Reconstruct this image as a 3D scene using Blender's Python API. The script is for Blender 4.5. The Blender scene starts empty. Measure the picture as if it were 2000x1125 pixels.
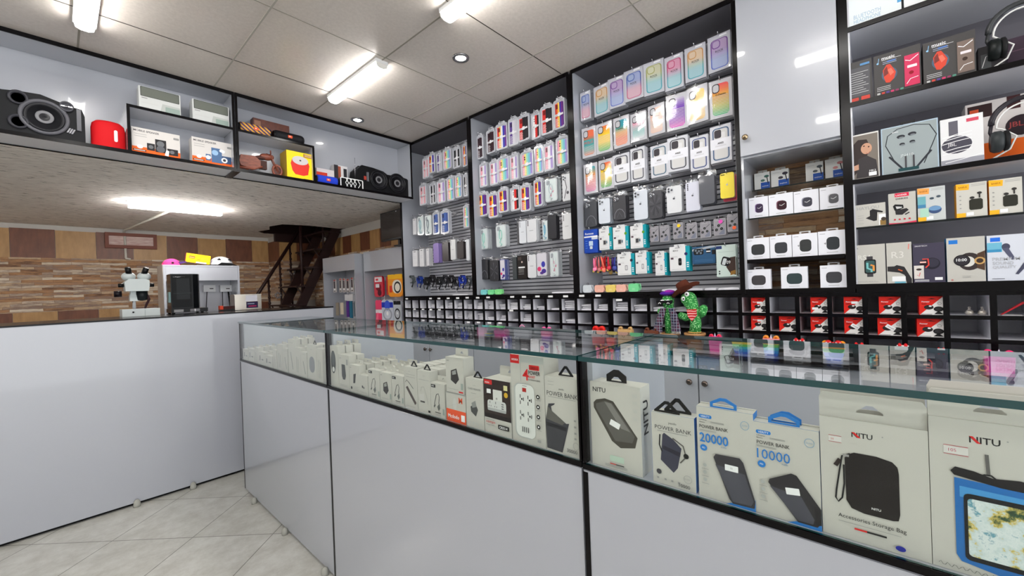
import bpy, math, random
from mathutils import Vector, Matrix
random.seed(7)
PI = math.pi
SC = bpy.context.scene
COL = SC.collection

# ------------------------------------------------------------ camera
FPX, YAW, PIT, ROL, CH = 793.0, math.radians(48.3), math.radians(-0.16), math.radians(-2.08), 1.2
fw = Vector((math.sin(YAW)*math.cos(PIT), math.cos(YAW)*math.cos(PIT), math.sin(PIT)))
rt = Vector((math.cos(YAW), -math.sin(YAW), 0)); up = rt.cross(fw)
R2 = rt*math.cos(ROL)+up*math.sin(ROL); U2 = -rt*math.sin(ROL)+up*math.cos(ROL)
cd = bpy.data.cameras.new('camera'); cam = bpy.data.objects.new('camera', cd); COL.objects.link(cam)
M = Matrix((R2, U2, -fw)).transposed().to_4x4(); M.translation = Vector((0, 0, CH)); cam.matrix_world = M
cd.sensor_width = 36; cd.lens = FPX*36/2000; cd.clip_start = 0.02
SC.camera = cam
def WX(px, py, X):                      # where a sight line meets the plane X (wall side): (Y, Z)
    d = fw+R2*((px-1000)/FPX)-U2*((py-562.5)/FPX); k = X/d.x
    return d.y*k, CH+d.z*k
def WY(px, py, Y):
    d = fw+R2*((px-1000)/FPX)-U2*((py-562.5)/FPX); k = Y/d.y
    return d.x*k, CH+d.z*k

# ------------------------------------------------------------ world and exposure
W = bpy.data.worlds.new('daylight'); SC.world = W; W.use_nodes = True
W.node_tree.nodes['Background'].inputs[0].default_value = (0.95, 0.975, 1.0, 1)
W.node_tree.nodes['Background'].inputs[1].default_value = 1.5
SC.view_settings.view_transform = 'Standard'; SC.view_settings.look = 'None'
SC.view_settings.exposure = 1.16; SC.view_settings.gamma = 1; SC.view_settings.use_curve_mapping = False
TUBE = 19.0

# ------------------------------------------------------------ materials
def lin(c):
    if isinstance(c, str): c = tuple(int(c[i:i+2], 16) for i in (0, 2, 4))
    o = []
    for v in c[:3]:
        v = v/255.0; o.append(v/12.92 if v <= .04045 else ((v+.055)/1.055)**2.4)
    return (*o, 1)
MC = {}
def mat(c, rough=.45, metal=0, name=None, coat=0, emit=0):
    key = (c, rough, metal, coat, emit)
    if key in MC: return MC[key]
    m = bpy.data.materials.new(name or ('surface_'+str(c))); m.use_nodes = True
    b = m.node_tree.nodes['Principled BSDF']
    b.inputs['Base Color'].default_value = lin(c); b.inputs['Roughness'].default_value = rough
    b.inputs['Metallic'].default_value = metal; b.inputs['Coat Weight'].default_value = coat
    b.inputs['Coat Roughness'].default_value = .05
    if not coat and not metal: b.inputs['Specular IOR Level'].default_value = .22
    if emit:
        b.inputs['Emission Color'].default_value = lin(c); b.inputs['Emission Strength'].default_value = emit
    MC[key] = m; return m
def node_mat(name, rough=.5):
    m = bpy.data.materials.new(name); m.use_nodes = True
    t = m.node_tree; b = t.nodes['Principled BSDF']; b.inputs['Roughness'].default_value = rough
    return m, t, b
def ramp(t, stops, interp='LINEAR'):
    r = t.nodes.new('ShaderNodeValToRGB'); e = r.color_ramp; e.interpolation = interp
    while len(e.elements) < len(stops): e.elements.new(.5)
    for el, (p, c) in zip(e.elements, stops): el.position = p; el.color = lin(c)
    return r
def coords(t, scale=(1, 1, 1), rot=(0, 0, 0), loc=(0, 0, 0)):
    c = t.nodes.new('ShaderNodeTexCoord'); m = t.nodes.new('ShaderNodeMapping')
    m.inputs['Scale'].default_value = scale; m.inputs['Rotation'].default_value = rot; m.inputs['Location'].default_value = loc
    t.links.new(c.outputs['Object'], m.inputs[0]); return m.outputs[0]
def noise(t, vec, scale, detail=4, rough=.6):
    n = t.nodes.new('ShaderNodeTexNoise'); n.inputs['Scale'].default_value = scale
    n.inputs['Detail'].default_value = detail; n.inputs['Roughness'].default_value = rough
    t.links.new(vec, n.inputs['Vector']); return n.outputs['Fac']
def bump(t, b, h, s, dist=.01):
    n = t.nodes.new('ShaderNodeBump'); n.inputs['Strength'].default_value = s; n.inputs['Distance'].default_value = dist
    t.links.new(h, n.inputs['Height']); t.links.new(n.outputs[0], b.inputs['Normal'])

def glass_mat(name, tint, refl=.96, base=.04, rough=.0, power=5):
    m = bpy.data.materials.new(name); m.use_nodes = True; t = m.node_tree
    for n in list(t.nodes): t.nodes.remove(n)
    o = t.nodes.new('ShaderNodeOutputMaterial'); mix = t.nodes.new('ShaderNodeMixShader')
    tr = t.nodes.new('ShaderNodeBsdfTransparent'); tr.inputs[0].default_value = lin(tint)
    gl = t.nodes.new('ShaderNodeBsdfGlossy'); gl.inputs['Roughness'].default_value = rough
    gl.inputs[0].default_value = (1, 1, 1, 1)
    lw = t.nodes.new('ShaderNodeLayerWeight'); lw.inputs['Blend'].default_value = .5
    p = t.nodes.new('ShaderNodeMath'); p.operation = 'POWER'; p.inputs[1].default_value = power
    q = t.nodes.new('ShaderNodeMath'); q.operation = 'MULTIPLY_ADD'; q.inputs[1].default_value = refl; q.inputs[2].default_value = base
    t.links.new(lw.outputs['Facing'], p.inputs[0]); t.links.new(p.outputs[0], q.inputs[0])
    t.links.new(q.outputs[0], mix.inputs[0]); t.links.new(tr.outputs[0], mix.inputs[1]); t.links.new(gl.outputs[0], mix.inputs[2])
    t.links.new(mix.outputs[0], o.inputs[0]); return m
GLASS = glass_mat('clear_glass', (252, 254, 253), refl=.85, base=.014)
FILM = glass_mat('clear_film', (250, 250, 252), refl=.4, base=.055, rough=.09, power=3)
LAM = mat((168, 171, 179), .26, name='white_laminate', coat=.8)
LAMG = mat((200, 201, 208), .3, name='grey_white_laminate', coat=.2)
LAMD = mat((108, 106, 113), .45, name='grey_laminate')
BLK = mat((7, 5, 7), .2, name='black_trim')
BLK.node_tree.nodes['Principled BSDF'].inputs['Specular IOR Level'].default_value = .16
TEAL = mat((5, 58, 60), .12, name='green_glass_edge', coat=.6)
CHR = mat((200, 200, 205), .2, 1, name='chrome')
WHT = mat((236, 237, 238), .4, name='white_card')
BLACK = mat((14, 14, 16), .35, name='black_plastic')

# floor
FLOOR, t, b = node_mat('floor_tiles', .28)
v = coords(t, rot=(0, 0, math.radians(47.5)))
br = t.nodes.new('ShaderNodeTexBrick'); br.offset = 0; br.squash = 1
for k, val in (('Scale', 1), ('Mortar Size', .0022), ('Brick Width', .4), ('Row Height', .4), ('Mortar Smooth', .1)): br.inputs[k].default_value = val
br.inputs['Color1'].default_value = lin((203, 203, 197)); br.inputs['Color2'].default_value = lin((197, 197, 190)); br.inputs['Mortar'].default_value = lin((120, 118, 112))
va = t.nodes.new('ShaderNodeVectorMath'); va.operation = 'ADD'; va.inputs[1].default_value = (.02, -.06, 0)
t.links.new(v, va.inputs[0]); t.links.new(va.outputs[0], br.inputs['Vector'])
n1 = noise(t, coords(t), 9, 8, .75); r = ramp(t, [(.38, (196, 192, 184)), (.62, (255, 255, 255))])
t.links.new(n1, r.inputs[0])
mx = t.nodes.new('ShaderNodeMixRGB'); mx.blend_type = 'MULTIPLY'; mx.inputs[0].default_value = .5
t.links.new(br.outputs[0], mx.inputs[1]); t.links.new(r.outputs[0], mx.inputs[2]); t.links.new(mx.outputs[0], b.inputs['Base Color'])
# tile ceiling
CEIL, t, b = node_mat('ceiling_tiles', .35)
v = coords(t); n1 = noise(t, v, 60, 6, .7); r = ramp(t, [(.35, (202, 194, 186)), (.7, (216, 208, 200))])
t.links.new(n1, r.inputs[0]); t.links.new(r.outputs[0], b.inputs['Base Color']); b.inputs['Coat Weight'].default_value = .15
# plaster under the mezzanine
PLAS, t, b = node_mat('rough_plaster', .9)
v = coords(t, (9, 34, 1), (0, 0, .35)); n1 = noise(t, v, 1.6, 5, .62)
r = ramp(t, [(.33, (84, 78, 72)), (.38, (214, 206, 198)), (.6, (238, 232, 224))])
t.links.new(n1, r.inputs[0]); t.links.new(r.outputs[0], b.inputs['Base Color']); bump(t, b, n1, .7, .02)
# ledger stone
def stone(name, rot, dark=1.0):
    m, t, b = node_mat(name, .75)
    v = coords(t, rot=rot)
    n0 = noise(t, v, 6, 3)
    ad = t.nodes.new('ShaderNodeVectorMath'); ad.operation = 'MULTIPLY_ADD'; ad.inputs[1].default_value = (.03, .02, 0)
    cmb = t.nodes.new('ShaderNodeCombineXYZ'); t.links.new(n0, cmb.inputs[0]); t.links.new(n0, cmb.inputs[1])
    t.links.new(cmb.outputs[0], ad.inputs[0]); t.links.new(v, ad.inputs[2])
    br = t.nodes.new('ShaderNodeTexBrick'); br.offset = .37; br.squash = 1.6; br.squash_frequency = 3
    for k, val in (('Scale', 1), ('Mortar Size', .0012), ('Brick Width', .21), ('Row Height', .026), ('Mortar Smooth', .4), ('Bias', 0)): br.inputs[k].default_value = val
    br.inputs['Color1'].default_value = (0, 0, 0, 1); br.inputs['Color2'].default_value = (1, 1, 1, 1); br.inputs['Mortar'].default_value = (.0, .0, .0, 1)
    t.links.new(ad.outputs[0], br.inputs['Vector'])
    n2 = noise(t, coords(t, (5, 5, 30)), 2.2, 6, .7)
    m1 = t.nodes.new('ShaderNodeMixRGB'); m1.inputs[0].default_value = .45
    t.links.new(br.outputs[0], m1.inputs[1]); t.links.new(n2, m1.inputs[2])
    k = dark
    r = ramp(t, [(0, (60, 44, 36)), (.2, (108, 78, 60)), (.32, (176, 132, 92)), (.42, (132, 112, 104)), (.52, (196, 168, 134)), (.62, (148, 128, 116)), (.72, (206, 190, 168)), (.86, (226, 216, 202))])
    t.links.new(m1.outputs[0], r.inputs[0]); t.links.new(r.outputs[0], b.inputs['Base Color'])
    bump(t, b, m1.outputs[0], .6, .012); return m
STONE = stone('stacked_stone', (PI/2, 0, 0)); STONE_R = stone('stacked_stone_side', (PI/2, PI/2, 0))
def wood(name, c1, c2, sc=(3, 3, 30), ns=3):
    m, t, b = node_mat(name, .45)
    n1 = noise(t, coords(t, sc), ns, 5); r = ramp(t, [(.3, c1), (.7, c2)])
    t.links.new(n1, r.inputs[0]); t.links.new(r.outputs[0], b.inputs['Base Color']); return m
WD = wood('dark_wood_tile', (92, 50, 30), (122, 72, 46), (8, 8, 2)); WLt = wood('light_wood_tile', (158, 118, 70), (182, 142, 90), (8, 8, 2))
WGR = wood('pale_grained_laminate', (150, 138, 126), (186, 176, 166), (20, 20, 2))
CARVE = wood('carved_wood', (96, 42, 26), (140, 72, 50), (10, 10, 40)); 
BROWNBOX = wood('brown_print', (70, 30, 20), (110, 54, 38), (10, 10, 10))

# ------------------------------------------------------------ mesh builder
_TX = {}
def text_data(s, bold=False):
    if s in _TX: return _TX[s]
    cu = bpy.data.curves.new('t', 'FONT'); cu.body = s; cu.size = 1; cu.resolution_u = 2
    if bold: cu.offset = .015
    o = bpy.data.objects.new('t', cu); COL.objects.link(o)
    me = bpy.data.meshes.new_from_object(o.evaluated_get(bpy.context.evaluated_depsgraph_get()))
    vs = [(p.co.x, p.co.y) for p in me.vertices]; fs = [tuple(p.vertices) for p in me.polygons]
    bpy.data.objects.remove(o); bpy.data.curves.remove(cu); bpy.data.meshes.remove(me)
    x0 = min(p[0] for p in vs); x1 = max(p[0] for p in vs); y0 = min(p[1] for p in vs); y1 = max(p[1] for p in vs)
    vs = [((x-x0)/(y1-y0), (y-y0)/(y1-y0)) for x, y in vs]
    _TX[s] = (vs, fs, (x1-x0)/(y1-y0)); return _TX[s]
def rr_pts(x0, z0, x1, z1, r, n=4):
    r = min(r, abs(x1-x0)/2, abs(z1-z0)/2); o = []
    for cx, cz, a0 in ((x1-r, z0+r, -PI/2), (x1-r, z1-r, 0), (x0+r, z1-r, PI/2), (x0+r, z0+r, PI)):
        for i in range(n+1):
            a = a0+PI/2*i/n; o.append((cx+r*math.cos(a), cz+r*math.sin(a)))
    return o
def el_pts(cx, cz, rx, rz, n=20):
    return [(cx+rx*math.cos(2*PI*i/n), cz+rz*math.sin(2*PI*i/n)) for i in range(n)]
def rot2(pts, a, c):
    ca, sa = math.cos(a), math.sin(a)
    return [(c[0]+(x-c[0])*ca-(z-c[1])*sa, c[1]+(x-c[0])*sa+(z-c[1])*ca) for x, z in pts]
class MB:
    def __init__(s): s.v = []; s.f = []; s.mi = []; s.mats = []; s.sm = []; s.layer = 0
    def m(s, mt):
        if not isinstance(mt, bpy.types.Material): mt = mat(mt)
        if mt not in s.mats: s.mats.append(mt)
        return s.mats.index(mt)
    def add(s, vs, fs, mt, smooth=False):
        o = len(s.v); s.v += [tuple(p) for p in vs]; k = s.m(mt)
        for f in fs: s.f.append(tuple(i+o for i in f)); s.mi.append(k); s.sm.append(smooth)
        return s
    def box(s, x0, y0, z0, x1, y1, z1, mt, bev=0):
        if x0 > x1: x0, x1 = x1, x0
        if y0 > y1: y0, y1 = y1, y0
        if z0 > z1: z0, z1 = z1, z0
        vs = [(x, y, z) for x in (x0, x1) for y in (y0, y1) for z in (z0, z1)]
        return s.add(vs, [(0, 1, 3, 2), (4, 6, 7, 5), (0, 4, 5, 1), (2, 3, 7, 6), (0, 2, 6, 4), (1, 5, 7, 3)], mt)
    def prism(s, pts, y0, y1, mt, side=None):          # outline in local x,z extruded along y
        n = len(pts)
        s.add([(x, y0, z) for x, z in pts]+[(x, y1, z) for x, z in pts], [tuple(range(n)), tuple(range(2*n-1, n-1, -1))], mt)
        s.add([(x, y0, z) for x, z in pts]+[(x, y1, z) for x, z in pts], [(i, i+n, (i+1) % n+n, (i+1) % n) for i in range(n)], side or mt)
        return s
    def flat(s, pts, y, mt): return s.add([(x, y, z) for x, z in pts], [tuple(range(len(pts)))], mt)
    def frame(s, outer, inner, y0, y1, mt):            # ring prism between two outlines of equal count
        n = len(outer)
        vs = [(x, y0, z) for x, z in outer]+[(x, y0, z) for x, z in inner]+[(x, y1, z) for x, z in outer]+[(x, y1, z) for x, z in inner]
        fs = []
        for i in range(n):
            j = (i+1) % n
            fs += [(i, j, n+j, n+i), (2*n+i, 3*n+i, 3*n+j, 2*n+j), (i, 2*n+i, 2*n+j, j), (n+i, n+j, 3*n+j, 3*n+i)]
        return s.add(vs, fs, mt)
    def tube(s, path, r, mt, seg=8, closed=False, cap=True):
        P = [Vector(p) for p in path]; n = len(P); rs = r if isinstance(r, (list, tuple)) else [r]*n
        vs = []; ref = None
        for i in range(n):
            if closed: tg = (P[(i+1) % n]-P[i-1]).normalized()
            else: tg = (P[min(i+1, n-1)]-P[max(i-1, 0)]).normalized()
            if ref is None:
                a = Vector((0, 0, 1)) if abs(tg.z) < .9 else Vector((1, 0, 0)); ref = tg.cross(a).normalized()
            ref = (ref-tg*ref.dot(tg)).normalized(); b = tg.cross(ref)
            for k in range(seg):
                an = 2*PI*k/seg; vs.append(P[i]+(ref*math.cos(an)+b*math.sin(an))*rs[i])
        fs = []
        for i in range(n if closed else n-1):
            for k in range(seg):
                a = i*seg+k; b_ = i*seg+(k+1) % seg; c = ((i+1) % n)*seg+(k+1) % seg; d = ((i+1) % n)*seg+k
                fs.append((a, b_, c, d))
        if cap and not closed: fs += [tuple(range(seg))[::-1], tuple(range((n-1)*seg, n*seg))]
        return s.add(vs, fs, mt, True)
    def lathe(s, prof, mt, c=(0, 0, 0), axis='z', seg=24):   # prof: (radius, height)
        vs = []; n = len(prof)
        for r, h in prof:
            for k in range(seg):
                a = 2*PI*k/seg; x, y = r*math.cos(a), r*math.sin(a)
                p = {'z': (x, y, h), 'y': (x, h, y), 'x': (h, x, y)}[axis]
                vs.append((p[0]+c[0], p[1]+c[1], p[2]+c[2]))
        fs = [(i*seg+k, i*seg+(k+1) % seg, (i+1)*seg+(k+1) % seg, (i+1)*seg+k) for i in range(n-1) for k in range(seg)]
        fs += [tuple(range(seg))[::-1], tuple(range((n-1)*seg, n*seg))]
        return s.add(vs, fs, mt, True)
    def ball(s, c, r, mt, seg=16, rings=10, zmin=-1):
        if not isinstance(r, (tuple, list)): r = (r, r, r)
        vs = []; 
        for i in range(rings+1):
            ph = -PI/2+PI*i/rings; ph = max(ph, math.asin(max(-1, zmin)))
            for k in range(seg):
                a = 2*PI*k/seg; vs.append((c[0]+r[0]*math.cos(ph)*math.cos(a), c[1]+r[1]*math.cos(ph)*math.sin(a), c[2]+r[2]*math.sin(ph)))
        fs = [(i*seg+k, i*seg+(k+1) % seg, (i+1)*seg+(k+1) % seg, (i+1)*seg+k) for i in range(rings) for k in range(seg)]
        return s.add(vs, fs, mt, True)
    def text(s, x, z, h, txt, mt, y=0, maxw=None, center=False, rot=0, bold=False):
        vs, fs, wd = text_data(txt, bold); sx = h
        if maxw and wd*h > maxw: sx = maxw/wd
        if maxw and center is None: sx = maxw/wd
        dx = -wd*sx/2 if center else 0
        P = [(x+dx+a*sx, z+b*h) for a, b in vs]
        if rot: P = rot2(P, rot, (x, z))
        return s.add([(a, y, b) for a, b in P], fs, mt)
    def build(s, name, parent=None, loc=(0, 0, 0), rz=0):
        me = bpy.data.meshes.new(name); me.from_pydata(s.v, [], s.f)
        for mt in s.mats: me.materials.append(mt)
        me.polygons.foreach_set('material_index', s.mi); me.polygons.foreach_set('use_smooth', s.sm); me.update()
        o = bpy.data.objects.new(name, me); COL.objects.link(o); o.parent = parent
        o.location = loc; o.rotation_euler = (0, 0, rz); return o
class Art:                       # prints on a front face, coordinates as fractions of width and height
    def __init__(s, mb, w, h, y=0, x0=None, z0=0): s.mb, s.w, s.h, s.y, s.x0, s.z0 = mb, w, h, y, (-w/2 if x0 is None else x0), z0; s.k = 0
    def Y(s): s.k += 1; return s.y-.0004-.00012*s.k
    def p(s, x, z): return (s.x0+x*s.w, s.z0+z*s.h)
    def r(s, x0, z0, x1, z1, c): a, b = s.p(x0, z0), s.p(x1, z1); s.mb.flat([(a[0], a[1]), (b[0], a[1]), (b[0], b[1]), (a[0], b[1])], s.Y(), c); return s
    def rr(s, x0, z0, x1, z1, rad, c, rot=0):
        a, b = s.p(x0, z0), s.p(x1, z1); P = rr_pts(a[0], a[1], b[0], b[1], rad*s.w)
        if rot: P = rot2(P, rot, ((a[0]+b[0])/2, (a[1]+b[1])/2))
        s.mb.flat(P, s.Y(), c); return s
    def e(s, cx, cz, rx, c, rz=None): a = s.p(cx, cz); s.mb.flat(el_pts(a[0], a[1], rx*s.w, (rz if rz else rx)*s.w), s.Y(), c); return s
    def pg(s, pts, c): s.mb.flat([s.p(*q) for q in pts], s.Y(), c); return s
    def t(s, x, z, h, txt, c, maxw=None, center=False, rot=0, bold=False):
        a = s.p(x, z); s.mb.text(a[0], a[1], h*s.h, txt, c if isinstance(c, bpy.types.Material) else mat(c), s.Y(), maxw*s.w if maxw else None, center, rot, bold); return s
    def grad(s, x0, z0, x1, z1, rad, cols, n=10):      # rounded panel in soft horizontal colour bands
        (a, b), (c, d) = s.p(x0, z0), s.p(x1, z1); rad = rad*s.w; y = s.Y()
        def ins(z):
            q = min(z-b, d-z)
            return 0 if q >= rad else rad-math.sqrt(max(0, rad*rad-(rad-q)**2))
        zs = [b, b+rad*.3, b+rad]+[b+rad+(d-b-2*rad)*i/n for i in range(1, n)]+[d-rad, d-rad*.3, d]
        for z_, z2 in zip(zs[:-1], zs[1:]):
            f = 1-((z_+z2)/2-b)/(d-b); k = f*(len(cols)-1); i = min(int(k), len(cols)-2); t_ = k-i
            col = tuple(int(cols[i][j]*(1-t_)+cols[i+1][j]*t_)//6*6 for j in range(3))
            s.mb.flat([(a+ins(z_), z_), (c-ins(z_), z_), (c-ins(z2), z2), (a+ins(z2), z2)], y, col)
        return s
    def ln(s, pts, wd, c):
        y = s.Y(); P = [Vector(s.p(*q)) for q in pts]; wd *= s.w/2; L = []; Rr = []
        for i, q in enumerate(P):
            d = (P[min(i+1, len(P)-1)]-P[max(i-1, 0)]).normalized(); n = Vector((-d.y, d.x))*wd
            L.append(q+n); Rr.append(q-n)
        n = len(P); s.mb.add([(q.x, y, q.y) for q in L+Rr], [(i, n+i, n+i+1, i+1) for i in range(n-1)], c); return s
    def ring(s, outer, inner, c):
        y = s.Y(); n = len(outer); s.mb.add([(x, y, z) for x, z in outer+inner], [(i, (i+1) % n, n+(i+1) % n, n+i) for i in range(n)], c); return s
    def lines(s, x0, x1, zs, c, th=.008):
        for z in zs: s.r(x0, z, x1, z+th, c)
        return s

def tag(o, label=None, cat=None, group=None, kind=None):
    if label: o['label'] = label
    if cat: o['category'] = cat
    if group: o['group'] = group
    if kind: o['kind'] = kind
    return o
def empty(name, loc, rz=0):
    o = bpy.data.objects.new(name, None); COL.objects.link(o); o.location = loc; o.rotation_euler = (0, 0, rz); o.empty_display_size = .05; return o
KIDS = {}
def dup(o, loc=None, rz=None, label=None, group=None, parent=None):
    c = o.copy(); COL.objects.link(c); c.parent = parent
    if loc is not None: c.location = loc
    if rz is not None: c.rotation_euler = (0, 0, rz)
    if label: c['label'] = label
    if group: c['group'] = group
    for ch in o.children: dup(ch, parent=c)
    return c
def struct(o): o['kind'] = 'structure'; return o
RW = -PI/2      # rotation of goods facing the aisle from the long wall
def each(parent, name, *boxes):
    for bx in boxes:
        b = MB(); b.box(*bx); b.build(name, parent)
# ============================================================ room shell
XW, XB = 2.111, 2.40            # face of the wall units, slat panel behind them
ZC = 2.50
b = MB(); b.box(-2.6, -2.6, -.05, 2.45, 6.4, 0, FLOOR); struct(b.build('floor'))
b = MB(); b.box(-2.6, -2.6, ZC, 2.45, 3.2, ZC+.05, CEIL)
GR = mat((150, 145, 134), .6, name='ceiling_joint'); GD = mat((60, 56, 50), .6)
for k in range(-4, 2):
    x = 1.825+.573*k
    if x < 2.4: b.box(x-.004, -2.6, ZC-.0015, x+.004, 3.0, ZC+.001, GR if k % 2 else mat((172, 167, 158), .6))
for k in range(0, 9):
    y = 2.59-.593*k; b.box(-2.6, y-.0025, ZC-.0012, 2.1, y+.0025, ZC+.001, GD if k % 2 == 0 else GR)
struct(b.build('ceiling'))
# mezzanine soffit with a broken opening above the stair
b = MB(); op = [(1.72, 5.55), (1.69, 4.98), (1.97, 4.92), (2.30, 4.93)]
outer = [(-2.6, 3.212), (2.45, 3.212), (2.45, 4.86), (2.36, 4.94), (1.97, 4.90), (1.72, 4.97), (1.66, 5.2), (1.74, 5.45), (1.68, 5.68), (1.80, 5.82), (1.8, 6.4), (-2.6, 6.4)]
n = len(outer)
vs = [(x, y, 2.0) for x, y in outer]+[(x, y, 2.14) for x, y in outer]
b.add(vs, [tuple(range(n))], PLAS); b.add(vs, [tuple(range(n, 2*n))], PLAS)
b.add(vs, [(i, (i+1) % n, n+(i+1) % n, n+i) for i in range(n)], mat((66, 40, 30), .9))
b.box(1.80, 5.82, 2.0, 2.45, 6.4, 2.14, PLAS); b.box(1.69, 5.805, 2.001, 2.45, 5.82, 2.14, mat((40, 22, 18), .9)); b.box(2.396, 4.87, 2.0, 2.41, 5.82, 2.14, mat((40, 22, 18), .9))
struct(b.build('ceiling'))
DKCAP = wood('dark_opening_cap', (44, 24, 18), (70, 40, 30), (6, 6, 6))
b = MB(); b.box(1.55, 4.75, 2.142, 2.45, 6.4, 2.2, DKCAP); struct(b.build('ceiling'))  # dark cap added over the stair opening so it does not show bright
# back wall: wood-look tiles over stacked stone, plaster band on top
b = MB(); Y6 = 6.25
x = -2.64; k = 0
b.box(-2.6, Y6+.01, 0, 2.45, Y6+.15, 2.6, mat((196, 192, 186), .9))
while x < 1.97:
    x1 = min(x+.294, 1.97); b.box(x+.002, Y6, 1.665, x1-.001, Y6+.02, 1.955-random.uniform(0, .012), WD if k % 2 == 0 else WLt)
    b.box(x+.002, Y6, .85, x1-.001, Y6+.02, 1.12, WD if k % 2 else WLt)
    x = x1; k += 1
b.box(-2.6, Y6-.002, 1.12, 1.97, Y6+.012, 1.665, STONE); b.box(-2.6, Y6-.002, .0, 1.97, Y6+.012, .85, STONE)
struct(b.build('wall_back'))
b = MB()
for (x0, x1, wm) in ((1.97, 2.18, WLt), (2.18, 2.40, WD)): b.box(x0, 5.82, 1.66, x1, 5.84, 1.93, wm)
b.box(1.97, 5.835, 1.66, 1.985, 6.25, 1.93, WD); b.box(1.97, 5.822, 1.12, 2.4, 5.84, 1.66, STONE); b.box(1.972, 5.835, 1.12, 1.985, 6.25, 1.66, STONE_R)
b.box(1.975, 5.835, 0, 2.45, 6.25, 2.0, mat((190, 186, 180), .9)); struct(b.build('trim_1'))
b = MB(); b.box(2.41, -2.6, 0, 2.55, 6.4, 2.62, mat((196, 192, 186), .9))
y = 5.82; k = 0
while y > 3.3:
    b.box(2.398, y-.217, 1.69, 2.412, y-.002, 1.90, WD if k % 2 == 0 else WLt); y -= .219; k += 1
b.box(2.4, 3.2, .3, 2.412, 5.82, 1.69, STONE_R); struct(b.build('wall_right'))
b = MB(); b.box(-2.65, -2.6, 0, -2.6, 6.4, 2.6, mat((206, 205, 203), .8)); struct(b.build('wall_left'))

# ============================================================ ceiling lamps
def batten(x, y0, y1, label, z=ZC):
    t = empty('ceiling_tube_light', (x, (y0+y1)/2, z)); L = y1-y0
    tag(t, label, 'ceiling light', 'tube lights on the tiled ceiling')
    MB().box(-.038, -L/2, -.019, .038, L/2, 0, mat((225, 225, 225), .5)).build('housing', t)
    d = MB(); P = [(-.034, -.0195), (-.030, -.038), (-.014, -.046), (.014, -.046), (.030, -.038), (.034, -.0195)]
    d.prism(P, -L/2+.008, L/2-.008, mat((255, 252, 248), .5, emit=TUBE)); d.build('diffuser', t)
    for s_ in (-1, 1): MB().prism(P, s_*L/2, s_*(L/2-.007), mat((230, 228, 222), .5)).build('end_cap', t)
    return t
batten(1.25, 2.03, 2.64, 'glowing white tube light in the middle of the tiled ceiling')
batten(1.25, .86, 1.47, 'white tube light cut by the top edge, right of the middle one')
batten(.12, 2.06, 2.70, 'white tube light at the top left above the speaker shelf')
for (x, y) in ((.12, .86), (-1.03, 2.06), (-1.03, .86), (1.22, -.29), (.0, -.29), (-1.03, -.29)):
    batten(x, y, y+.61, 'tube light on the tiled ceiling outside the photograph')
t = empty('ceiling_tube_light', (.715, 4.45, 2.0)); tag(t, 'white tube light under the rough plaster soffit, seen over the high counter', 'ceiling light')
MB().box(-.32, -.025, -.02, .32, .025, 0, mat((225, 225, 225), .5)).build('housing', t)
MB().prism([(-.31, -.05), (.31, -.05), (.31, -.02), (-.31, -.02)], -.03, .03, mat((255, 252, 249), .5, emit=TUBE*2)).build('diffuser', t)
MB().tube([(0, .02, -.012), (-.19, 1.775, -.012), (-.19, 1.785, -.02), (-.186, 1.785, -.32), (-.186, 1.78, -.325), (-.15, 1.77, -.335)], .011, mat((214, 210, 200), .6)).build('cable_duct', t)
t2 = empty('ceiling_tube_light', (-1.45, 4.45, 2.0)); tag(t2, 'tube light under the plaster soffit outside the photograph', 'ceiling light')
MB().box(-.32, -.025, -.02, .32, .025, 0, mat((225, 225, 225), .5)).build('housing', t2)
MB().prism([(-.31, -.05), (.31, -.05), (.31, -.02), (-.31, -.02)], -.03, .03, mat((255, 252, 249), .5, emit=TUBE*2)).build('diffuser', t2)
for (x, y, lb) in ((1.549, 1.703, 'round recessed spotlight between the two tube lights'), (1.542, 2.87, 'round recessed spotlight near the overhead speaker shelf'), (1.53, .55, 'round recessed spotlight before the tall white cabinet door, above the frame'), (.105-.6, 1.7, 'round recessed spotlight outside the photograph')):
    t = empty('downlight', (x, y, ZC)); tag(t, lb, 'ceiling light', 'recessed spotlights')
    b = MB(); b.lathe([(.030, 0), (.033, -.008), (.046, -.006), (.048, 0)], mat((150, 150, 152), .25, 1)); b.build('bezel', t)
    b = MB(); b.lathe([(.0, -.005), (.022, -.006), (.028, -.003), (.028, -.001), (0, -.001)], mat((255, 250, 240), .5, emit=TUBE*1.6), c=(0, 0, 0)); b.build('lens', t)

# ============================================================ high white counter
t = empty('service_counter', (0, 3.25, 0)); tag(t, 'long high white counter with a thin black top in front of the stone wall', 'counter')
b = MB(); b.box(-2.595, 0, .02, 1.477, .018, 1.087, LAM); b.box(1.459, .018, .02, 1.477, .55, 1.087, LAM); b.build('front_panel', t)
b = MB(); b.box(-2.595, -.002, 1.087, 1.48, .56, 1.096, BLK); b.build('countertop', t)
b = MB(); b.box(-2.55, .03, 0, 1.45, .05, .03, BLK); b.build('plinth', t)
for (px, py) in ((268, 990), (378, 955)):
    x = WY(px, py, 3.23)[0]; f = MB(); f.lathe([(.016, 0), (.017, .012), (.014, .03), (.008, .040), (0, .043)], mat((168, 168, 160), .5), c=(x, -.014, 0), seg=14); f.build('foot', t)

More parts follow.
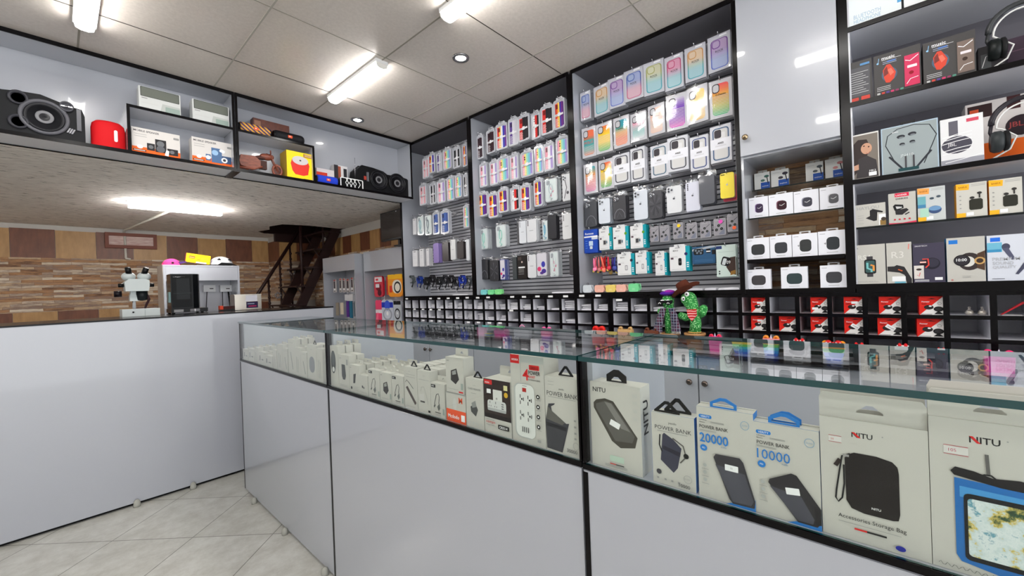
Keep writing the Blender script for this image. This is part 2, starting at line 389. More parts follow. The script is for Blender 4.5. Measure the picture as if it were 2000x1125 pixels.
# ============================================================ glass showcases
XF, XBK, ZG0, ZG = .744, 1.165, .815, 1.047
def showcase(y0, y1, label, first=False, dx=0):
    t = empty('glass_showcase', (XF+dx, (y0+y1)/2, 0)); L = y1-y0; h = L/2; D = XBK-XF
    tag(t, label, 'display case', 'glass showcases along the aisle')
    each(t, 'lower_panel', (0, -h+.002, .02, .016, h-.002, .803, LAM), (.016, -h+.002, .02, D, -h+.018, .803, LAM), (.016, h-.018, .02, D, h-.002, .803, LAM))
    b = MB(); b.box(.002, -h, .803, D, h, .8155, LAM); b.build('display_floor', t)
    b = MB(); b.box(-.002, -h, .806, .004, h, .817, BLK); b.box(-.001, h-.012, .02, .002, h, .8, BLK); b.build('edge_trim', t)
    b = MB(); b.box(.022, h-.018, .816, D-.005, h-.006, ZG-.0105, LAM); b.build('end_panel', t)
    each(t, 'corner_strip', (.0, -h+.001, .817, .021, -h+.006, ZG-.0105, BLK), (0, h-.006, .817, .021, h-.001, ZG-.0105, BLK))
    b = MB(); g = (-.0035, .0025); P = [(-h+.007, .8175), (h-.007, .8175), (h-.007, ZG-.0105), (-h+.007, ZG-.0105)]
    for x in (.001, .006): b.add([(x, y, z) for y, z in P], [(0, 1, 2, 3)], GLASS)
    b.add([(x, y, z) for x in (.001, .006) for y, z in P], [(0, 1, 5, 4), (2, 3, 7, 6)], TEAL); b.build('front_glass', t)
    b = MB(); P = [(-.006, -h+.001), (D+.003, -h+.001), (D+.003, h-.001), (-.006, h-.001)]
    for z in (ZG-.010, ZG): b.add([(x, y, z) for x, y in P], [(0, 1, 2, 3)], GLASS)
    b.add([(x, y, z) for z in (ZG-.010, ZG) for x, y in P], [(0, 1, 5, 4), (1, 2, 6, 5), (2, 3, 7, 6), (3, 0, 4, 7)], TEAL); b.build('top_glass', t)
    return t
S1 = showcase(1.7175, 2.93, 'far glass showcase of cable boxes abutting the high white counter')
S2 = showcase(.479, 1.7135, 'middle glass showcase with adapter boxes and a tall power socket box')
S3 = showcase(-.76, .475, 'nearest glass showcase with the large power bank boxes', dx=-.003)
for i, (px, py, S) in enumerate(((496, 982, S1), (556, 1046, S1), (634, 1118, S1))):
    y = WX(px, py, XF-.014)[0]; f = MB(); f.lathe([(.014, 0), (.015, .012), (.012, .028), (0, .036)], mat((160, 160, 152), .5), c=(-.013, y-S.location.y, 0), seg=14); f.build('foot', S)

# ============================================================ wall units
def slats(b, y0, y1, z0, z1):
    z = z0; SL = mat((206, 206, 212), .32, .1, name='slat_metal'); b.box(XB, y0, z0, XB+.008, y1, z1, mat((96, 96, 104), .5))
    while z < z1: b.box(XB-.007, y0, z, XB+.001, y1, min(z+.019, z1), SL); z += .027
def bay(y0, y1, label, left=True):
    t = empty('slatwall_display_bay', (0, 0, 0)); tag(t, label, 'display cabinet', 'hanging display bays of the long wall')
    each(t, 'side_panel', (XW+.003, y0+.009, 1.148, XB, y0+.012, 2.488, LAM), (XW+.003, y1-.012, 1.148, XB, y1-.009, 2.488, LAM))
    b = MB(); b.box(XW+.003, y0, 1.134, XB, y1, 1.148, LAM); b.build('bottom_shelf', t)
    b = MB(); b.box(XW+.003, y0, 2.488, XB, y1, 2.499, LAMD); b.build('top_panel', t)
    b = MB(); slats(b, y0+.012, y1-.012, 1.15, 2.488); b.build('slat_panel', t)
    b = MB(); b.box(XW-.004, y0, 2.478, XW+.003, y1, 2.499, BLK); b.box(XW-.004, y0-.010, 1.1275, XW+.003, y0+.010, 2.478, BLK); b.box(XW-.004, y1-.010, 1.1275, XW+.003, y1+.010, 2.478, BLK)
    b.box(XW-.004, y0+.01, 1.1275, XW+.003, y1-.01, 1.149, BLK); b.build('front_trim', t); return t
BAY1 = bay(2.27, 3.20, 'farthest slat bay with striped case packs above a row of coiled cables')
bay(1.362, 2.25, 'middle slat bay hung with striped phone case blisters')
bay(.452, 1.342, 'wide slat bay with gradient phone cases in bags above two plush cacti')
b = MB(); b.box(XW, 3.21, 1.1275, XB, 3.214, 1.99, LAM); b.build('outer_side_panel', BAY1)
# niche cabinet with tall door
t = empty('niche_cabinet', (0, 0, 0)); tag(t, 'cabinet with a tall white door over open shelves backed with stone tiles', 'cabinet')
ny0, ny1 = .085, .432
d = MB(); d.box(XW-.014, ny0-.0, 1.757, XW+.004, ny1+.008, 2.497, LAM); D = d.build('door', t)
Yk, Zk = WX(1457, 270, XW-.015)
k = MB(); k.lathe([(.004, 0), (.004, -.012), (.012, -.016), (.013, -.022), (.007, -.028), (0, -.029)], mat((170, 150, 120), .2, 1), c=(XW-.015, Yk, Zk), axis='x', seg=16); k.build('knob', D)
each(t, 'side_panel', (XW, ny1, 1.13, XB, ny1+.010, 2.49, LAM), (XW, ny0-.012, 1.13, XB, ny0-.004, 2.49, LAM), (XW+.005, ny0, 1.748, XB, ny1, 1.757, LAM))
b = MB(); b.box(XB-.004, ny0, 1.148, XB+.008, ny1, 1.75, STONE_R); b.build('back_panel', t)
b = MB(); b.box(XW-.004, ny0-.03, 1.1275, XW+.004, ny0-.004, 2.498, BLK); b.box(XW-.004, ny0-.004, 1.1275, XW+.002, ny1+.009, 1.149, BLK); b.build('front_trim', t)
b = MB(); b.box(XW+.002, ny0-.002, 1.130, XB, ny1, 1.147, LAM); b.build('bottom_shelf', t)
b = MB(); b.box(XW+.004, ny0, 1.268, XB-.02, ny1, 1.285, BLK); b.build('shelf', t)
for X0, z in ((2.16, 1.478), (2.275, 1.628)):
    b = MB()
    for zz in (z, z-.006): b.add([(X0, ny0, zz), (XB-.005, ny0, zz), (XB-.005, ny1, zz), (X0, ny1, zz)], [(0, 1, 2, 3)], GLASS)
    b.box(X0-.001, ny0, z-.006, X0, ny1, z, mat((30, 36, 34), .2)); b.build('glass_shelf', t)
# right shelf unit
t = empty('shelf_unit', (0, 0, 0)); tag(t, 'grey shelf unit of headphones, earbuds and watches at the right edge', 'shelf unit')
ry0, ry1 = -1.1, .055
b = MB(); b.box(XB, ry0, 1.148, XB+.008, ry1, 2.49, LAMD); b.build('back_panel', t)
b = MB(); b.box(XW+.003, ry1-.008, 1.15, XB, ry1-.003, 2.49, LAMG); b.build('side_panel', t)
for z in (1.16, 1.573, 1.878, 2.175):
    b = MB(); b.box(XW+.003, ry0, z-.016, XB, ry1-.008, z, LAMG); s = b.build('shelf', t)
    b = MB(); b.box(XW-.004, ry0, z-.017, XW+.003, ry1-.003, z+.001, BLK); b.build('shelf_edge', s)
b = MB()
for zz in (1.385, 1.379): b.add([(XW+.01, ry0, zz), (XB, ry0, zz), (XB, ry1-.008, zz), (XW+.01, ry1-.008, zz)], [(0, 1, 2, 3)], GLASS)
b.box(XW+.008, ry0, 1.378, XW+.0095, ry1-.008, 1.3855, mat((22, 26, 26), .2)); b.build('glass_shelf', t)
b = MB(); b.box(XW-.004, ry1-.003, 1.1275, XW+.004, ry1+.0, 2.498, BLK); b.box(XW-.004, ry0, 1.1275, XW+.003, ry1, 1.143, BLK); b.build('front_trim', t)

# pigeonholes
CUB = mat((226, 226, 232), .4, name='lightened_compartment_laminate')  # interior laminate lightened in colour to make up for weak light inside
def cubbies(cols, label, lab_px):
    t = empty('pigeonhole_shelf', (0, 0, 0)); tag(t, label, 'shelf unit', 'pigeonhole shelves under the bays')
    y0, y1 = min(cols), max(cols); zs = (1.120, 1.036, .955, .878)
    b = MB(); b.box(XB-.03, y0, .8705, XB-.02, y1, 1.126, CUB)
    for y in cols: b.box(XW+.003, y-.005, .8705, XB-.03, y+.005, 1.12, CUB)
    for z in zs: b.box(XW+.003, y0, z-.005, XB-.03, y1, z+.005, CUB)
    b.build('compartment_panel', t)
    b = MB()
    for y in cols: b.box(XW-.004, y-.008, .874, XW+.003, y+.008, 1.1275, BLK)
    for z, hh in zip(zs, (.007, .007, .007, .007)):
        for a, c in zip(cols[:-1], cols[1:]): b.box(XW-.0045, min(a, c)+.008, z-hh, XW+.003, max(a, c)-.008, z+hh, BLK)
    b.build('front_trim', t)
    for (px, py) in lab_px:
        Y, Z = WX(px, py, XW-.006); l = MB(); l.box(XW-.0055, Y-.018, Z-.006, XW-.0045, Y+.018, Z+.006, WHT); Art(l, .036, .012); l.build('price_label', t)
    return t
c1 = [3.205-.1152*i for i in range(18)]+[1.137]
Z8 = lambda L, y: [(780+x/4.762, 550+yy/4.762) for x, yy in L]
cubbies(c1, 'long row of small pigeonholes holding white packets under the far bays', Z8([(68, 160), (288, 157), (367, 157), (453, 155), (541, 153), (630, 150), (727, 150), (824, 147), (1048, 142), (1158, 142), (1283, 138), (1405, 138), (1545, 137), (1695, 132), (1847, 130), (140, 257), (219, 258), (291, 261), (371, 262), (1040, 269), (222, 360), (300, 365), (375, 368), (640, 378), (735, 380), (835, 384), (935, 386)], 0))
c2 = [1.123-.1095*i for i in range(18)]
cubbies(c2, 'row of larger pigeonholes holding red camera boxes at the right', [(1209, 586)])
# base cabinets under the ledge
t = empty('base_cabinet', (0, 0, 0)); tag(t, 'long white base cabinet behind the showcases with small round knobs', 'cabinet')
b = MB(); b.box(1.955, -1.2, .05, XB, 3.2, .85, LAMG); b.build('carcass', t)
b = MB(); b.box(1.925, -1.2, .855, XB-.03, 3.2, .870, LAM); b.build('ledge', t)
b = MB(); b.box(1.921, -1.2, .853, 1.925, 3.2, .871, BLK); b.build('ledge_trim', t)
dy = [3.18, 2.617, 2.108, 1.6, 1.105, .608, .105, -.4, -.9]
for i in range(8):
    b = MB(); b.box(1.936, dy[i+1]+.003, .06, 1.955, dy[i]-.003, .848, LAM); D = b.build('door', t)
    ky = dy[i+1]+.035 if i % 2 == 0 else dy[i]-.032
    k = MB(); k.lathe([(.004, 0), (.004, -.012), (.013, -.015), (.014, -.02), (.008, -.026), (0, -.027)], mat((96, 84, 78), .25, 1), c=(1.936, ky, .735), axis='x', seg=14); k.build('knob', D)

CUB_ = mat((222, 223, 228), .45, name='matt_lightened_laminate')  # laminate lightened to stand in for light missing on the shelf underside
# overhead speaker shelf
def over(x0, x1, label, bx0, bx1, zsh):
    t = empty('overhead_shelf', (0, 0, 0)); tag(t, label, 'shelf unit', 'overhead shelves along the soffit')
    b = MB(); b.box(x0, 3.2, 2.0, x1, 3.21, 2.49, LAM); b.build('back_panel', t)
    b = MB(); b.box(x0, 3.003, 2.002, x1, 3.2, 2.016, CUB_); b.build('bottom_panel', t)
    b = MB(); b.box(x0, 3.003, 2.485, x1, 3.2, 2.498, LAM); b.build('top_panel', t)
    each(t, 'side_panel', (x0, 3.003, 2.016, x0+.012, 3.2, 2.485, LAM), (x1-.012, 3.003, 2.016, x1, 3.2, 2.485, LAM))
    b = MB(); b.box(x0, 2.998, 2.478, x1, 3.003, 2.499, BLK); b.box(x0, 2.998, 2.0, x1, 3.003, 2.018, BLK); b.box(x0, 2.998, 2.018, x0+.013, 3.003, 2.478, BLK); b.box(x1-.013, 2.998, 2.018, x1, 3.003, 2.478, BLK)
    b.box(x0, 3.192, 1.996, x1, 3.2, 2.001, BLK); b.build('front_trim', t)
    s = MB(); ya = 3.01
    s.box(bx0, ya, zsh-.012, bx1, 3.2, zsh, LAMG)
    w = bx0 if bx0 > x0+.1 else bx1-.012
    s.box(w, ya, 2.016, w+.012, 3.2, zsh-.012, LAM)
    S = s.build('inner_shelf', t)
    e = MB(); e.box(bx0, 3.004, zsh-.013, bx1, ya, zsh+.001, BLK); e.box(w, 3.004, 2.018, w+.013, ya, zsh-.013, BLK); e.build('shelf_edge', S)
    return t
over(-2.6, .782, 'left overhead shelf holding the big loudspeaker and the red speaker', .28, .769, 2.272)
o2 = over(.786, 2.105, 'right overhead shelf with small speakers, a yellow box and a wooden motorbike', .799, 1.272, 2.272)
b = MB(); b.box(.764, 3.0, 1.994, .802, 3.2, 2.0005, BLK); b.build('joint_strip', o2)

# ============================================================ back area furniture
def white_cab(X, y0, y1, ztop, zhead, name, label, depth=.2):
    t = empty(name, (0, 0, 0)); tag(t, label, 'cabinet')
    X1 = XB
    each(t, 'side_panel', (X, y0, .02, X1, y0+.016, ztop, LAM), (X, y1-.016, .02, X1, y1, ztop, LAM))
    b = MB(); b.box(X, y0+.016, zhead, X+.016, y1-.016, ztop, LAM); b.build('header_panel', t)
    b = MB(); b.box(X+.016, y0+.016, ztop-.016, X1, y1-.016, ztop, LAM); b.build('top_panel', t)
    b = MB(); b.box(X1-.015, y0+.016, .02, X1, y1-.016, ztop-.016, LAMG); b.build('back_panel', t)
    b = MB(); b.box(X+.002, y0+.016, .5, X1-.015, y1-.016, .86, LAMG); b.build('lower_box', t)
    return t
white_cab(2.11, 4.10, 4.87, 1.615, 1.443, 'wall_rack', 'far white rack with narrow accessory packs, left of its twin')
white_cab(2.20, 3.22, 4.08, 1.625, 1.42, 'wall_rack', 'near white rack with red and orange accessory bags under the monitor')
# middle white cabinet facing the camera
Ym = 4.62
t = empty('charging_cabinet', (0, Ym, 0)); tag(t, 'white cabinet with open niche topped by a cap, a box and a helmet', 'cabinet')
x0, x1 = WY(318, 516, Ym)[0], WY(467, 518, Ym)[0]
b = MB(); b.box(x0+.0165, .001, 1.362, x1-.0165, .016, 1.4885, LAM); b.build('header_panel', t)
b = MB(); b.box(x0, 0, 1.4895, x1, .28, 1.503, LAM); b.build('top_panel', t)
each(t, 'side_panel', (x0, 0, 0, x0+.016, .28, 1.489, LAM), (x0-.004, .003, 0, x0-.0005, .28, 1.503, WGR), (x1-.016, 0, 0, x1, .28, 1.489, LAM))
b = MB(); b.box(x0+.0165, .265, .1, x1-.0165, .28, 1.489, LAMG); b.build('back_panel', t)
b = MB(); b.box(x0+.0165, .001, .0, x1-.0165, .264, 1.03, LAMG); b.build('lower_box', t)
# ============================================================ boxed goods
CARD = (190, 188, 181); INK = mat((24, 24, 26), .5, name='black_ink'); GRY = (150, 150, 148); DGR = (64, 62, 66)
BLUE = (36, 118, 196); REDC = (206, 34, 34)
ORD = ['first', 'second', 'third', 'fourth', 'fifth', 'sixth', 'seventh', 'eighth', 'ninth', 'tenth', 'eleventh', 'twelfth', 'thirteenth', 'fourteenth', 'fifteenth', 'sixteenth']
def slot(x0, x1, yt, X, z0):
    a, zt = WX(x0, yt, X); b_, _ = WX(x1, yt, X); return a-b_, zt-z0, (a+b_)/2
def carton(name, w, h, d, base=CARD, side=None, top=None):
    b = MB(); b.box(-w/2, 0, 0, w/2, d, h, side or base)
    a = Art(b, w, h); a.r(0, 0, 1, 1, base)
    if top: b.add([(-w/2, 0, h+.0002), (w/2, 0, h+.0002), (w/2, d, h+.0002), (-w/2, d, h+.0002)], [(0, 1, 2, 3)], top)
    return b, a
def side_text(b, w, d, z, hgt, s, mt):
    vs, fs, wd = text_data(s, True)
    b.add([(w/2+.0006, d/2-hgt/2+(1-bb)*hgt if False else d/2+hgt/2-bb*hgt, z+a*hgt) for a, bb in vs], fs, mt)
def put(b, name, yc, X, z0, label, cat, group=None, rz=RW):
    o = b.build(name, None, (X, yc, z0), rz); return tag(o, label, cat, group)
def tri_hanger(par, x, y, z, w, h, mt, name='hanger', tilt=0):
    b = MB(); P = [(-w/2, 0), (w/2, 0), (w/2, h*.14), (w*.08, h), (-w*.08, h), (-w/2, h*.14)]; k = .62
    Q = [(-w*.30, h*.16), (w*.30, h*.16), (w*.30, h*.18), (w*.04, h*.74), (-w*.04, h*.74), (-w*.30, h*.18)]
    P = rot2(P, tilt, (0, 0)); Q = rot2(Q, tilt, (0, 0))
    b.frame([(p[0]+x, p[1]+z) for p in P], [(p[0]+x, p[1]+z) for p in Q], y-.001, y+.001, mt); return b.build(name, par)
def bar_hanger(par, x, y, z, w, h, mt, solid=False):
    b = MB(); P = [(-w/2, 0), (w/2, 0), (w/2, h*.55), (w*.12, h), (-w*.12, h), (-w/2, h*.55)]
    Q = [(-w*.40, h*.22), (w*.40, h*.22), (w*.40, h*.42), (w*.08, h*.74), (-w*.08, h*.74), (-w*.40, h*.42)]
    if solid: Q = [(-w*.26, h*.10), (w*.26, h*.10), (w*.26, h*.16), (w*.1, h*.42), (-w*.1, h*.42), (-w*.26, h*.16)]
    b.frame([(p[0]+x, p[1]+z) for p in P], [(p[0]+x, p[1]+z) for p in Q], y-.001, y+.001, mt); return b.build('hanger', par)
def card_tab(par, w, y, h, z, frac=1.0, hole=True):
    W2 = w*frac/2; b = MB(); P = [(-W2, 0), (W2, 0), (W2, h*.8), (W2*.93, h), (-W2*.93, h), (-W2, h*.8)]
    Q = [(-W2*.25, h*.3), (W2*.25, h*.3), (W2*.25, h*.36), (W2*.06, h*.62), (-W2*.06, h*.62), (-W2*.25, h*.36)]
    b.frame([(p[0], p[1]+z) for p in P], [(p[0], p[1]+z) for p in Q], y-.0005, y+.0005, CARD); return b.build('hang_tab', par)
XS, ZS = .757, .8158
BK = mat((16, 16, 18), .3, name='black_hanger'); BH = mat(BLUE, .35, name='blue_hanger')
# --- large boxes in the nearest showcase
w, h, yc = slot(1152, 1249, 744, XS, ZS); b, a = carton('box', w, h, .045)
a.t(.06, .885, .055, 'NITU', INK, bold=True, maxw=.36)
a.pg([(.07, .69), (.07, .75), (.13, .79), (.31, .82), (.48, .80), (.93, .43), (.88, .31), (.6, .27), (.43, .33)], (70, 66, 60)); a.pg([(.12, .69), (.12, .74), (.32, .79), (.46, .775), (.88, .44), (.83, .36), (.5, .34)], (92, 90, 86))
a.pg([(.30, .78), (.44, .77), (.80, .48), (.62, .50)], (124, 122, 118)); a.rr(.40, .50, .60, .57, .01, (232, 232, 232), rot=-.35)
for z in (.88, .80, .71, .62): a.r(.86, z, .94, z+.04, (186, 186, 180))
a.rr(.38, .095, .66, .165, .02, (180, 200, 184)); a.r(.38, .06, .5, .07, REDC); a.r(.5, .06, .66, .07, INK); a.lines(.28, .72, (.045, .03), GRY, .006)
side_text(b, w, .045, h*.45, .022, 'NITU', INK)
o = put(b, 'power_bank_box', yc, XS, ZS, 'white box with slanted grey power bank and large black lettering at showcase joint', 'box'); bar_hanger(o, -.004, .02, h, .045, .026, BK, True)
w, h, yc = slot(1272, 1355, 803, XS, ZS); b, a = carton('box', w, h, .03, side=BLUE, top=CARD)
a.t(.5, .855, .04, 'yesido', INK, center=True); a.t(.08, .77, .055, 'POWER BANK', (60, 60, 62), maxw=.86); a.lines(.14, .84, (.745,), GRY, .008)
a.pg([(.26, .70), (.30, .73), (.52, .66), (.70, .56), (.60, .28), (.50, .20), (.20, .34)], (58, 58, 74)); a.pg([(.27, .55), (.68, .50), (.66, .44), (.26, .50)], (38, 38, 52)); a.ln([(.2, .70), (.18, .55), (.24, .46)], .03, INK); a.ln([(.5, .68), (.74, .6), (.80, .46), (.66, .36)], .03, (90, 88, 84)); a.e(.8, .47, .06, INK)
a.e(.15, .17, .06, (60, 60, 66)); a.ln([(.82+.09*math.cos(k), .16+.052*math.sin(k)) for k in [i*.52 for i in range(13)]], .008, GRY); a.t(.74, .15, .02, '22.5W', GRY, maxw=.18)
for x in (.1, .28, .44, .6): a.r(x, .07, x+.05, .095, GRY)
a.t(.62, .035, .045, '10000', (60, 60, 62), maxw=.32)
o = put(b, 'power_bank_box', yc, XS, ZS, 'small white and blue power bank box with two black triangle hangers', 'box')
tri_hanger(o, -.012, .006, h, .048, .022, BK); tri_hanger(o, .004, .018, h, .05, .027, BK)
def verity(x0, x1, yt, num, dev, label, n_h):
    w, h, yc = slot(x0, x1, yt, XS, ZS); b, a = carton('box', w, h, .03, side=BLUE, top=CARD)
    a.rr(.04, .875, .28, .915, .03, BLUE); a.t(.16, .883, .022, 'VERITY', WHT, maxw=.17, center=True)
    a.t(.05, .845, .018, 'Li-Polymer', INK, maxw=.14); a.t(.05, .82, .018, 'Battery', INK, maxw=.10); a.lines(.26, .5, (.845, .835), GRY, .005)
    a.ln([(.86+.07*math.cos(k*.52), .87+.045*math.sin(k*.52)) for k in range(13)], .008, (120, 160, 190)); a.t(.86, .863, .014, '22.5W', (120, 160, 190), center=True, maxw=.1)
    a.t(.05, .765, .038, 'POWER BANK', INK, maxw=.52, bold=True); a.lines(.05, .36, (.745, .735), GRY, .004)
    a.t(.05, .61, .105, num, mat(BLUE), maxw=.52, bold=True); a.t(.44, .585, .02, 'mAh', (90, 130, 170), maxw=.12)
    a.e(.12, .55, .065, BLUE); a.t(.12, .54, .018, 'PD', WHT, center=True)
    for z in (.36, .28, .20): a.e(.13, z, .035, (170, 172, 170)); a.r(.07, z-.045, .2, z-.04, GRY)
    a.pg([(.5, 0), (1, .12), (1, 0)], BLUE)
    if dev == 0:
        a.pg([(.30, .47), (.34, .51), (.76, .52), (.82, .48), (1.0, .10), (.98, .03), (.62, .02), (.56, .06)], (52, 50, 56)); a.pg([(.33, .40), (.84, .36), (.97, .10), (.93, .05), (.62, .04)], (74, 74, 84)); a.rr(.5, .36, .73, .425, .01, WHT); a.t(.615, .385, .018, '32', GRY, center=True)
    else:
        a.pg([(.22, .37), (.24, .41), (.58, .52), (.66, .51), (1.0, .22), (1.0, .08), (.94, .03), (.66, .03)], (40, 38, 42)); a.pg([(.24, .34), (.72, .30), (.9, .10), (.88, .05), (.66, .045)], (70, 70, 80)); a.pg([(.9, .25), (1, .2), (1, .06), (.92, .05)], (28, 26, 30)); a.rr(.49, .30, .70, .37, .01, WHT, rot=.15)
    o = put(b, 'power_bank_box', yc, XS, ZS, label, 'box')
    for k in range(n_h): bar_hanger(o, -.002+k*.001, .006+.012*k, h-.002, .042, .020, BH)
    b2, _ = carton('box', w*.98, h, .004); o2 = b2.build('rear_flap', o, (0, .02, 0)); o2.scale.z = 1.012
    return o
verity(1360, 1470, 792, '20000', 0, 'white power bank box printed 20000 with a tall dark device', 1)
verity(1471, 1598.7, 822, '10000', 1, 'white power bank box printed 10000 with a tilted dark device', 2)
w, h, yc = slot(1600, 1811, 811, XS, ZS); b, a = carton('box', w, h, .04)
LOGO = lambda a, x, z, hh: (a.t(x, z, hh, 'NITU', INK, maxw=.27, bold=True), a.pg([(x, z+hh), (x+.03, z+hh), (x+.09, z), (x+.06, z)], REDC), a.e(x+.29, z+hh*.9, .008, GRY))
LOGO(a, .32, .86, .042); a.r(.09, .80, .22, .845, (206, 204, 200)); a.t(.11, .812, .016, '20', (190, 90, 90)); a.r(.09, .848, .22, .851, (190, 60, 80)); a.r(.09, .795, .22, .798, (190, 60, 80))
a.mb.flat([a.p(x, z) for x, z in [(.30, .72), (.34, .735), (.55, .735), (.69, .715), (.735, .68), (.745, .63), (.745, .31), (.73, .26), (.68, .25), (.42, .25), (.30, .27), (.25, .33), (.245, .68)]], a.Y(), (22, 15, 17))
a.ln([(.30, .72), (.22, .69), (.19, .56), (.155, .40), (.145, .33), (.17, .30), (.21, .34), (.235, .46), (.235, .62)], .018, INK); a.ln([(.15, .60), (.20, .66)], .045, (40, 28, 28)); a.r(.23, .69, .29, .71, (150, 148, 146))
a.t(.49, .30, .018, 'NITU', WHT, bold=True)
a.t(.165, .165, .042, 'Accessories Storage Bag', INK, maxw=.63, rot=0); a.lines(.165, .75, (.142,), GRY, .004); a.r(.32, .10, .44, .115, REDC); a.r(.44, .10, .62, .115, INK); a.e(.74, .05, .045, (30, 40, 150), .032)
o = put(b, 'storage_bag_box', yc, XS, ZS, 'large white box picturing a black zipped bag with wrist strap', 'box')
# keep the lower prints above the foot of the carton
card_tab(o, w, .004, .036, h); o2 = card_tab(o, w*.99, .018, .044, h)
w, h, yc = slot(1812.5, 2075, 811, XS, ZS); b, a = carton('box', w, h, .04)
LOGO(a, .33, .86, .042); a.r(.12, .77, .32, .82, (206, 204, 200)); a.t(.16, .785, .02, '105', (190, 90, 110))
a.r(.12, .822, .32, .825, (190, 60, 80)); a.r(.12, .765, .32, .768, (190, 60, 80))
a.pg([(.20, .62), (.20, .12), (.24, .08), (.86, .02), (.92, .06), (.92, .60)], (30, 104, 176)); a.pg([(.24, .57), (.24, .5), (.88, .48), (.88, .56)], (70, 146, 206))
a.pg([(.17, .66), (.21, .69), (.36, .68), (.5, .655), (.7, .67), (.9, .66), (.95, .63), (.94, .60), (.56, .605), (.2, .635)], (20, 16, 20)); a.ln([(.47, .67), (.46, .80)], .03, (96, 94, 92)); a.ln([(.4, .655), (.44, .67), (.49, .672), (.53, .65)], .018, INK)
a.rr(.27, .10, .78, .53, .05, (14, 14, 18))
SCR, tt, bb = node_mat('phone_picture', .3); n1 = noise(tt, coords(tt, (1, 1, 1), (0, .5, 0)), 24, 7, .68); rp = ramp(tt, [(.30, (16, 22, 20)), (.40, (40, 76, 44)), (.45, (206, 186, 96)), (.48, (190, 206, 206)), (.55, (214, 222, 220)), (.60, (70, 140, 160)), (.66, (180, 200, 204)), (.75, (30, 60, 60))]); tt.links.new(n1, rp.inputs[0]); tt.links.new(rp.outputs[0], bb.inputs['Base Color'])
a.rr(.30, .13, .75, .50, .035, SCR)
a.ln([(.05+.018*i, .035+.012*math.sin(i*1.9)) for i in range(26)], .006, (110, 108, 104))
o = put(b, 'phone_pouch_box', yc, XS, ZS, 'large white box picturing a blue waterproof phone pouch at the right edge', 'box'); card_tab(o, w, .004, .036, h); card_tab(o, w*.99, .02, .044, h)

# --- middle showcase
def simple(x0, x1, yt, label, d=.03, art=None, base=CARD, z0=ZS, X=XS, name='accessory_box', side=None, tab=0, tri=False, group=None, behind=0, step=.034):
    w, h, yc = slot(x0, x1, yt, X, z0); b, a = carton(name, w-.001, h, d, base=base, side=side)
    if art: art(a)
    o = put(b, name, yc, X, z0, label, 'box', group)
    if tab: card_tab(o, w, d*.8, tab, h, .8)
    for k in range(behind):
        # NOTE: hidden ranks show only their tops above the front rank
        c = dup(o, (X+(k+1)*step, yc-.002*(k+1), z0), label='white box ranked behind the '+' '.join(label.split()[:9]), group='box ranks in the showcases')
    if tri: tri_hanger(o, 0, d/2, h-.001, min(.034, w*.9), .019, BK)
    return o
def cableart(a, tag_=True):
    if tag_: a.r(.04, .86, .36, .95, INK); a.t(.08, .885, .04, 'NITU', WHT, maxw=.24)
    a.ln([(.25, .36), (.30, .46), (.42, .66), (.56, .70), (.62, .60), (.56, .40)], .035, (70, 70, 70)); a.pg([(.2, .30), (.3, .38), (.34, .33), (.24, .25)], (90, 90, 90)); a.pg([(.45, .30), (.62, .42), (.66, .28), (.55, .18)], (100, 102, 100))
    a.r(.3, .12, .7, .14, INK); a.r(.84, .10, .96, .28, (150, 160, 154)); a.lines(.3, .7, (.08, .05), GRY)
def ovalart(a): a.e(.5, .6, .25, (52, 54, 54), .55); a.e(.5, .68, .18, (78, 82, 82), .36); a.e(.5, .42, .12, (220, 220, 216)); a.lines(.1, .8, (.16, .12, .08), (190, 198, 194))
def mouseart(a): a.t(.1, .88, .03, 'XMTI', INK, maxw=.35); a.pg([(.3, .72), (.62, .72), (.7, .4), (.6, .28), (.4, .28), (.3, .38)], (62, 64, 66)); a.r(.75, .72, .9, .88, GRY); a.lines(.1, .8, (.12, .08), GRY)
def stickart(a): a.t(.05, .88, .03, 'resido', INK, maxw=.5); a.pg([(.45, .66), (.72, .7), (.6, .34), (.4, .32)], (48, 48, 48)); a.e(.2, .14, .08, INK); a.lines(.5, .95, (.2, .14, .08), GRY)
def hubart(a): a.t(.4, .88, .03, 'yesido', GRY, center=True); a.lines(.15, .85, (.82, .76), GRY); a.ln([(.1, .62), (.2, .68), (.4, .62), (.7, .5)], .03, (70, 70, 70)); a.pg([(.12, .5), (.26, .54), (.9, .18), (.8, .12)], (84, 74, 72)); a.lines(.1, .8, (.06,), GRY)
def readerart(a): a.t(.5, .86, .03, 'yesido', GRY, center=True); a.lines(.1, .9, (.78,), GRY); a.ln([(.25, .5), (.3, .6), (.5, .62), (.7, .4), (.8, .22)], .02, GRY); a.pg([(.1, .42), (.5, .46), (.55, .3), (.2, .25)], (196, 194, 190)); a.r(.2, .24, .55, .28, (90, 88, 84)); a.r(.8, .04, .95, .09, INK)
def boxart(a): a.t(.06, .88, .03, 'XMTI', INK, maxw=.3); a.pg([(.3, .62), (.62, .7), (.75, .4), (.55, .25), (.28, .35)], (54, 50, 50)); a.pg([(.36, .6), (.58, .66), (.6, .54), (.38, .5)], (150, 152, 148)); a.r(.84, .12, .96, .3, (150, 160, 154)); a.lines(.1, .7, (.1,), GRY)
simple(641, 659.5, 674, 'tall narrow box with dark oval gadget beside the showcase joint', art=ovalart, tab=.018, behind=2)
simple(660.5, 681, 691.5, 'narrow box with grey mouse picture and black round hanger', art=mouseart, behind=1)
simple(682, 700, 711, 'slim box showing a dark stick, left of a lower plain box', art=stickart, tab=.016, behind=4)
simple(700.5, 718, 731, 'lowest pale box between stick box and the first cable box', art=lambda a: (a.e(.4, .4, .08, DGR), a.e(.55, .36, .06, DGR), a.lines(.1, .9, (.15, .1), GRY)), tab=.014, behind=5)
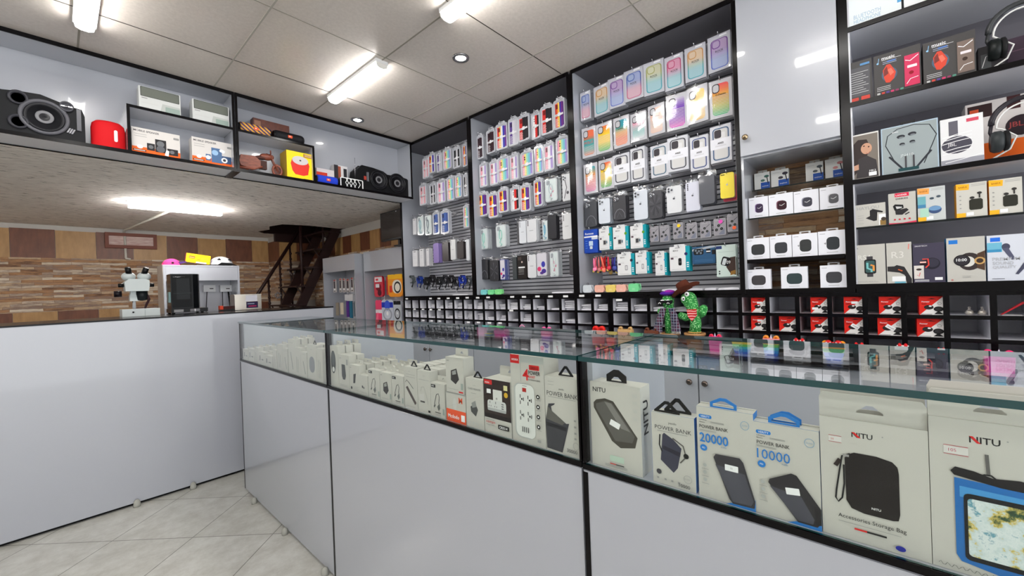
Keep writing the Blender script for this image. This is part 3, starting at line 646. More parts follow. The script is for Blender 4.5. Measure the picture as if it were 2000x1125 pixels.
simple(718.5, 741, 720, 'leftmost box with looped cable and black corner label', art=cableart, tab=.013, behind=4)
simple(741.5, 764, 725.5, 'box with dark adapter picture between two cable boxes', art=boxart, tab=.013, behind=4)
simple(764.5, 788, 731, 'box with round plug cable beside first triangle hanger box', art=cableart, tab=.013, behind=4)
simple(788.5, 814, 715, 'box with long slanted hub and black triangle hanger', art=hubart, tri=True, behind=4)
simple(814.5, 839.5, 722, 'box with pale cable reader and second black triangle hanger', art=readerart, tri=True, behind=4)
simple(840.5, 868, 746, 'low cable box right of the pale cable reader box', art=cableart, tab=.018, behind=3)
def mcd(a): a.e(.45, .62, .10, (196, 196, 192), .2); a.r(0, 0, 1, .42, (226, 84, 46)); a.t(.08, .12, .13, 'Mcdodo', WHT, maxw=.6, bold=True); a.r(.76, .08, .94, .3, WHT); a.t(.66, .68, .2, 'M', (226, 84, 46), bold=True); a.r(0, .97, 1, 1, GRY)
o = simple(871, 909, 764, 'white and orange adapter box under the dark reader box', art=mcd, d=.04)
zt = ZS+o.dimensions.z if False else ZS+max(v.co.z for v in o.data.vertices)+.001
w, h, yc = slot(870, 904, 696, XS, zt)
b, a = carton('accessory_box', w, h, .04); boxart(a); a.r(.72, .03, .96, .07, REDC); o = put(b, 'accessory_box', yc, XS, zt, 'white card reader box standing on top of the orange based box', 'box'); card_tab(o, w, .03, .022, h, .7)
def crd(a): a.t(.5, .85, .03, 'yesido', GRY, center=True); a.t(.5, .77, .04, 'CARD READER', (96, 96, 98), center=True, maxw=.84); a.lines(.3, .6, (.7,), GRY); a.pg([(.25, .42), (.55, .5), (.68, .38), (.55, .24), (.28, .32)], (76, 78, 78)); a.pg([(.32, .5), (.55, .56), (.6, .44), (.36, .4)], (140, 142, 140)); [a.e(x, .1, .05, (184, 186, 182)) for x in (.2, .4, .6, .84)]
simple(909, 943, 737, 'white card reader box with triangle hanger beside the dark plug box', art=crd, tri=True)
def plug(a):
    a.r(0, .28, 1, 1, (52, 40, 38)); a.r(0, .28, 1, .36, (30, 22, 24)); a.r(.03, .90, .33, .985, REDC); a.t(.06, .92, .03, 'HOKA', WHT, maxw=.23, bold=True)
    a.rr(.36, .5, .70, .82, .02, (214, 214, 210)); a.rr(.14, .42, .84, .62, .08, (206, 208, 206)); a.rr(.14, .42, .84, .47, .05, (170, 172, 172)); a.e(.5, .66, .03, GRY)
    for x in (.24, .46): a.r(x-.01, .56, x+.01, .60, DGR); a.r(x-.05, .5, x-.03, .52, DGR); a.r(x+.03, .5, x+.05, .52, DGR)
    for z in (.57, .53, .49): a.r(.68, z, .76, z+.015, DGR)
    a.r(.78, .84, .92, .93, (220, 214, 160)); a.e(.86, .76, .07, (214, 170, 40)); a.r(.14, .74, .3, .82, WHT)
    a.t(.08, .19, .035, '3 OUTLETS', REDC, maxw=.4, bold=True); a.lines(.08, .4, (.25, .15), GRY, .01); a.rr(.54, .12, .94, .2, .02, INK); a.t(.58, .135, .045, 'CR5514', WHT, maxw=.32, bold=True)
o = simple(944, 996, 738, 'dark box picturing a white wall plug with outlets', art=plug, d=.07, tab=.026)
def sock(a):
    a.r(0, .90, .28, 1, REDC); a.t(.05, .93, .025, 'HOKA', WHT, maxw=.2, bold=True); a.r(.30, .92, 1, 1, (178, 182, 178)); a.ln([(.31, .92), (.32, .7)], .01, GRY)
    a.t(.38, .72, .13, '4', REDC, bold=True); a.rr(.58, .845, .88, .90, .02, REDC); a.t(.61, .853, .03, 'CR5512', INK, maxw=.24, bold=True); a.t(.56, .79, .045, 'POWER', INK, maxw=.34, bold=True); a.t(.56, .755, .025, 'SOCKET', REDC, maxw=.2, bold=True); a.t(.56, .725, .016, 'EXTENSION SERIES', INK, maxw=.34)
    a.rr(.10, .06, .70, .68, .16, (176, 180, 178)); a.rr(.14, .07, .72, .67, .14, (214, 216, 212)); a.r(.36, .585, .48, .63, (170, 40, 36)); a.lines(.36, .5, (.65,), GRY)
    for z in (.46, .28):
        for x in (.32, .56): a.r(x-.04, z+.05, x-.02, z+.09, DGR); a.e(x+.02, z+.04, .022, INK); a.r(x-.04, z-.02, x-.02, z+.02, DGR); a.r(x+.06, z+.02, x+.08, z+.06, DGR)
    for k in range(4): a.r(.34+.06*k, .13, .36+.06*k, .19, INK)
    for z in (.56, .45, .34, .23): a.e(.84, z, .05, INK); a.e(.84, z, .022, WHT); a.lines(.78, .92, (z-.04,), GRY, .005)
    a.rr(.80, .06, .9, .09, .01, GRY)
simple(996, 1061, 691, 'tallest box reading 4 power socket in the middle showcase', art=sock, d=.06, name='power_socket_box')
def pb3(a):
    a.t(.5, .83, .03, 'yesido', INK, center=True); a.t(.06, .745, .06, 'POWER BANK', (60, 60, 62), maxw=.9); a.lines(.1, .9, (.725,), GRY, .006); a.lines(.1, .28, (.93, .89), GRY, .004)
    a.pg([(.0, .40), (.10, .63), (.30, .65), (.28, .63), (.18, .60), (.20, .54), (.46, .46), (.62, .41), (.70, .42), (.48, .02), (.02, .03)], (62, 62, 68)); a.pg([(.02, .38), (.62, .36), (.60, .31), (.02, .33)], (40, 40, 46)); a.pg([(.08, .6), (.2, .54), (.58, .42), (.5, .38), (.03, .42)], (96, 94, 90))
    for z in (.46, .38, .30, .23): a.r(.84, z, .90, z+.025, GRY)
    a.ln([(.88+.08*math.cos(k*.52), .15+.045*math.sin(k*.52)) for k in range(13)], .008, GRY); a.t(.62, .05, .045, '30000', (90, 90, 92), maxw=.34)
o = simple(1063, 1130, 733, 'wide white power bank box printed 30000 with black triangle hanger', art=pb3, d=.05, name='power_bank_box'); tri_hanger(o, 0, .02, max(v.co.z for v in o.data.vertices)-.001, .04, .024, BK)
# --- far showcase
def penart(a): a.pg([(.35, .62), (.42, .64), (.72, .14), (.64, .12)], (120, 122, 122)); a.lines(.2, .8, (.9,), GRY)
def legart(a): a.r(.3, .1, .36, .66, (130, 132, 130)); a.r(.55, .1, .6, .6, (130, 132, 130))
def twoart(a): a.r(.2, .3, .32, .7, (90, 90, 92)); a.r(.5, .35, .8, .45, (110, 110, 112)); a.lines(.1, .9, (.88,), GRY)
far = [(474.5, 484.5, 681, twoart, 'first'), (485, 496.5, 680, twoart, 'second'), (497, 504, 678, legart, 'third'), (504.5, 516.5, 686, twoart, 'fourth'), (517, 532, 693, twoart, 'fifth'), (532.5, 540, 683, legart, 'sixth'), (540.5, 551.5, 672, legart, 'seventh'), (552, 561.5, 680, penart, 'eighth'), (562, 574.5, 662, penart, 'ninth'), (575, 586.5, 678, legart, 'tenth'), (587, 599, 686.5, penart, 'eleventh')]
for x0, x1, yt, ar, od in far:
    simple(x0, x1, yt, od+' narrow accessory box from the left in the far showcase', art=ar, tab=.012, d=.028, group='narrow boxes in the far showcase', behind=2, step=.033)
simple(599.5, 617.5, 672, 'box with grey oval gadget and triangle hanger in far showcase', art=lambda a: (a.rr(.2, .2, .78, .66, .26, (130, 132, 138)), a.lines(.3, .6, (.86,), GRY)), tri=True, d=.03, behind=1)
simple(618, 629.5, 680, 'narrow box with vertical stylus at right end of far showcase', art=legart, d=.03)

# --- niche goods
def hole_frame_tab(o, w, h): b = MB(); b.frame(rr_pts(-.02, h, .02, h+.012, .003), rr_pts(-.013, h+.003, .013, h+.008, .002), .02, .0208, mat((190, 190, 192), .3)); b.build('hang_tab', o)
def pod(x0, x1, yt, X, z0, c, kind, label):
    w, h, yc = slot(x0, x1, yt, X, z0); b, a = carton('case_box', w-.001, h, .03, base=(228, 229, 236))
    a.lines(.06, .26, (.88,), DGR, .012); a.lines(.3, .7, (.09,), GRY, .02)
    if kind == 'watch': a.rr(.32, .26, .68, .68, .12, tuple(min(255, int(v*1.8+30)) for v in c)); a.rr(.36, .24, .74, .66, .13, c); a.ln([(.44, .48), (.53, .44), (.66, .52)], .02, WHT)
    else: a.rr(.22 if kind == 'wide' else .30, .2, .80 if kind == 'wide' else .76, .70 if kind == 'wide' else .74, .16, c); a.ln([(.22, .5), (.26, .44), (.27, .52)], .025, (40, 40, 44)); a.lines(.34, .7, (.5,), tuple(max(0, v-10) for v in c), .006)
    o = put(b, 'case_box', yc, X, z0, label, 'box', 'white case boxes in the niche'); hole_frame_tab(o, w, h); return o
for i, (x0, x1, yt, c) in enumerate([(1462, 1500, 388, (58, 44, 70)), (1500.5, 1549, 382, (52, 24, 34)), (1549.5, 1599, 375.5, (62, 62, 72)), (1600, 1651, 368, (90, 90, 94))]):
    pod(x0, x1, yt, 2.175, 1.479, c, 'watch', 'white watch case box, %s from left on the lower glass shelf' % ORD[i])
for i, (x0, x1, yt, c, k) in enumerate([(1457, 1502.5, 467, (54, 56, 58), 'wide'), (1503, 1546, 462.5, (58, 60, 64), 'wide'), (1546.5, 1596.5, 458.5, (56, 58, 58), 'sq'), (1597, 1653, 453, (50, 54, 58), 'sq')]):
    pod(x0, x1, yt, 2.128, 1.2855, c, k, 'white earbud case box, %s from left on the black niche shelf' % ORD[i])
for i, (x0, x1, yt, c, cn) in enumerate([(1457, 1505, 527.5, (66, 64, 66), 'dark grey'), (1524.5, 1577, 522.5, (52, 66, 68), 'teal grey'), (1601, 1655, 519, (66, 66, 70), 'grey')]):
    pod(x0, x1, yt, 2.128, 1.1495, c, 'wide', 'white box with %s earbud case, %s from left at niche bottom' % (cn, ORD[i]))
for i, (x0, x1, yt, c) in enumerate([(1473, 1503, 340, (70, 110, 100)), (1505.5, 1540, 334.5, (50, 44, 56)), (1573, 1607.5, 320.5, (80, 90, 96)), (1611, 1648, 313, (200, 130, 130))]):
    w, h, yc = slot(x0, x1, yt, 2.29, 1.6285); b, a = carton('earphone_box', w, h, .03, base=(222, 222, 218))
    a.r(.42, .02, 1, .4, (36, 84, 170)); a.t(.5, .12, .1, 'earphone', WHT, maxw=.4); a.e(.55, .52, .14, c, .09); a.e(.8, .74, .16, c, .1); a.ln([(.82, .7), (.9, .3)], .06, (40, 40, 44)); a.lines(.1, .5, (.84,), GRY)
    o = put(b, 'earphone_box', yc, 2.29, 1.6285, 'white and blue earphone box, %s from left on upper glass shelf' % ORD[i], 'box', 'earphone boxes on the upper glass shelf'); card_tab(o, w, .02, .014, h, .6)

# --- shelf unit goods
XR = 2.126
def rbox(x0, x1, yt, z0, label, art, base=CARD, d=.05, side=None, X=XR, name='product_box', dy=0):
    w, h, yc = slot(x0, x1, yt, X, z0); b, a = carton(name, w-.002, h, d, base=base, side=side); art(a); return put(b, name, yc, X, z0, label, 'box')
def w1(a): a.t(.1, .04, .035, 'HAYLOU RS4 Plus', GRY, maxw=.7); a.t(.12, .62, .12, 'RS4', (216, 215, 208), maxw=.8, bold=True); a.r(.40, .62, .60, .70, DGR); a.r(.40, .18, .60, .27, DGR); a.rr(.32, .26, .70, .62, .07, INK); a.rr(.36, .29, .66, .59, .05, (60, 90, 90)); a.ln([(.42, .54), (.42, .4), (.55, .36), (.55, .3)], .07, (120, 190, 190)); a.ln([(.52, .48), (.62, .46), (.62, .33)], .07, (226, 150, 70)); a.r(.08, .9, .13, .93, GRY)
def w2(a): a.pg([(.02, .42), (.3, .42), (.4, .45), (.7, .4), (.98, .1), (.98, 0), (.78, .0), (.7, .2), (.5, .26), (.02, .3)], (44, 42, 44)); a.ln([(.45, .34), (.62, .30)], .06, (190, 90, 50)); a.rr(.2, .05, .74, .17, .02, WHT); a.r(.3, .0, .74, .04, (110, 180, 200)); a.ln([(.88, .82), (.9, .95)], .04, (220, 130, 120)); a.t(.2, .62, .16, 'R3', (216, 214, 208), maxw=.5)
def w3(a): a.t(.06, .92, .035, 'SMARTECH', (200, 200, 206), maxw=.4, bold=True); a.e(.6, .48, .26, (34, 32, 44)); a.e(.62, .5, .2, (54, 52, 66)); a.r(.22, .44, .46, .56, (40, 20, 26)); a.ln([(.3, .6), (.48, .6), (.5, .45), (.4, .38)], .05, (220, 70, 60)); a.r(.22, .50, .42, .54, (230, 180, 170)); a.r(.02, .10, .34, .44, (214, 208, 202)); a.e(.18, .34, .09, (60, 50, 46), .05); a.ln([(.12, .2), (.18, .16), (.22, .26)], .02, REDC); a.lines(.04, .5, (.06, .03), WHT, .012); a.r(.68, .06, .92, .13, WHT)
def w4(a): a.r(.06, .86, .30, .95, (40, 120, 206)); a.e(.6, .45, .30, (56, 48, 48), .34); a.e(.56, .45, .18, (214, 212, 206), .20); a.e(.40, .48, .22, (28, 26, 30)); a.e(.40, .48, .185, (48, 44, 50)); a.t(.25, .46, .065, '10:00', WHT, maxw=.28, bold=True); a.pg([(.78, .30), (.98, .24), (1, .68), (.8, .62)], (80, 58, 44)); a.e(.86, .46, .14, (196, 156, 96)); a.e(.86, .46, .09, (60, 46, 40)); a.lines(.1, .16, (.05, .03), REDC); a.lines(.4, .62, (.12, .09), GRY)
def w5(a): a.r(.08, .86, .32, .95, (40, 110, 220)); a.r(0, .63, .36, .84, (110, 180, 206)); a.r(0, .63, .34, .69, (60, 140, 184)); a.e(.45, .74, .10, (70, 72, 92), .12); a.pg([(.36, .7), (.5, .72), (.66, .48), (.58, .44)], (84, 86, 108)); a.pg([(.65, .14), (.72, .13), (.95, .34), (.95, .40), (.85, .38)], (70, 72, 92)); a.t(.12, .44, .07, 'PREMIUM', (182, 184, 190), maxw=.84, bold=True); a.t(.12, .35, .07, 'SOUND', (182, 184, 190), maxw=.5, bold=True); a.t(.12, .26, .07, 'QUALITY', (182, 184, 190), maxw=.6, bold=True); a.lines(.1, .4, (.04,), INK, .01)
rbox(1667.5, 1729, 480, 1.1605, 'white box with square smart watch and colourful screen', w1)
rbox(1730, 1780.5, 475.5, 1.1605, 'white box with dark watch strap curving along its bottom', w2)
rbox(1781.5, 1845, 477, 1.1605, 'dark indigo watch box with small white inset picture', w3, base=(66, 62, 80))
rbox(1847, 1924, 466, 1.1605, 'white box with round watch reading 10:00 and gold dial', w4, side=(60, 130, 190))
rbox(1926, 2012, 461, 1.1605, 'pale box reading premium sound quality at the right edge', w5, base=(208, 212, 222))
def e1(a): a.t(.08, .76, .14, 'HAYLOU', (160, 160, 160), maxw=.72, bold=True); a.pg([(.5, .7), (.6, .76), (.92, .62), (.9, .56), (.74, .6), (.72, .24), (.62, .22), (.36, .38), (.5, .46)], (40, 38, 40)); a.r(.78, .02, 1, .5, WHT); a.r(.82, .02, 1, .24, (140, 110, 60)); a.e(.93, .28, .08, (70, 60, 50)); a.lines(.1, .3, (.5, .4, .3, .15), GRY, .01)
def e2(a): a.r(.24, .87, .76, .99, (216, 30, 70)); a.t(.28, .9, .05, 'LANDER', WHT, maxw=.42, bold=True); a.t(.5, .78, .05, 'EARBUDS', INK, center=True, maxw=.5, bold=True); a.pg([(.16, .58), (.24, .64), (.54, .6), (.56, .5), (.3, .42), (.22, .44)], INK); a.pg([(.26, .57), (.5, .54), (.48, .5), (.3, .48)], (200, 200, 200)); a.pg([(.24, .44), (.66, .48), (.74, .42), (.5, .28), (.26, .3)], (44, 42, 44)); a.ln([(.6, .28), (.76, .34)], .05, INK); [a.e(x, .14, .04, (200, 40, 60)) for x in (.22, .4, .58, .76)]; a.pg([(0, 0), (1, 0), (1, .06), (.5, .02), (0, .04)], (216, 60, 90))
def e3(c2):
    def f(a):
        a.pg([(0, .82), (.42, .8), (.44, .97), (0, 1)], (240, 176, 40) if c2 else (236, 160, 80)); a.t(.08, .87, .045, 'BASEUS', (150, 90, 20), maxw=.28, bold=True); a.lines(.5, .95, (.94, .9), GRY, .01); a.r(.0, 0, .3, .13, (244, 180, 40)); a.r(.32, .04, .56, .14, WHT)
        if c2: a.pg([(.42, .48), (.5, .52), (.8, .52), (.86, .48), (.86, .24), (.8, .2), (.46, .2), (.42, .24)], (44, 44, 36)); a.e(.52, .56, .08, (50, 48, 46), .06); a.e(.76, .68, .08, (50, 48, 46), .06); a.ln([(.76, .66), (.76, .54)], .05, (50, 48, 46)); [a.r(.1, z, .16, z+.03, GRY) for z in (.62, .5, .38, .26)]
        else: a.r(0, .48, .3, .74, (110, 170, 180)); a.r(0, .40, .3, .5, (70, 130, 170)); a.e(.62, .32, .24, (60, 80, 120), .2); a.e(.62, .36, .22, (110, 150, 190), .12); a.e(.52, .66, .08, (70, 84, 96), .06); a.e(.76, .7, .08, (70, 84, 96), .06); a.r(.08, .12, .4, .38, (170, 210, 190))
    return f
ZG2 = 1.3856
rbox(1668, 1730, 402, ZG2, 'low pale box with folded dark earbud case', e1)
rbox(1734, 1789, 379.5, ZG2, 'white earbud box with crimson banner and curved crimson foot', e2)
rbox(1790.5, 1846.5, 369, ZG2, 'pastel green earbud box with orange corner tag', e3(False), base=(196, 200, 200))
rbox(1866, 1928, 361, ZG2, 'grey earbud box with yellow corner tag, left of its twin', e3(True), base=(200, 198, 190), side=(230, 160, 40))
rbox(1930, 1997, 353, ZG2, 'grey earbud box with yellow corner tag at the right edge', e3(True), base=(200, 198, 190), side=(230, 160, 40))
def h1(a):                      # a portrait of a person with earbuds, printed
    a.r(.03, .02, .97, .97, (120, 112, 104)); a.pg([(.04, .05), (.04, .74), (.3, .88), (.6, .86), (.7, .7), (.5, .3)], (52, 42, 40)); a.e(.58, .66, .19, (196, 150, 124), .25); a.pg([(.3, .46), (.6, .5), (.9, .38), (.96, .03), (.2, .03)], (58, 54, 56)); a.e(.5, .72, .03, (60, 40, 34)); a.e(.66, .69, .03, (60, 40, 34)); a.ln([(.56, .56), (.64, .54), (.7, .58)], .02, (150, 70, 70)); a.pg([(.05, .3), (.3, .34), (.3, .22), (.08, .2)], (196, 150, 124)); a.r(.64, .05, .9, .13, WHT); a.t(.66, .14, .04, 'MK2', WHT)
def h2(a):
    a.r(.02, .02, .98, .98, (150, 160, 162)); a.ln([(.36, .1), (.22, .3), (.08, .62), (.12, .82), (.3, .93), (.6, .96), (.86, .9), (.97, .68), (.9, .5), (.75, .14)], .018, (40, 44, 50)); a.ln([(.14, .38), (.38, .08)], .04, (44, 46, 54)); a.ln([(.88, .38), (.62, .08)], .04, (44, 46, 54))
    for x, z in ((.36, .76), (.56, .78), (.38, .6), (.56, .62)): a.e(x, z, .075 if z > .7 else .05, (46, 48, 54), .045 if z > .7 else .035); a.e(x+.01, z-.02, .045, (120, 128, 132), .02)
    a.t(.34, .32, .07, 'JN410', (206, 214, 214), maxw=.32); a.r(.42, .1, .45, .34, DGR); a.r(.56, .1, .59, .34, DGR); a.t(.2, .86, .03, 'wiwu', WHT); a.r(.3, .04, .66, .1, (30, 70, 74))
def h3(a):
    a.r(.62, .86, .9, .93, (206, 74, 96)); a.r(.2, .62, .42, .93, (96, 94, 104)); a.e(.38, .42, .36, (70, 68, 80), .30); a.t(.16, .38, .09, 'JBL', (196, 194, 198), maxw=.36, bold=True)
    for z in (.62, .55, .48, .33, .26): a.ln([(.04, z-.02), (.4, z+.02), (.74, z+.04)], .022, WHT)
    a.r(.0, .0, 1, .12, (150, 150, 160)); a.ln([(.1, .06), (.5, .1), (.95, .16)], .02, WHT)
Z3 = 1.5742
rbox(1658, 1716.5, 267, Z3, 'box with a portrait of a dark haired person wearing an earbud', h1, base=(216, 214, 210))
o = rbox(1719.5, 1833, 253, Z3, 'pale blue clear fronted box with neckband earphones', h2, base=(170, 190, 206), d=.05)
b = MB(); hh = max(v.co.z for v in o.data.vertices); b.frame([(-.02, hh), (.02, hh), (.02, hh+.018), (-.02, hh+.018)], [(-.012, hh+.006), (.012, hh+.006), (.012, hh+.011), (-.012, hh+.011)], .03, .031, BK); b.build('hang_tab', o)
rbox(1835, 1921, 236, Z3, 'film wrapped white box with large headphone cup picture', h3, base=(222, 222, 224), d=.05)
def h4(a): a.r(0, 0, 1, .35, (226, 98, 20)); a.r(.03, .76, .36, .96, (44, 22, 24)); a.r(.06, .82, .18, .9, (206, 80, 40)); a.e(.72, .54, .2, (40, 26, 34)); a.t(.56, .5, .1, 'JBL', (150, 60, 60), maxw=.2, bold=True); a.r(.55, .8, .72, 1, (60, 26, 30))
rbox(1884, 2040, 207, Z3, 'white and orange headphone box behind the stand', h4, base=(206, 200, 198), X=2.24, d=.08)
def m0(a): a.rr(.08, .14, .92, .84, .03, (84, 84, 88)); [a.r(.12, .22+.055*k, .86-.1*(k % 3), .232+.055*k, (190, 190, 190)) for k in range(10)]; a.r(.55, .87, .92, .92, (90, 140, 190)); a.rr(.14, .02, .46, .11, .03, (200, 70, 60)); a.rr(.56, .02, .9, .12, .03, (200, 70, 60))
def m1(pk):
    def f(a):
        a.t(.18, .86, .07, 'music', WHT, maxw=.4, bold=True); a.r(.18, .845, .6, .852, WHT); a.ln([(.10, .80), (.12, .92)], .012, (140, 190, 230)); a.e(.09, .8, .025, (140, 190, 230)); a.lines(.2, .5, (.79, .75), (160, 170, 190), .012); a.r(.3, .78, .48, .81, (90, 130, 200))
        a.e(.34, .48, .17, (74, 96, 116), .2); a.pg([(.22, .42), (.2, .6), (.28, .72), (.36, .72), (.44, .58), (.48, .5), (.44, .36), (.34, .28), (.26, .3)], (206, 70, 50)); a.pg([(.3, .6), (.38, .62), (.44, .5), (.36, .44)], (230, 110, 90)); a.pg([(.22, .45), (.22, .6), (.29, .68), (.32, .5)], (120, 50, 46))
        a.lines(.06, .36, (.21, .17, .13), WHT, .008)
        for k, c in enumerate([(190, 190, 190), (206, 70, 60), (90, 70, 150), (206, 60, 110), (150, 60, 100), (90, 150, 130)]): a.rr(.06+.1*k, .04, .13+.1*k, .085, .01, c)
        a.r(.66, .08, .97, .80, pk)
        a.ln([(.68, .7), (.78, .66), (.95, .76)], .02, WHT); a.ln([(.7, .14), (.78, .24), (.94, .26)], .015, WHT); a.rr(.72, .5, .92, .56, .01, (226, 216, 220)); a.e(.8, .38, .05, tuple(max(0, v-60) for v in pk))
    return f
Z4 = 1.8792; DK = (68, 66, 66)
rbox(1652, 1703, 127, Z4, 'dark box side covered in fine print, leftmost on its shelf', m0, base=DK)
rbox(1705, 1799, 112, Z4, 'dark music headphone box with crimson window', m1((200, 50, 90)), base=DK, d=.08)
rbox(1801, 1906, 87, Z4, 'dark music headphone box with brown grey window', m1((120, 104, 96)), base=DK, d=.08)
rbox(1909, 1962, 95, Z4, 'black glossy box between music box and headphones', lambda a: (a.r(.1, .1, .5, .7, (60, 62, 64)), a.ln([(.14, .2), (.3, .6), (.45, .62)], .03, (200, 200, 200))), base=(30, 28, 32), d=.05, X=2.15)
rbox(1966, 2060, 78, Z4, 'dark box with red foot at the top right edge', lambda a: (a.r(0, 0, 1, .3, (190, 50, 60)), a.r(0, .6, 1, .62, (120, 90, 110))), base=(70, 54, 70), d=.05, X=2.22)
def hb(a): a.t(.14, .10, .05, 'BLUETOOTH', (150, 180, 204), maxw=.5); a.t(.14, .04, .05, 'HEADPHONE', (150, 180, 204), maxw=.5); a.r(.93, .12, 1, 1, (90, 160, 210))
b, a = carton('headphone_box', .158, .30, .08, base=(222, 228, 230)); hb(a); y_, _ = WX(1651, 30, XR); put(b, 'headphone_box', y_-.082, XR, 2.1762, 'white bluetooth headphone box on the topmost shelf', 'box')
b, a = carton('headphone_box', .2, .30, .08, base=(226, 228, 230)); put(b, 'headphone_box', y_-.268, XR, 2.1762, 'plain white box cut by the top edge beside bluetooth headphone box', 'box')
# headphones hung on clear wire stands
def headphones(pxc, pyt, pyb, X, z0, label, c1, cup):
    Y0, Zt = WX(pxc, pyt, X); H = Zt-z0; t = empty('headphones', (X, Y0, z0), RW); tag(t, label, 'headphones')
    P = [(-.072*math.sin(a_), 0, H-.075+.075*math.cos(a_)) for a_ in [i*PI/12-PI*.55 for i in range(14)]]
    P = [(-.075*math.cos(PI*i/16), 0, H-.076+.075*math.sin(PI*i/16)) for i in range(17)]
    MB().tube(P, .008, mat(c1, .25), seg=8).build('headband', t)
    for s in (-1, 1):
        b = MB(); b.tube([(s*.075, 0, H-.076), (s*.078, 0, H-.10), (s*.070, -.002, H-.125)], .005, mat(c1, .25)); b.build('arm', t)
        b = MB(); b.lathe([(.0, -.016), (.030, -.016), (.036, -.008), (.036, .006), (.030, .014), (0, .014)], mat(cup, .35), c=(s*.062, 0, H-.135), axis='x', seg=24); cup_o = b.build('ear_cup', t)
        b = MB(); b.lathe([(.028, -.006), (.034, -.003), (.034, .004), (.026, .008)], mat((24, 24, 26), .6), c=(s*.044, 0, H-.135), axis='x', seg=24); b.build('cushion', cup_o)
    s_ = empty('headphone_stand', (X, Y0, z0), RW); tag(s_, 'white wire stand holding '+label, 'stand', None)
    Q = [(-.068*math.cos(PI*i/16), 0, H-.085+.068*math.sin(PI*i/16)) for i in range(17)]
    Q = [(.02, .01, .004), (-.05, .02, .004)]+[(-.03-.05*math.sin(PI*i/10), 0, .02+.04*i/10*2) for i in range(3)]+Q
    MB().tube([(-.075, .0, .004), (-.035, 0, .03), (-.02, 0, .07), (-.05, 0, .10)]+[(-.064*math.cos(PI*i/16), 0, H-.088+.070*math.sin(PI*i/16)) for i in range(17)], .0028, mat((226, 226, 224), .25), seg=8).build('wire_loop', s_)
    MB().box(-.08, -.02, 0, .02, .03, .004, mat((210, 214, 214), .1)).build('base', s_)
headphones(1996, 3, 125, 2.15, Z4, 'black headphones on the upper headphone shelf', (60, 62, 64), (22, 26, 26))
headphones(2002, 188, 305, 2.15, Z3, 'dark headphones before the orange box', (44, 40, 46), (52, 56, 58))

# --- red camera boxes in the pigeonholes
def cam_box(w, h, sticker):
    b = MB(); b.box(-w/2, 0, 0, w/2, .075, h, (206, 30, 26)); a = Art(b, w, h); a.r(0, 0, 1, 1, (226, 224, 222)); a.pg([(0, 0), (0, 1), (.96, 1)], (214, 36, 26))
    a.pg([(.3, .84), (.5, .9), (.7, .84)], INK); a.t(.1, .68, .07, 'Pioneer', WHT, maxw=.42, bold=True); a.r(.1, .58, .3, .61, (60, 20, 20)); a.e(.38, .42, .19, (40, 34, 34), .13); a.e(.44, .48, .06, WHT, .04); a.ring(el_pts(*a.p(.8, .62), .08*w, .07*h), el_pts(*a.p(.8, .62), .06*w, .05*h), GRY)
    a.e(.76, .33, .19, INK, .14); a.e(.76, .33, .13, (50, 48, 50), .09); a.pg([(.72, .2), (.8, .2), (.94, .06), (.58, .06)], INK); a.r(.06, .04, .5, .06, DGR)
    if sticker == 1: a.rr(.36, .6, .66, .74, .01, WHT)
    if sticker == 2: a.rr(.08, .24, .4, .38, .01, WHT)
    if sticker == 3: a.rr(.3, .36, .7, .56, .01, WHT, rot=-.6); a.t(.38, .5, .06, 'PIONEER', INK, maxw=.28, rot=-.6)
    return b
cr = [((1467, 1500, 1), (1583, 1620, 2), (1648, 1690, 1), (1716.5, 1763, 0), (1795, 1845, 0)), ((1467.5, 1502, 1), (1522, 1562, 0), (1583.5, 1622, 0), (1649, 1692, 3), (1714, 1765, 3), (1791, 1846, 0))]
for r_, (row, z0) in enumerate(zip(cr, (1.0412, .9602))):
    for i, (x0, x1, st) in enumerate(row):
        ym = 592 if r_ == 0 else 634; Y0 = WX(x0, ym, 2.122)[0]; Y1 = WX(x1, ym, 2.122)[0]
        b = cam_box(Y0-Y1, .069, st); o = put(b, 'camera_box', (Y0+Y1)/2, 2.122, z0, 'red and white camera box, %s from left in the %s pigeonhole row' % (ORD[i], ('upper', 'middle')[r_]), 'box', 'red camera boxes in the pigeonholes')
# small bulbs and a red phone stand
for i, px in enumerate((1893, 1918)):
    Y0 = WX(px, 600, 2.16)[0]; b = MB(); b.lathe([(0, 0), (.008, .001), (.012, .008), (.008, .016), (.003, .020), (.004, .028), (0, .030)], mat((206, 200, 190), .1, .8), seg=14); put(b, 'glass_pendant', Y0, 2.16, 1.0412, 'small shiny pendant, %s of the pair in a right pigeonhole' % ('left', 'right')[i], 'ornament')
b = MB(); b.prism([(-.03, 0), (-.026, 0), (.03, .045), (.022, .047)], 0, .012, mat((200, 40, 50), .35)); b.prism([(-.03, 0), (.02, 0), (.02, .003), (-.03, .003)], 0, .02, mat((190, 190, 190), .3)); put(b, 'phone_stand', WX(1978, 600, 2.15)[0], 2.15, 1.0412, 'red and grey folding phone stand in the rightmost pigeonhole', 'stand')
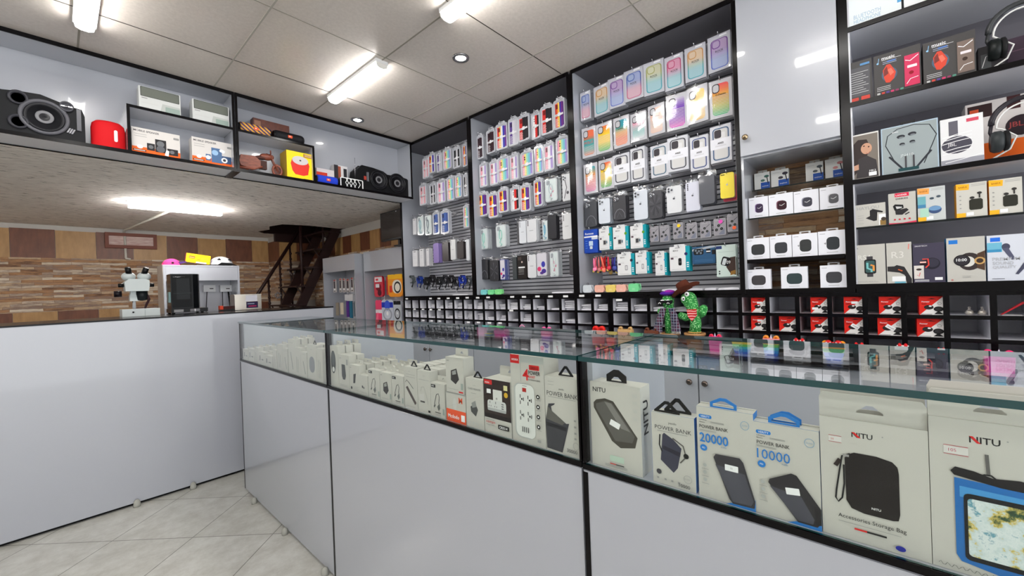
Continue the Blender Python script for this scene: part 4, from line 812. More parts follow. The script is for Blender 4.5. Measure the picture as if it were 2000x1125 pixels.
# white packets in the left pigeonholes: (column, row, how many, how high each)
pk = MB(); pk.prism([(-.042, .0), (.042, .001), (.041, .010), (0, .012), (-.041, .009)], 0, .09, mat((222, 222, 228), .35)); a_ = None
PK = pk.build('cable_packet', None, (0, 0, -5), RW); FIRST = [True]
def packets(cols, col, row, n, s=1.0):
    yc = (cols[col]+cols[col+1])/2; z0 = (1.0412, .9602, .8832)[row]
    for k in range(n):
        lb = 'white packets stacked in the %s pigeonhole from left, %s row' % (ORD[col] if col < 16 else 'second last', ('upper', 'middle', 'lower')[row]) if col != 17 else 'white packets stacked in the last pigeonhole before the joint, %s row' % ('upper', 'middle', 'lower')[row]
        if cols is c2: lb = 'white packets in the %s pigeonhole right of the joint, %s row' % (ORD[col], ('upper', 'middle', 'lower')[row])
        loc = (2.135+random.uniform(0, .02), yc-random.uniform(-.004, .006), z0+.0122*k)
        if FIRST[0]: o = PK; o.location = loc; FIRST[0] = False; o['label'] = lb; o['group'] = lb.replace('white packets', 'packets')
        else: o = dup(PK, loc, label=lb, group=lb.replace('white packets', 'packets'))
        o['category'] = 'packet'
up = [3, 0, 0, 3, 2, 4, 4, 3, 4, 5, 3, 4, 3, 2, 1, 5, 3, 3]; md = [4, 4, 2, 1, 2, 2, 5, 5, 4, 2, 3, 1, 4, 0, 0, 2, 0, 0]; lo = [1, 2, 1, 0, 2, 1, 1, 2, 0, 1, 0, 0, 0, 0, 0, 0, 0, 0]
for r_, L in enumerate((up, md, lo)):
    for i, n in enumerate(L): packets(c1, i, r_, n)
for col, row, n in ((0, 0, 4), (1, 0, 3), (2, 0, 2), (3, 0, 2)): packets(c2, col, row, n)
# ============================================================ hanging goods
HOOK = mat((190, 190, 196), .22, 1, name='hook_metal')
def film(par, w, h, y=-.006, z0=0, seed=0, nx=4, nz=6, amp=.0016, x0=None):
    r = random.Random(seed); b = MB(); vs = []
    for j in range(nz+1):
        for i in range(nx+1): vs.append((-w/2+w*i/nx, y+r.uniform(-amp, amp)-.003*math.sin(PI*i/nx), z0+h*j/nz))
    b.add(vs, [(j*(nx+1)+i, j*(nx+1)+i+1, (j+1)*(nx+1)+i+1, (j+1)*(nx+1)+i) for j in range(nz) for i in range(nx)], FILM, True); return b.build('clear_bag', par)
def crinkle(par, w, h, z0, seed=0, d=.012):
    r = random.Random(seed); b = MB(); n = 7; vs = []
    for j in range(4):
        for i in range(n+1): vs.append((-w/2+w*i/n, .003+r.uniform(-d/2, d/2), z0+h*j/3+r.uniform(-.004, .004)))
    b.add(vs, [(j*(n+1)+i, j*(n+1)+i+1, (j+1)*(n+1)+i+1, (j+1)*(n+1)+i) for j in range(3) for i in range(n)], glassy); return b.build('bag_header', par)
glassy = glass_mat('crinkled_film', (226, 228, 232), refl=.6, base=.22, rough=.16, power=1.5)
def slot2(x0, x1, yt, yb, X):
    a, zt = WX(x0, yt, X); _, zb = WX(x0, yb, X); c, _ = WX(x1, (yt+yb)/2, X); return a-c, zt-zb, (a+c)/2, zb
PH = [0]
def hang(o, X, yc, z0, h, label, cat, group, behind=2, step=.016, noun='case packs', hook=True, hg=None):
    PH[0] += 1; tag(o, label, cat, group); rz = random.uniform(-.10, .10)
    o.rotation_euler.z = RW+rz
    bl = 'further %s on the hook behind the %s' % (noun, label) if False else None
    for k in range(behind):
        st = ' '.join(label.split()[:11])
        dup(o, (X+step*(k+1), yc+random.uniform(-.004, .004), z0-random.uniform(0, .004)), RW+rz+random.uniform(-.03, .03), 'packs hung behind the '+st, 'packs hung behind the '+st)
    if hook:
        L = XB-X-.008; t = empty('display_hook', (X, yc, z0+h-.004), RW)
        b = MB(); b.tube([(0, L, 0), (0, -.012, 0), (0, -.016, .006), (0, -.017, .016)], .0022, HOOK, seg=6); b.build('prong', t)
        b = MB(); b.box(-.02, L-.004, -.012, .02, L+.001, .012, HOOK); b.build('slat_clip', t)
        tag(t, 'chrome hook of the '+hg, 'hook', 'hooks of the '+hg)
def colour(c): return c
def hang_loop(b, w, h, c=(206, 208, 214)):
    W2 = w*.26; H2 = min(.016, h*.12)
    b.frame([(-W2, h-.001), (W2, h-.001), (W2, h+H2), (-W2, h+H2)], [(-W2*.6, h+H2*.3), (W2*.6, h+H2*.3), (W2*.6, h+H2*.6), (-W2*.6, h+H2*.6)], .001, .003, c)
def blister(w, h, cols, glare=0, white=False):
    b = MB(); o = rr_pts(-w/2, 0, w/2, h, w*.16); i1 = rr_pts(-w/2+.004, .004, w/2-.004, h-.004, w*.13)
    b.prism(o, .002, .004, (196, 198, 206)); b.frame(o, i1, -.004, .002, mat((208, 210, 218), .15, coat=.5))
    j = rr_pts(-w/2+.0075, .008, w/2-.0075, h-.012, w*.1); b.frame(rr_pts(-w/2+.006, .0065, w/2-.006, h-.009, w*.11), j, -.0055, -.002, mat((222, 224, 230), .15, coat=.5))
    a = Art(b, w, h, y=.0022); a.rr(.07, .03, .93, .96, .1, (196, 198, 206)); n = len(cols)
    for k, c in enumerate(cols): a.r(.12+.76*k/n, .07 if 0 < k < n-1 else .09, .12+.76*(k+1)/n, .91 if 0 < k < n-1 else .89, c)
    if white: a.e(.3, .78, .05, INK); a.e(.3, .70, .05, INK)
    else: a.rr(.18, .70, .36, .86, .05, tuple(int(v*.55) for v in cols[0])); 
    for k in range(6): a.r(.16, .12+.045*k, .40-.04*(k % 2), .135+.045*k, (236, 234, 236))
    a.y = -.0035; a.r(.10, .44, .86, .51, (226, 226, 230)); a.r(.42, .42, .62, .55, (232, 232, 236)); a.r(.16, .465, .38, .48, (90, 90, 96))
    hang_loop(b, w, h); return b
def gradbag(w, h, c1, c2, text='ROCK', deep=None):
    b = MB(); b.box(-w/2, .001, 0, w/2, .005, h, (176, 177, 186)); a = Art(b, w, h, y=.001)
    a.r(.0, 0, 1, 1, (178, 179, 188)); a.r(.03, .02, .97, .95, (188, 190, 196)); a.r(.52, .93, .84, .97, WHT)
    d1, d2 = deep or (tuple(int(v*.8) for v in c1), tuple(int(v*.85) for v in c2)); pale = lambda c: tuple(int(v*.35+198*.65) for v in c)
    a.grad(.13, .07, .89, .88, .14, [d1, d1, d2, d2]); a.grad(.18, .095, .84, .86, .11, [pale(c1), pale(c1), pale(c2), pale(c2)])
    a.rr(.19, .63, .56, .85, .13, d1); a.rr(.225, .655, .525, .835, .10, pale(c1))
    a.t(.34, .52, .055, text, INK, maxw=.56, bold=True); a.r(.4, .5, .66, .505, DGR); return b
def stripebag(w, h, cols, text=None, tc=INK, bars=True, panel=None):
    b = MB(); b.box(-w/2, .001, 0, w/2, .006, h, (188, 188, 192)); a = Art(b, w, h, y=.001); a.r(0, 0, 1, 1, (196, 196, 200))
    a.grad(.13, .08, .86, .90, .12, cols, 14)
    if bars:
        for k in range(13): a.r(.15, .11+.038*k, .84, .122+.038*k, (222, 214, 204))
    a.rr(.13, .66, .46, .90, .13, (42, 40, 46)); a.rr(.165, .685, .425, .875, .10, (196, 196, 198))
    if panel: a.r(.15, .38, .84, .58, panel)
    if text: a.t(.5, .585 if not panel else .44, .05 if not panel else .09, text, tc, maxw=.62, center=True, bold=True)
    return b
def aresbox(w, h, c):
    b = MB(); b.box(-w/2, 0, 0, w/2, .018, h, (206, 207, 214)); a = Art(b, w, h); a.r(0, 0, 1, 1, (198, 199, 206)); a.rr(.12, .06, .90, .93, .16, c); a.rr(.17, .085, .85, .905, .12, (176, 178, 186)); a.rr(.21, .10, .81, .885, .10, (202, 201, 200))
    a.rr(.21, .66, .54, .88, .09, (58, 54, 60)); a.rr(.54, .62, .72, .80, .05, (214, 214, 216)); a.r(0, .36, 1, .64, (222, 223, 230)); a.t(.5, .49, .05, 'ARES', INK, center=True, bold=True, maxw=.4); a.lines(.24, .76, (.43, .45), GRY, .004)
    b.box(-w/2, -.0012, h*.36, w/2, -.0006, h*.64, (222, 223, 230)); Art(b, w, h, y=-.0016).t(.5, .49, .05, 'ARES', INK, center=True, bold=True, maxw=.4); return b
def shell(w, h, c, cams=3, logo=None, art=None, ring=None):
    b = MB(); P = rr_pts(-w/2, 0, w/2, h, w*.15, 5); b.prism(P, 0, .008, mat(c, .3, coat=.3) if not isinstance(c, bpy.types.Material) else c)
    a = Art(b, w, h)
    if cams == 3:
        a.rr(.05, .74, .48, .97, .10, tuple(min(255, int(v*.9+12)) for v in c))
        for x, z in ((.17, .915), (.17, .815), (.37, .865)): b.lathe([(0, -.0032), (.075*w, -.0035), (.085*w, -.0024), (.088*w, -.0006)], mat((210, 212, 218) if sum(c) < 300 else (176, 178, 184), .2, .6), c=((x-.5)*w, 0, z*h), axis='y', seg=14); b.lathe([(0, -.0042), (.045*w, -.0042), (.05*w, -.003)], mat((16, 16, 20), .1), c=((x-.5)*w, 0, z*h), axis='y', seg=12)
    elif cams == 4:
        for z in (.93, .87, .81, .75): a.e(.16, z, .05, (40, 40, 46))
    elif cams == 1: a.rr(.06, .91, .34, .96, .03, tuple(int(v*.5) for v in c))
    if logo == 'fruit':
        lc = (90, 92, 100) if sum(c) > 500 else (190, 190, 196)
        a.e(.5, .53, .065, lc); a.e(.47, .53, .05, lc, .06); a.e(.60, .54, .03, c); a.pg([(.5, .57), (.53, .605), (.56, .60), (.53, .57)], lc)
    if logo == 'word': a.lines(.3, .7, (.5,), (90, 92, 100), .012)
    if art: art(a)
    return b
def fan(a):
    for k in range(12):
        an = 2*PI*k/12; a.pg([(.5, .48), (.5+.42*math.cos(an), .48+.40*math.sin(an)), (.5+.42*math.cos(an+.22), .48+.40*math.sin(an+.22))], (84, 84, 90) if k % 2 else (60, 60, 66))
def arcs(a): a.ln([(.1, .06), (.14, .26), (.32, .4), (.5, .44), (.7, .4), (.88, .26), (.92, .06)], .04, (120, 122, 128)); a.ln([(.3, .1), (.5, .3), (.7, .1)], .03, (86, 88, 94))
def clearcase(w, h, tint, cord, letters=None):
    b = MB(); P = rr_pts(-w/2, 0, w/2, h, w*.15, 4); b.prism(P, 0, .008, mat((196, 202, 206), .25, coat=.5)); a = Art(b, w, h); a.rr(.08, .04, .92, .96, .12, tint); a.rr(.14, .74, .42, .93, .08, (150, 156, 162))
    b.tube([(w*.14*math.cos(t_)+(-.05+.03)*w, -.004, h*.56+h*.22*math.sin(t_)) for t_ in [2*PI*i/12 for i in range(12)]], .0028, mat(cord, .4), seg=6, closed=True)
    b.tube([(0, -.004, h*.34), (-.01, -.006, h*.2), (.012, -.005, h*.12), (.0, -.006, h*.05)], .0028, mat(cord, .4), seg=6)
    if letters:
        for i, ch in enumerate(letters): a.t(.46+.12*(i % 2), .52-.15*i, .11, ch, (206, 40, 110), maxw=.3, bold=True)
    return b
def headercard(w, h, c, art): b = MB(); b.box(-w/2, 0, 0, w/2, .004, h, c); a = Art(b, w, h); a.r(0, 0, 1, 1, c); art(a); return b
def bexo(w, h, pic=0, dot=(60, 120, 60), top=(222, 223, 224)):
    b = MB(); b.box(-w/2, 0, 0, w/2, .012, h, (0, 140, 150)); a = Art(b, w, h); a.rr(0, 0, .86, 1, .03, top); a.r(.80, 0, 1, 1, (20, 150, 166)); a.t(.18, .80, .06, 'BEXO', DGR, maxw=.48, bold=True); a.r(.28, .93, .52, .95, (120, 120, 124)); a.e(.82, .68, .08, dot); a.lines(.1, .4, (.6, .55), GRY)
    a.r(.06, .48, .2, .56, (90, 70, 80)); a.lines(.1, .7, (.06,), GRY)
    if pic == 0: a.rr(.30, .2, .6, .46, .03, (200, 200, 198)); a.rr(.34, .24, .52, .42, .02, (64, 64, 68)); a.r(.54, .28, .64, .4, (90, 110, 120))
    elif pic == 1: a.rr(.44, .22, .60, .46, .04, (150, 150, 156)); a.rr(.47, .26, .57, .42, .02, (206, 206, 206))
    else: a.rr(.44, .22, .6, .52, .06, (20, 20, 24)); a.r(.47, .34, .57, .38, (90, 90, 90))
    for z in (.14, .22, .30): a.r(.85, z, .95, z+.04, WHT)
    hang_loop(b, w, h-.004, top); return b
def lens(w, h, dot=None, bg=(148, 146, 152)):
    b = MB(); b.prism(rr_pts(-w/2, 0, w/2, h, w*.1), 0, .006, mat((166, 164, 170), .2, coat=.5)); a = Art(b, w, h); a.rr(.05, .03, .95, .97, .08, bg); a.pg([(.4, .1), (.9, .4), (.9, .05), (.5, .04)], (120, 124, 140)); a.ln([(.55, .62), (.9, .8)], .04, (50, 50, 56))
    for x, z in ((.42, .58), (.24, .34), (.66, .38)): a.e(x, z, .12, (20, 18, 22)); a.e(x, z, .05, (90, 100, 96))
    a.lines(.15, .7, (.88,), (220, 220, 220), .012)
    for z in (.5, .42, .34, .26): a.r(.1, z, .15, z+.03, (90, 60, 70))
    if dot: a.e(.6, .8 if dot != (255, 110, 60) else .2, .17, dot)
    b.box(-w*.3, .001, h, w*.3, .003, h+.008, BK); return b
XH = 2.175
def row(items, fn, X=XH):
    for it in items: fn(*it)
def N(i): return ORD[i]
W3 = 'wide bay'
# top row: gradient bags
BL, PK_, OR, TL, PU, YG, LB = (70, 110, 200), (226, 120, 160), (236, 170, 90), (80, 190, 200), (130, 70, 170), (190, 196, 110), (110, 130, 220)
g = [(1132.5, 1153.5, 183, 238, BL, PK_, 'blue to pink'), (1158, 1191, 172, 230, OR, TL, 'orange to teal'), (1187, 1221, 157, 216, PU, LB, 'purple to blue'), (1218, 1257, 142, 202, BL, PK_, 'blue to pink'), (1256.5, 1297, 127, 191, YG, TL, 'olive to teal'), (1297, 1335, 115, 181, (220, 60, 120), TL, 'crimson to teal'), (1336.5, 1379, 97, 164, OR, TL, 'orange to teal'), (1381, 1428, 76, 146, PU, LB, 'purple to blue')]
for i, (x0, x1, yt, yb, c1_, c2_, nm) in enumerate(g):
    w, h, yc, z0 = slot2(x0, x1, yt, yb, XH); b = gradbag(w, h, c1_, c2_); o = b.build('phone_case_pack', None, (XH, yc, z0), RW); film(o, w, h*1.02, seed=i)
    hang(o, XH, yc, z0, h, 'bagged %s phone case, %s from left in top row of %s' % (nm, N(i), W3), 'phone case', 'bagged gradient phone cases in the wide bay', 2, hg='top row in the wide bay')
RD, YL, GN, MG, WH, PE = (230, 70, 60), (250, 215, 40), (60, 170, 80), (220, 70, 190), (225, 225, 228), (232, 190, 170)
st = [(1136, 1164, 253, 311, [(236, 110, 70), (236, 110, 70), (60, 160, 160), (60, 160, 160), (220, 120, 90)], 'POLO', 'orange and teal', (60, 160, 160)), (1163.5, 1196, 245, 303, [(240, 120, 60), YL, YL, GN], None, 'yellow striped', None), (1197, 1230, 233, 292, [(40, 150, 170), (50, 160, 170), (240, 170, 70), (236, 130, 90), (236, 140, 100)], 'S.Denim', 'teal and orange', None), (1230.5, 1263, 225, 280, [(232, 110, 150), (232, 170, 190), (120, 200, 200), WH], None, 'pink and mint', None), (1264.5, 1299, 209, 268, [PE, PE, (226, 206, 192), PE], 'Arman', 'pale peach', None), (1301, 1343, 190, 259, [(200, 200, 206), (120, 70, 180), (130, 60, 190), MG], None, 'violet striped', None), (1340, 1383, 175, 246, [(240, 200, 90), (240, 190, 90), (226, 200, 150), (230, 190, 90)], None, 'amber striped', None), (1385, 1430, 162, 236, [(236, 80, 90), (240, 170, 70), (200, 190, 70), (70, 180, 130)], 'G.Denim', 'red to green striped', None)]
for i, (x0, x1, yt, yb, cols, tx, nm, pn) in enumerate(st):
    w, h, yc, z0 = slot2(x0, x1, yt, yb, XH); b = stripebag(w, h, cols, tx, panel=pn, tc=INK if tx != 'POLO' else mat((206, 70, 60))); o = b.build('phone_case_pack', None, (XH, yc, z0), RW); film(o, w, h*1.02, seed=20+i, amp=.0022)
    hang(o, XH, yc, z0, h, 'bagged %s phone case, %s from left in second row of %s' % (nm, N(i), W3), 'phone case', 'bagged striped phone cases in the wide bay', 2, hg='second row in the wide bay')
r3 = [(1139.5, 1167, 323, 381, [(50, 160, 180), (236, 160, 90), (230, 130, 140), (220, 110, 170)], 'S.Denim', 'teal to pink'), (1168, 1199, 315, 373, [(236, 90, 50), YL, YL, GN], 'Denim', 'red to green striped')]
for i, (x0, x1, yt, yb, cols, tx, nm) in enumerate(r3):
    w, h, yc, z0 = slot2(x0, x1, yt, yb, XH); b = stripebag(w, h, cols, tx); o = b.build('phone_case_pack', None, (XH, yc, z0), RW); film(o, w, h*1.02, seed=40+i)
    hang(o, XH, yc, z0, h, 'bagged %s phone case, %s from left in third row of %s' % (nm, N(i), W3), 'phone case', 'bagged striped phone cases in the wide bay', 2, hg='third row in the wide bay')
ar = [(1196.5, 1230, 305, 363, (52, 52, 58), 'black'), (1230.5, 1260, 292, 357, (52, 52, 58), 'black'), (1269.5, 1305, 287, 349, (60, 96, 116), 'teal'), (1303.5, 1344, 272, 338, (56, 54, 60), 'dark grey'), (1347, 1384, 270, 336, (50, 66, 120), 'navy'), (1386, 1429, 250, 321, (50, 84, 120), 'blue')]
for i, (x0, x1, yt, yb, c, nm) in enumerate(ar):
    w, h, yc, z0 = slot2(x0, x1, yt, yb, XH); b = aresbox(w, h, c); o = b.build('phone_case_box', None, (XH, yc, z0), RW); hang_loop_ = None
    hang(o, XH, yc, z0, h, 'white banded box with %s framed case, %s of six in third row' % (nm, N(i)), 'phone case', 'white banded case boxes in the wide bay', 1, step=.020, hg='third row in the wide bay')
sh = [(1141, 1166, 396, 445, (58, 60, 66), 3, None, arcs, 'dark grey ribbed'), (1168.5, 1191, 390, 438, (204, 210, 220), 3, 'fruit', None, 'silver'), (1197, 1222, 384, 431, (48, 48, 54), 3, None, arcs, 'black wrapped'), (1236.5, 1265, 374, 431, (206, 212, 222), 3, 'fruit', None, 'silver'), (1266, 1293, 375, 428, (60, 60, 66), 3, None, fan, 'black fan patterned'), (1301.5, 1331, 366, 418, (212, 214, 218), 3, 'fruit', None, 'white'), (1338.5, 1367, 358, 414, (206, 208, 222), 4, 'fruit', None, 'pale lilac'), (1364, 1396, 345, 401, (78, 80, 88), 0, None, None, 'smoky grey')]
for i, (x0, x1, yt, yb, c, cm, lg, ar_, nm) in enumerate(sh):
    X = XH-(.012 if i == 7 else 0); w, h, yc, z0 = slot2(x0, x1, yt, yb, X); b = shell(w, h, c, cm, lg, ar_); o = b.build('phone_case', None, (X, yc, z0), RW); crinkle(o, w*1.08, .028, h-.004, seed=i)
    hang(o, X, yc, z0, h+.02, '%s phone case, %s from left in fourth row of %s' % (nm, N(i), W3), 'phone case', 'bare phone cases in the wide bay', 3, step=.012, hg='fourth row in the wide bay')
w, h, yc, z0 = slot2(1406, 1434, 340, 389, XH-.01); o = shell(w, h, (236, 214, 50), 1, 'fruit').build('phone_case', None, (XH-.01, yc, z0), RW); hang(o, XH-.01, yc, z0, h, 'bright yellow phone case at the right end of fourth row', 'phone case', None, 0, hg='fourth row in the wide bay')
for k, (c, nm, dz) in enumerate((((226, 196, 190), 'pale pink', .0), ((214, 60, 90), 'raspberry', -.012), ((224, 120, 110), 'coral', -.004))):
    o = shell(w, h, c, 1).build('phone_case', None, (XH+.006+.014*k, yc-.004*k, z0+dz), RW); tag(o, '%s phone case hung behind the bright yellow one' % nm, 'phone case', None)
# fifth row: memory card packs, adapters, lens sets
w, h, yc, z0 = slot2(1140.5, 1167, 450, 495, XH); o = headercard(w, h, (30, 70, 170), lambda a: (a.r(0, .66, 1, .72, WHT), a.r(.56, .56, 1, .66, (200, 206, 220)), a.t(.1, .78, .09, 'Romoss', WHT, maxw=.7, bold=True), a.rr(.36, .3, .66, .5, .03, (190, 210, 230)), a.rr(.42, .16, .62, .28, .03, (206, 214, 220)), [a.lines(.1, .26, (z,), (90, 140, 220), .02) for z in (.5, .4, .3, .2)])).build('adapter_pack', None, (XH, yc, z0), RW)
hang(o, XH, yc, z0, h, 'royal blue charger pack at the left end of fifth row', 'accessory pack', None, 2, hg='fifth row in the wide bay')
for i, (x0, x1, yt, yb, dt) in enumerate(((1169, 1196, 447, 489, (90, 150, 40)), (1196.5, 1228, 445, 488, (90, 150, 40)), (1230, 1263, 442, 486, (90, 150, 40)))):
    w, h, yc, z0 = slot2(x0, x1, yt, yb, XH); o = bexo(w, h, 0, dt).build('adapter_pack', None, (XH, yc, z0), RW)
    hang(o, XH, yc, z0, h, 'white and teal card reader pack, %s of three in fifth row' % N(i), 'accessory pack', 'white and teal packs in the wide bay', 2, hg='fifth row in the wide bay')
for i, (x0, x1, yt, yb, dt, dn) in enumerate(((1269.5, 1286.5, 443, 473, None, ''), (1288, 1306.5, 441, 473, None, ''), (1314, 1334, 436, 467, (250, 206, 40), ' with yellow dot'), (1340.5, 1361, 436, 468, None, ''), (1367, 1388.5, 434, 465, None, ''), (1393, 1418, 428, 461, (236, 90, 190), ' with pink dot'), (1420, 1443, 419, 453, (255, 110, 60), ' with orange dot'))):
    w, h, yc, z0 = slot2(x0, x1, yt, yb, XH); o = lens(w, h, dt).build('lens_kit', None, (XH, yc, z0), RW)
    hang(o, XH, yc, z0, h, 'small grey lens cover card%s, %s of seven in fifth row' % (dn, N(i)), 'accessory pack', 'lens cover cards in the wide bay', 2, step=.01, hg='fifth row in the wide bay')
for i, (x0, x1, yt, yb, dt, pc) in enumerate(((1206, 1239, 497, 538, (30, 40, 60), 1), (1240.5, 1269, 494, 535, (40, 150, 190), 1), (1279, 1303, 495, 538, (50, 140, 190), 1), (1307.5, 1347, 483, 530, (40, 40, 90), 2))):
    w, h, yc, z0 = slot2(x0, x1, yt, yb, XH); o = bexo(w, h, pc, dt).build('adapter_pack', None, (XH, yc, z0), RW)
    hang(o, XH, yc, z0, h, 'white and teal adapter pack, %s of four in lowest row' % N(i), 'accessory pack', 'white and teal packs in the wide bay', 2, hg='lowest row in the wide bay')
w, h, yc, z0 = slot2(1352, 1397, 483, 516, XH+.01); o = headercard(w, h, (44, 84, 120), lambda a: (a.pg([(0, .86), (.8, 1), (1, 1), (1, .9), (0, .74)], (170, 176, 184)), a.rr(.06, .52, .5, .88, .08, INK), [a.e(x, z, .05, (110, 120, 130)) for x, z in ((.16, .78), (.3, .74), (.22, .64), (.38, .62), (.42, .78))], a.rr(.62, .6, .8, .84, .02, INK), a.r(.62, .66, .8, .72, WHT), a.rr(.86, .5, 1, .76, .02, INK), a.lines(.1, .9, (.2, .12), (70, 110, 150), .02))).build('charger_pack', None, (XH+.01, yc, z0), RW)
hang(o, XH+.01, yc, z0, h, 'dark blue car charger card beside the watch strap card', 'accessory pack', None, 1, hg='lowest row in the wide bay')
w, h, yc, z0 = slot2(1398, 1438, 480, 541, XH); o = headercard(w, h, (200, 216, 210), lambda a: (a.r(0, .88, .3, .98, (44, 60, 110)), a.lines(.1, .9, (.78,), (150, 176, 170), .008), a.pg([(.5, .3), (.7, .6), (.98, .62), (.98, .04), (.7, .1)], (66, 50, 44)), a.rr(.26, .34, .7, .62, .1, (20, 20, 24), rot=-.3), a.rr(.32, .37, .5, .58, .05, (196, 204, 206), rot=-.3), a.t(.52, .4, .1, '09', WHT, maxw=.2), a.pg([(.7, .04), (.96, .08), (.96, .2), (.72, .16)], (150, 110, 50)), [a.e(.15, z, .04, INK) for z in (.1, .17)])).build('watch_strap_pack', None, (XH, yc, z0), RW)
hang(o, XH, yc, z0, h, 'pale green watch card at the right end of lowest row', 'accessory pack', None, 3, hg='lowest row in the wide bay')
# dangling charms
for i in range(11):
    px = 1160+4.6*i; Y, Z = WX(px, 503+random.uniform(-3, 4), XH+.02*(i % 3)); c = [(240, 120, 160), (236, 110, 130), (250, 150, 150), (240, 110, 90), (226, 40, 60), (214, 30, 40), (206, 40, 60), (150, 120, 60), (80, 50, 150), (50, 60, 140), (60, 70, 150)][i]; cn = ['pink', 'rose', 'peach', 'coral', 'scarlet', 'red', 'crimson', 'olive', 'violet', 'navy', 'dark blue'][i]
    b = MB(); L = random.uniform(.075, .1); dx = random.uniform(-.008, .01)
    b.tube([(0, 0, 0), (dx, -.004, -.03), (dx*1.6, 0, -L*.7)], [.004, .006, .008], mat(c, .5), seg=7); b.ball((dx*1.6, 0, -L*.82), (.013, .011, .015), mat(tuple(min(255, v+20) for v in c), .5), 12, 8)
    if i % 2 == 0: b.ball((dx*1.6-.008, -.001, -L*.96), .007, mat((240, 210, 90), .4), 8, 6); b.ball((dx*1.6+.008, -.001, -L*.96), .007, mat((60, 50, 50), .4), 8, 6)
    o = b.build('phone_charm', None, (XH+.02*(i % 3), Y, Z), RW); tag(o, '%s dangling phone charm in the cluster left of the adapter packs' % cn, 'charm', 'dangling phone charms')
    r_ = MB(); r_.tube([(.006*math.cos(t_), 0, .006+.006*math.sin(t_)) for t_ in [2*PI*k/8 for k in range(8)]], .0012, HOOK, seg=5, closed=True); r_.build('ring', o)
Y, Z = WX(1186, 500, XH); t = empty('display_hook', (XH, Y, Z+.012), RW); MB().tube([(0, XB-XH-.008, 0), (0, -.01, 0), (0, -.014, .01)], .0022, HOOK, seg=6).build('prong', t); MB().tube([(-.07, .02, -.004), (.07, .02, -.004)], .002, HOOK, seg=6).build('cross_bar', t); tag(t, 'chrome hook with cross bar carrying the dangling charms', 'hook')
# small silicone earbud cases on the bay floors
def pouch(x0, x1, yt, c, label, X=2.128, z0=1.1488):
    w, h, yc = slot(x0, x1, yt, X, z0); b = MB(); P = rr_pts(-w/2, 0, w/2, h, w*.2); b.prism(P, 0, .022, mat(c, .5)); a = Art(b, w, h); a.rr(.36, .2, .64, .44, .03, tuple(min(255, int(v*.8+50)) for v in c)); o = b.build('earbud_case', None, (X, yc, z0), RW)
    MB().tube([(w/2-.002, .004, h*.8), (w/2+.010, .002, h*.95), (w/2+.014, .002, h*.4), (w/2+.006, .003, h*.15), (w/2-.001, .004, h*.6)], .0018, mat(tuple(min(255, v+14) for v in c), .4), seg=6).build('wrist_loop', o)
    b = MB(); b.tube([(.007*math.cos(t_), .01, h+.006+.006*math.sin(t_)) for t_ in [2*PI*k/8 for k in range(8)]], .0014, mat((40, 36, 40), .3, .6), seg=5, closed=True); b.build('clip', o)
    tag(o, label, 'earbud case', 'silicone earbud cases on the bay floors')
for x0, x1, yt, c, nm in ((1138, 1155, 557, (206, 212, 218), 'white'), (1161, 1179, 557, (236, 178, 160), 'peach, beside white'), (1182.5, 1201.5, 556.5, (232, 206, 110), 'yellow'), (1203, 1222, 556, (236, 180, 162), 'peach, beside mint'), (1227, 1247, 554, (120, 216, 150), 'mint')):
    pouch(x0, x1, yt, c, '%s earbud case on the floor of the wide bay' % nm)
for x0, x1, yt, c, nm in ((938.5, 950, 566, (120, 206, 206), 'turquoise'), (952.5, 964, 566, (120, 220, 150), 'green middle'), (966.5, 980, 565, (130, 222, 140), 'green right')):
    pouch(x0, x1, yt, c, '%s earbud case on the floor of the middle bay' % nm)
for i, (x0, x1) in enumerate(((1292, 1322), (1326, 1372), (1376, 1398), (1402, 1444))):
    w, h, yc = slot(x0, x1, 561, 2.13, 1.1488); b = MB(); b.prism([(-w/2, 0), (w/2, 0), (w/2*.97, .009), (w*.1, .012), (-w/2*.9, .009)], 0, .06, mat((212, 212, 218), .4)); tag(b.build('cable_packet', None, (2.13, yc, 1.1488), RW), 'flat white packet, %s from left on floor of the wide bay' % N(i), 'packet', 'flat packets on the floor of the wide bay')
w, h, yc = slot(1078, 1119, 570, 2.13, 1.1488); b = MB(); b.prism([(-w/2, 0), (w/2, 0), (w/2, .008), (-w/2, .009)], 0, .05, mat((220, 220, 226), .4)); tag(b.build('cable_packet', None, (2.13, yc, 1.1488), RW), 'flat white packet on the floor of the middle bay', 'packet')

# middle bay and far bay
RB = [(206, 44, 40), (236, 120, 50), (240, 214, 90), (60, 60, 160), (110, 44, 130), (90, 40, 120)]; RB2 = [(206, 44, 40), (236, 190, 90), (225, 225, 230), (56, 60, 170), (110, 50, 140)]
PS = [(232, 150, 170), (236, 214, 120), (150, 214, 190), (120, 190, 210), (160, 140, 206)]; PL = [(232, 160, 176), (226, 226, 232), (170, 150, 206)]; DKB = [(70, 44, 52), (54, 34, 42), (60, 36, 46)]
RK = [(214, 50, 46), (30, 26, 32), (36, 30, 38)]; WR = [(228, 226, 228), (206, 44, 40), (30, 26, 32)]; PW = [(90, 60, 140), (206, 204, 214), (196, 194, 206)]; PP = [(232, 160, 170), (226, 214, 220), (232, 160, 170)]; KK = [(30, 30, 34), (200, 200, 206), (30, 30, 34)]
def brow(L, bayname, rowname, X=XH, behind=3):
    for i, (x0, x1, yt, yb, cols, nm) in enumerate(L):
        w, h, yc, z0 = slot2(x0, x1, yt, yb, X); b = blister(max(w, .045), h, cols, white=(cols is PS or cols is WR)); o = b.build('phone_case_pack', None, (X, yc, z0), RW)
        hang(o, X, yc, z0, h+.01, '%s phone case blister, %s from left in %s row of %s' % (nm, N(i), rowname, bayname), 'phone case', 'phone case blisters in the '+bayname, behind, step=.013, hg='%s row in the %s' % (rowname, bayname))
MBY = 'middle bay'
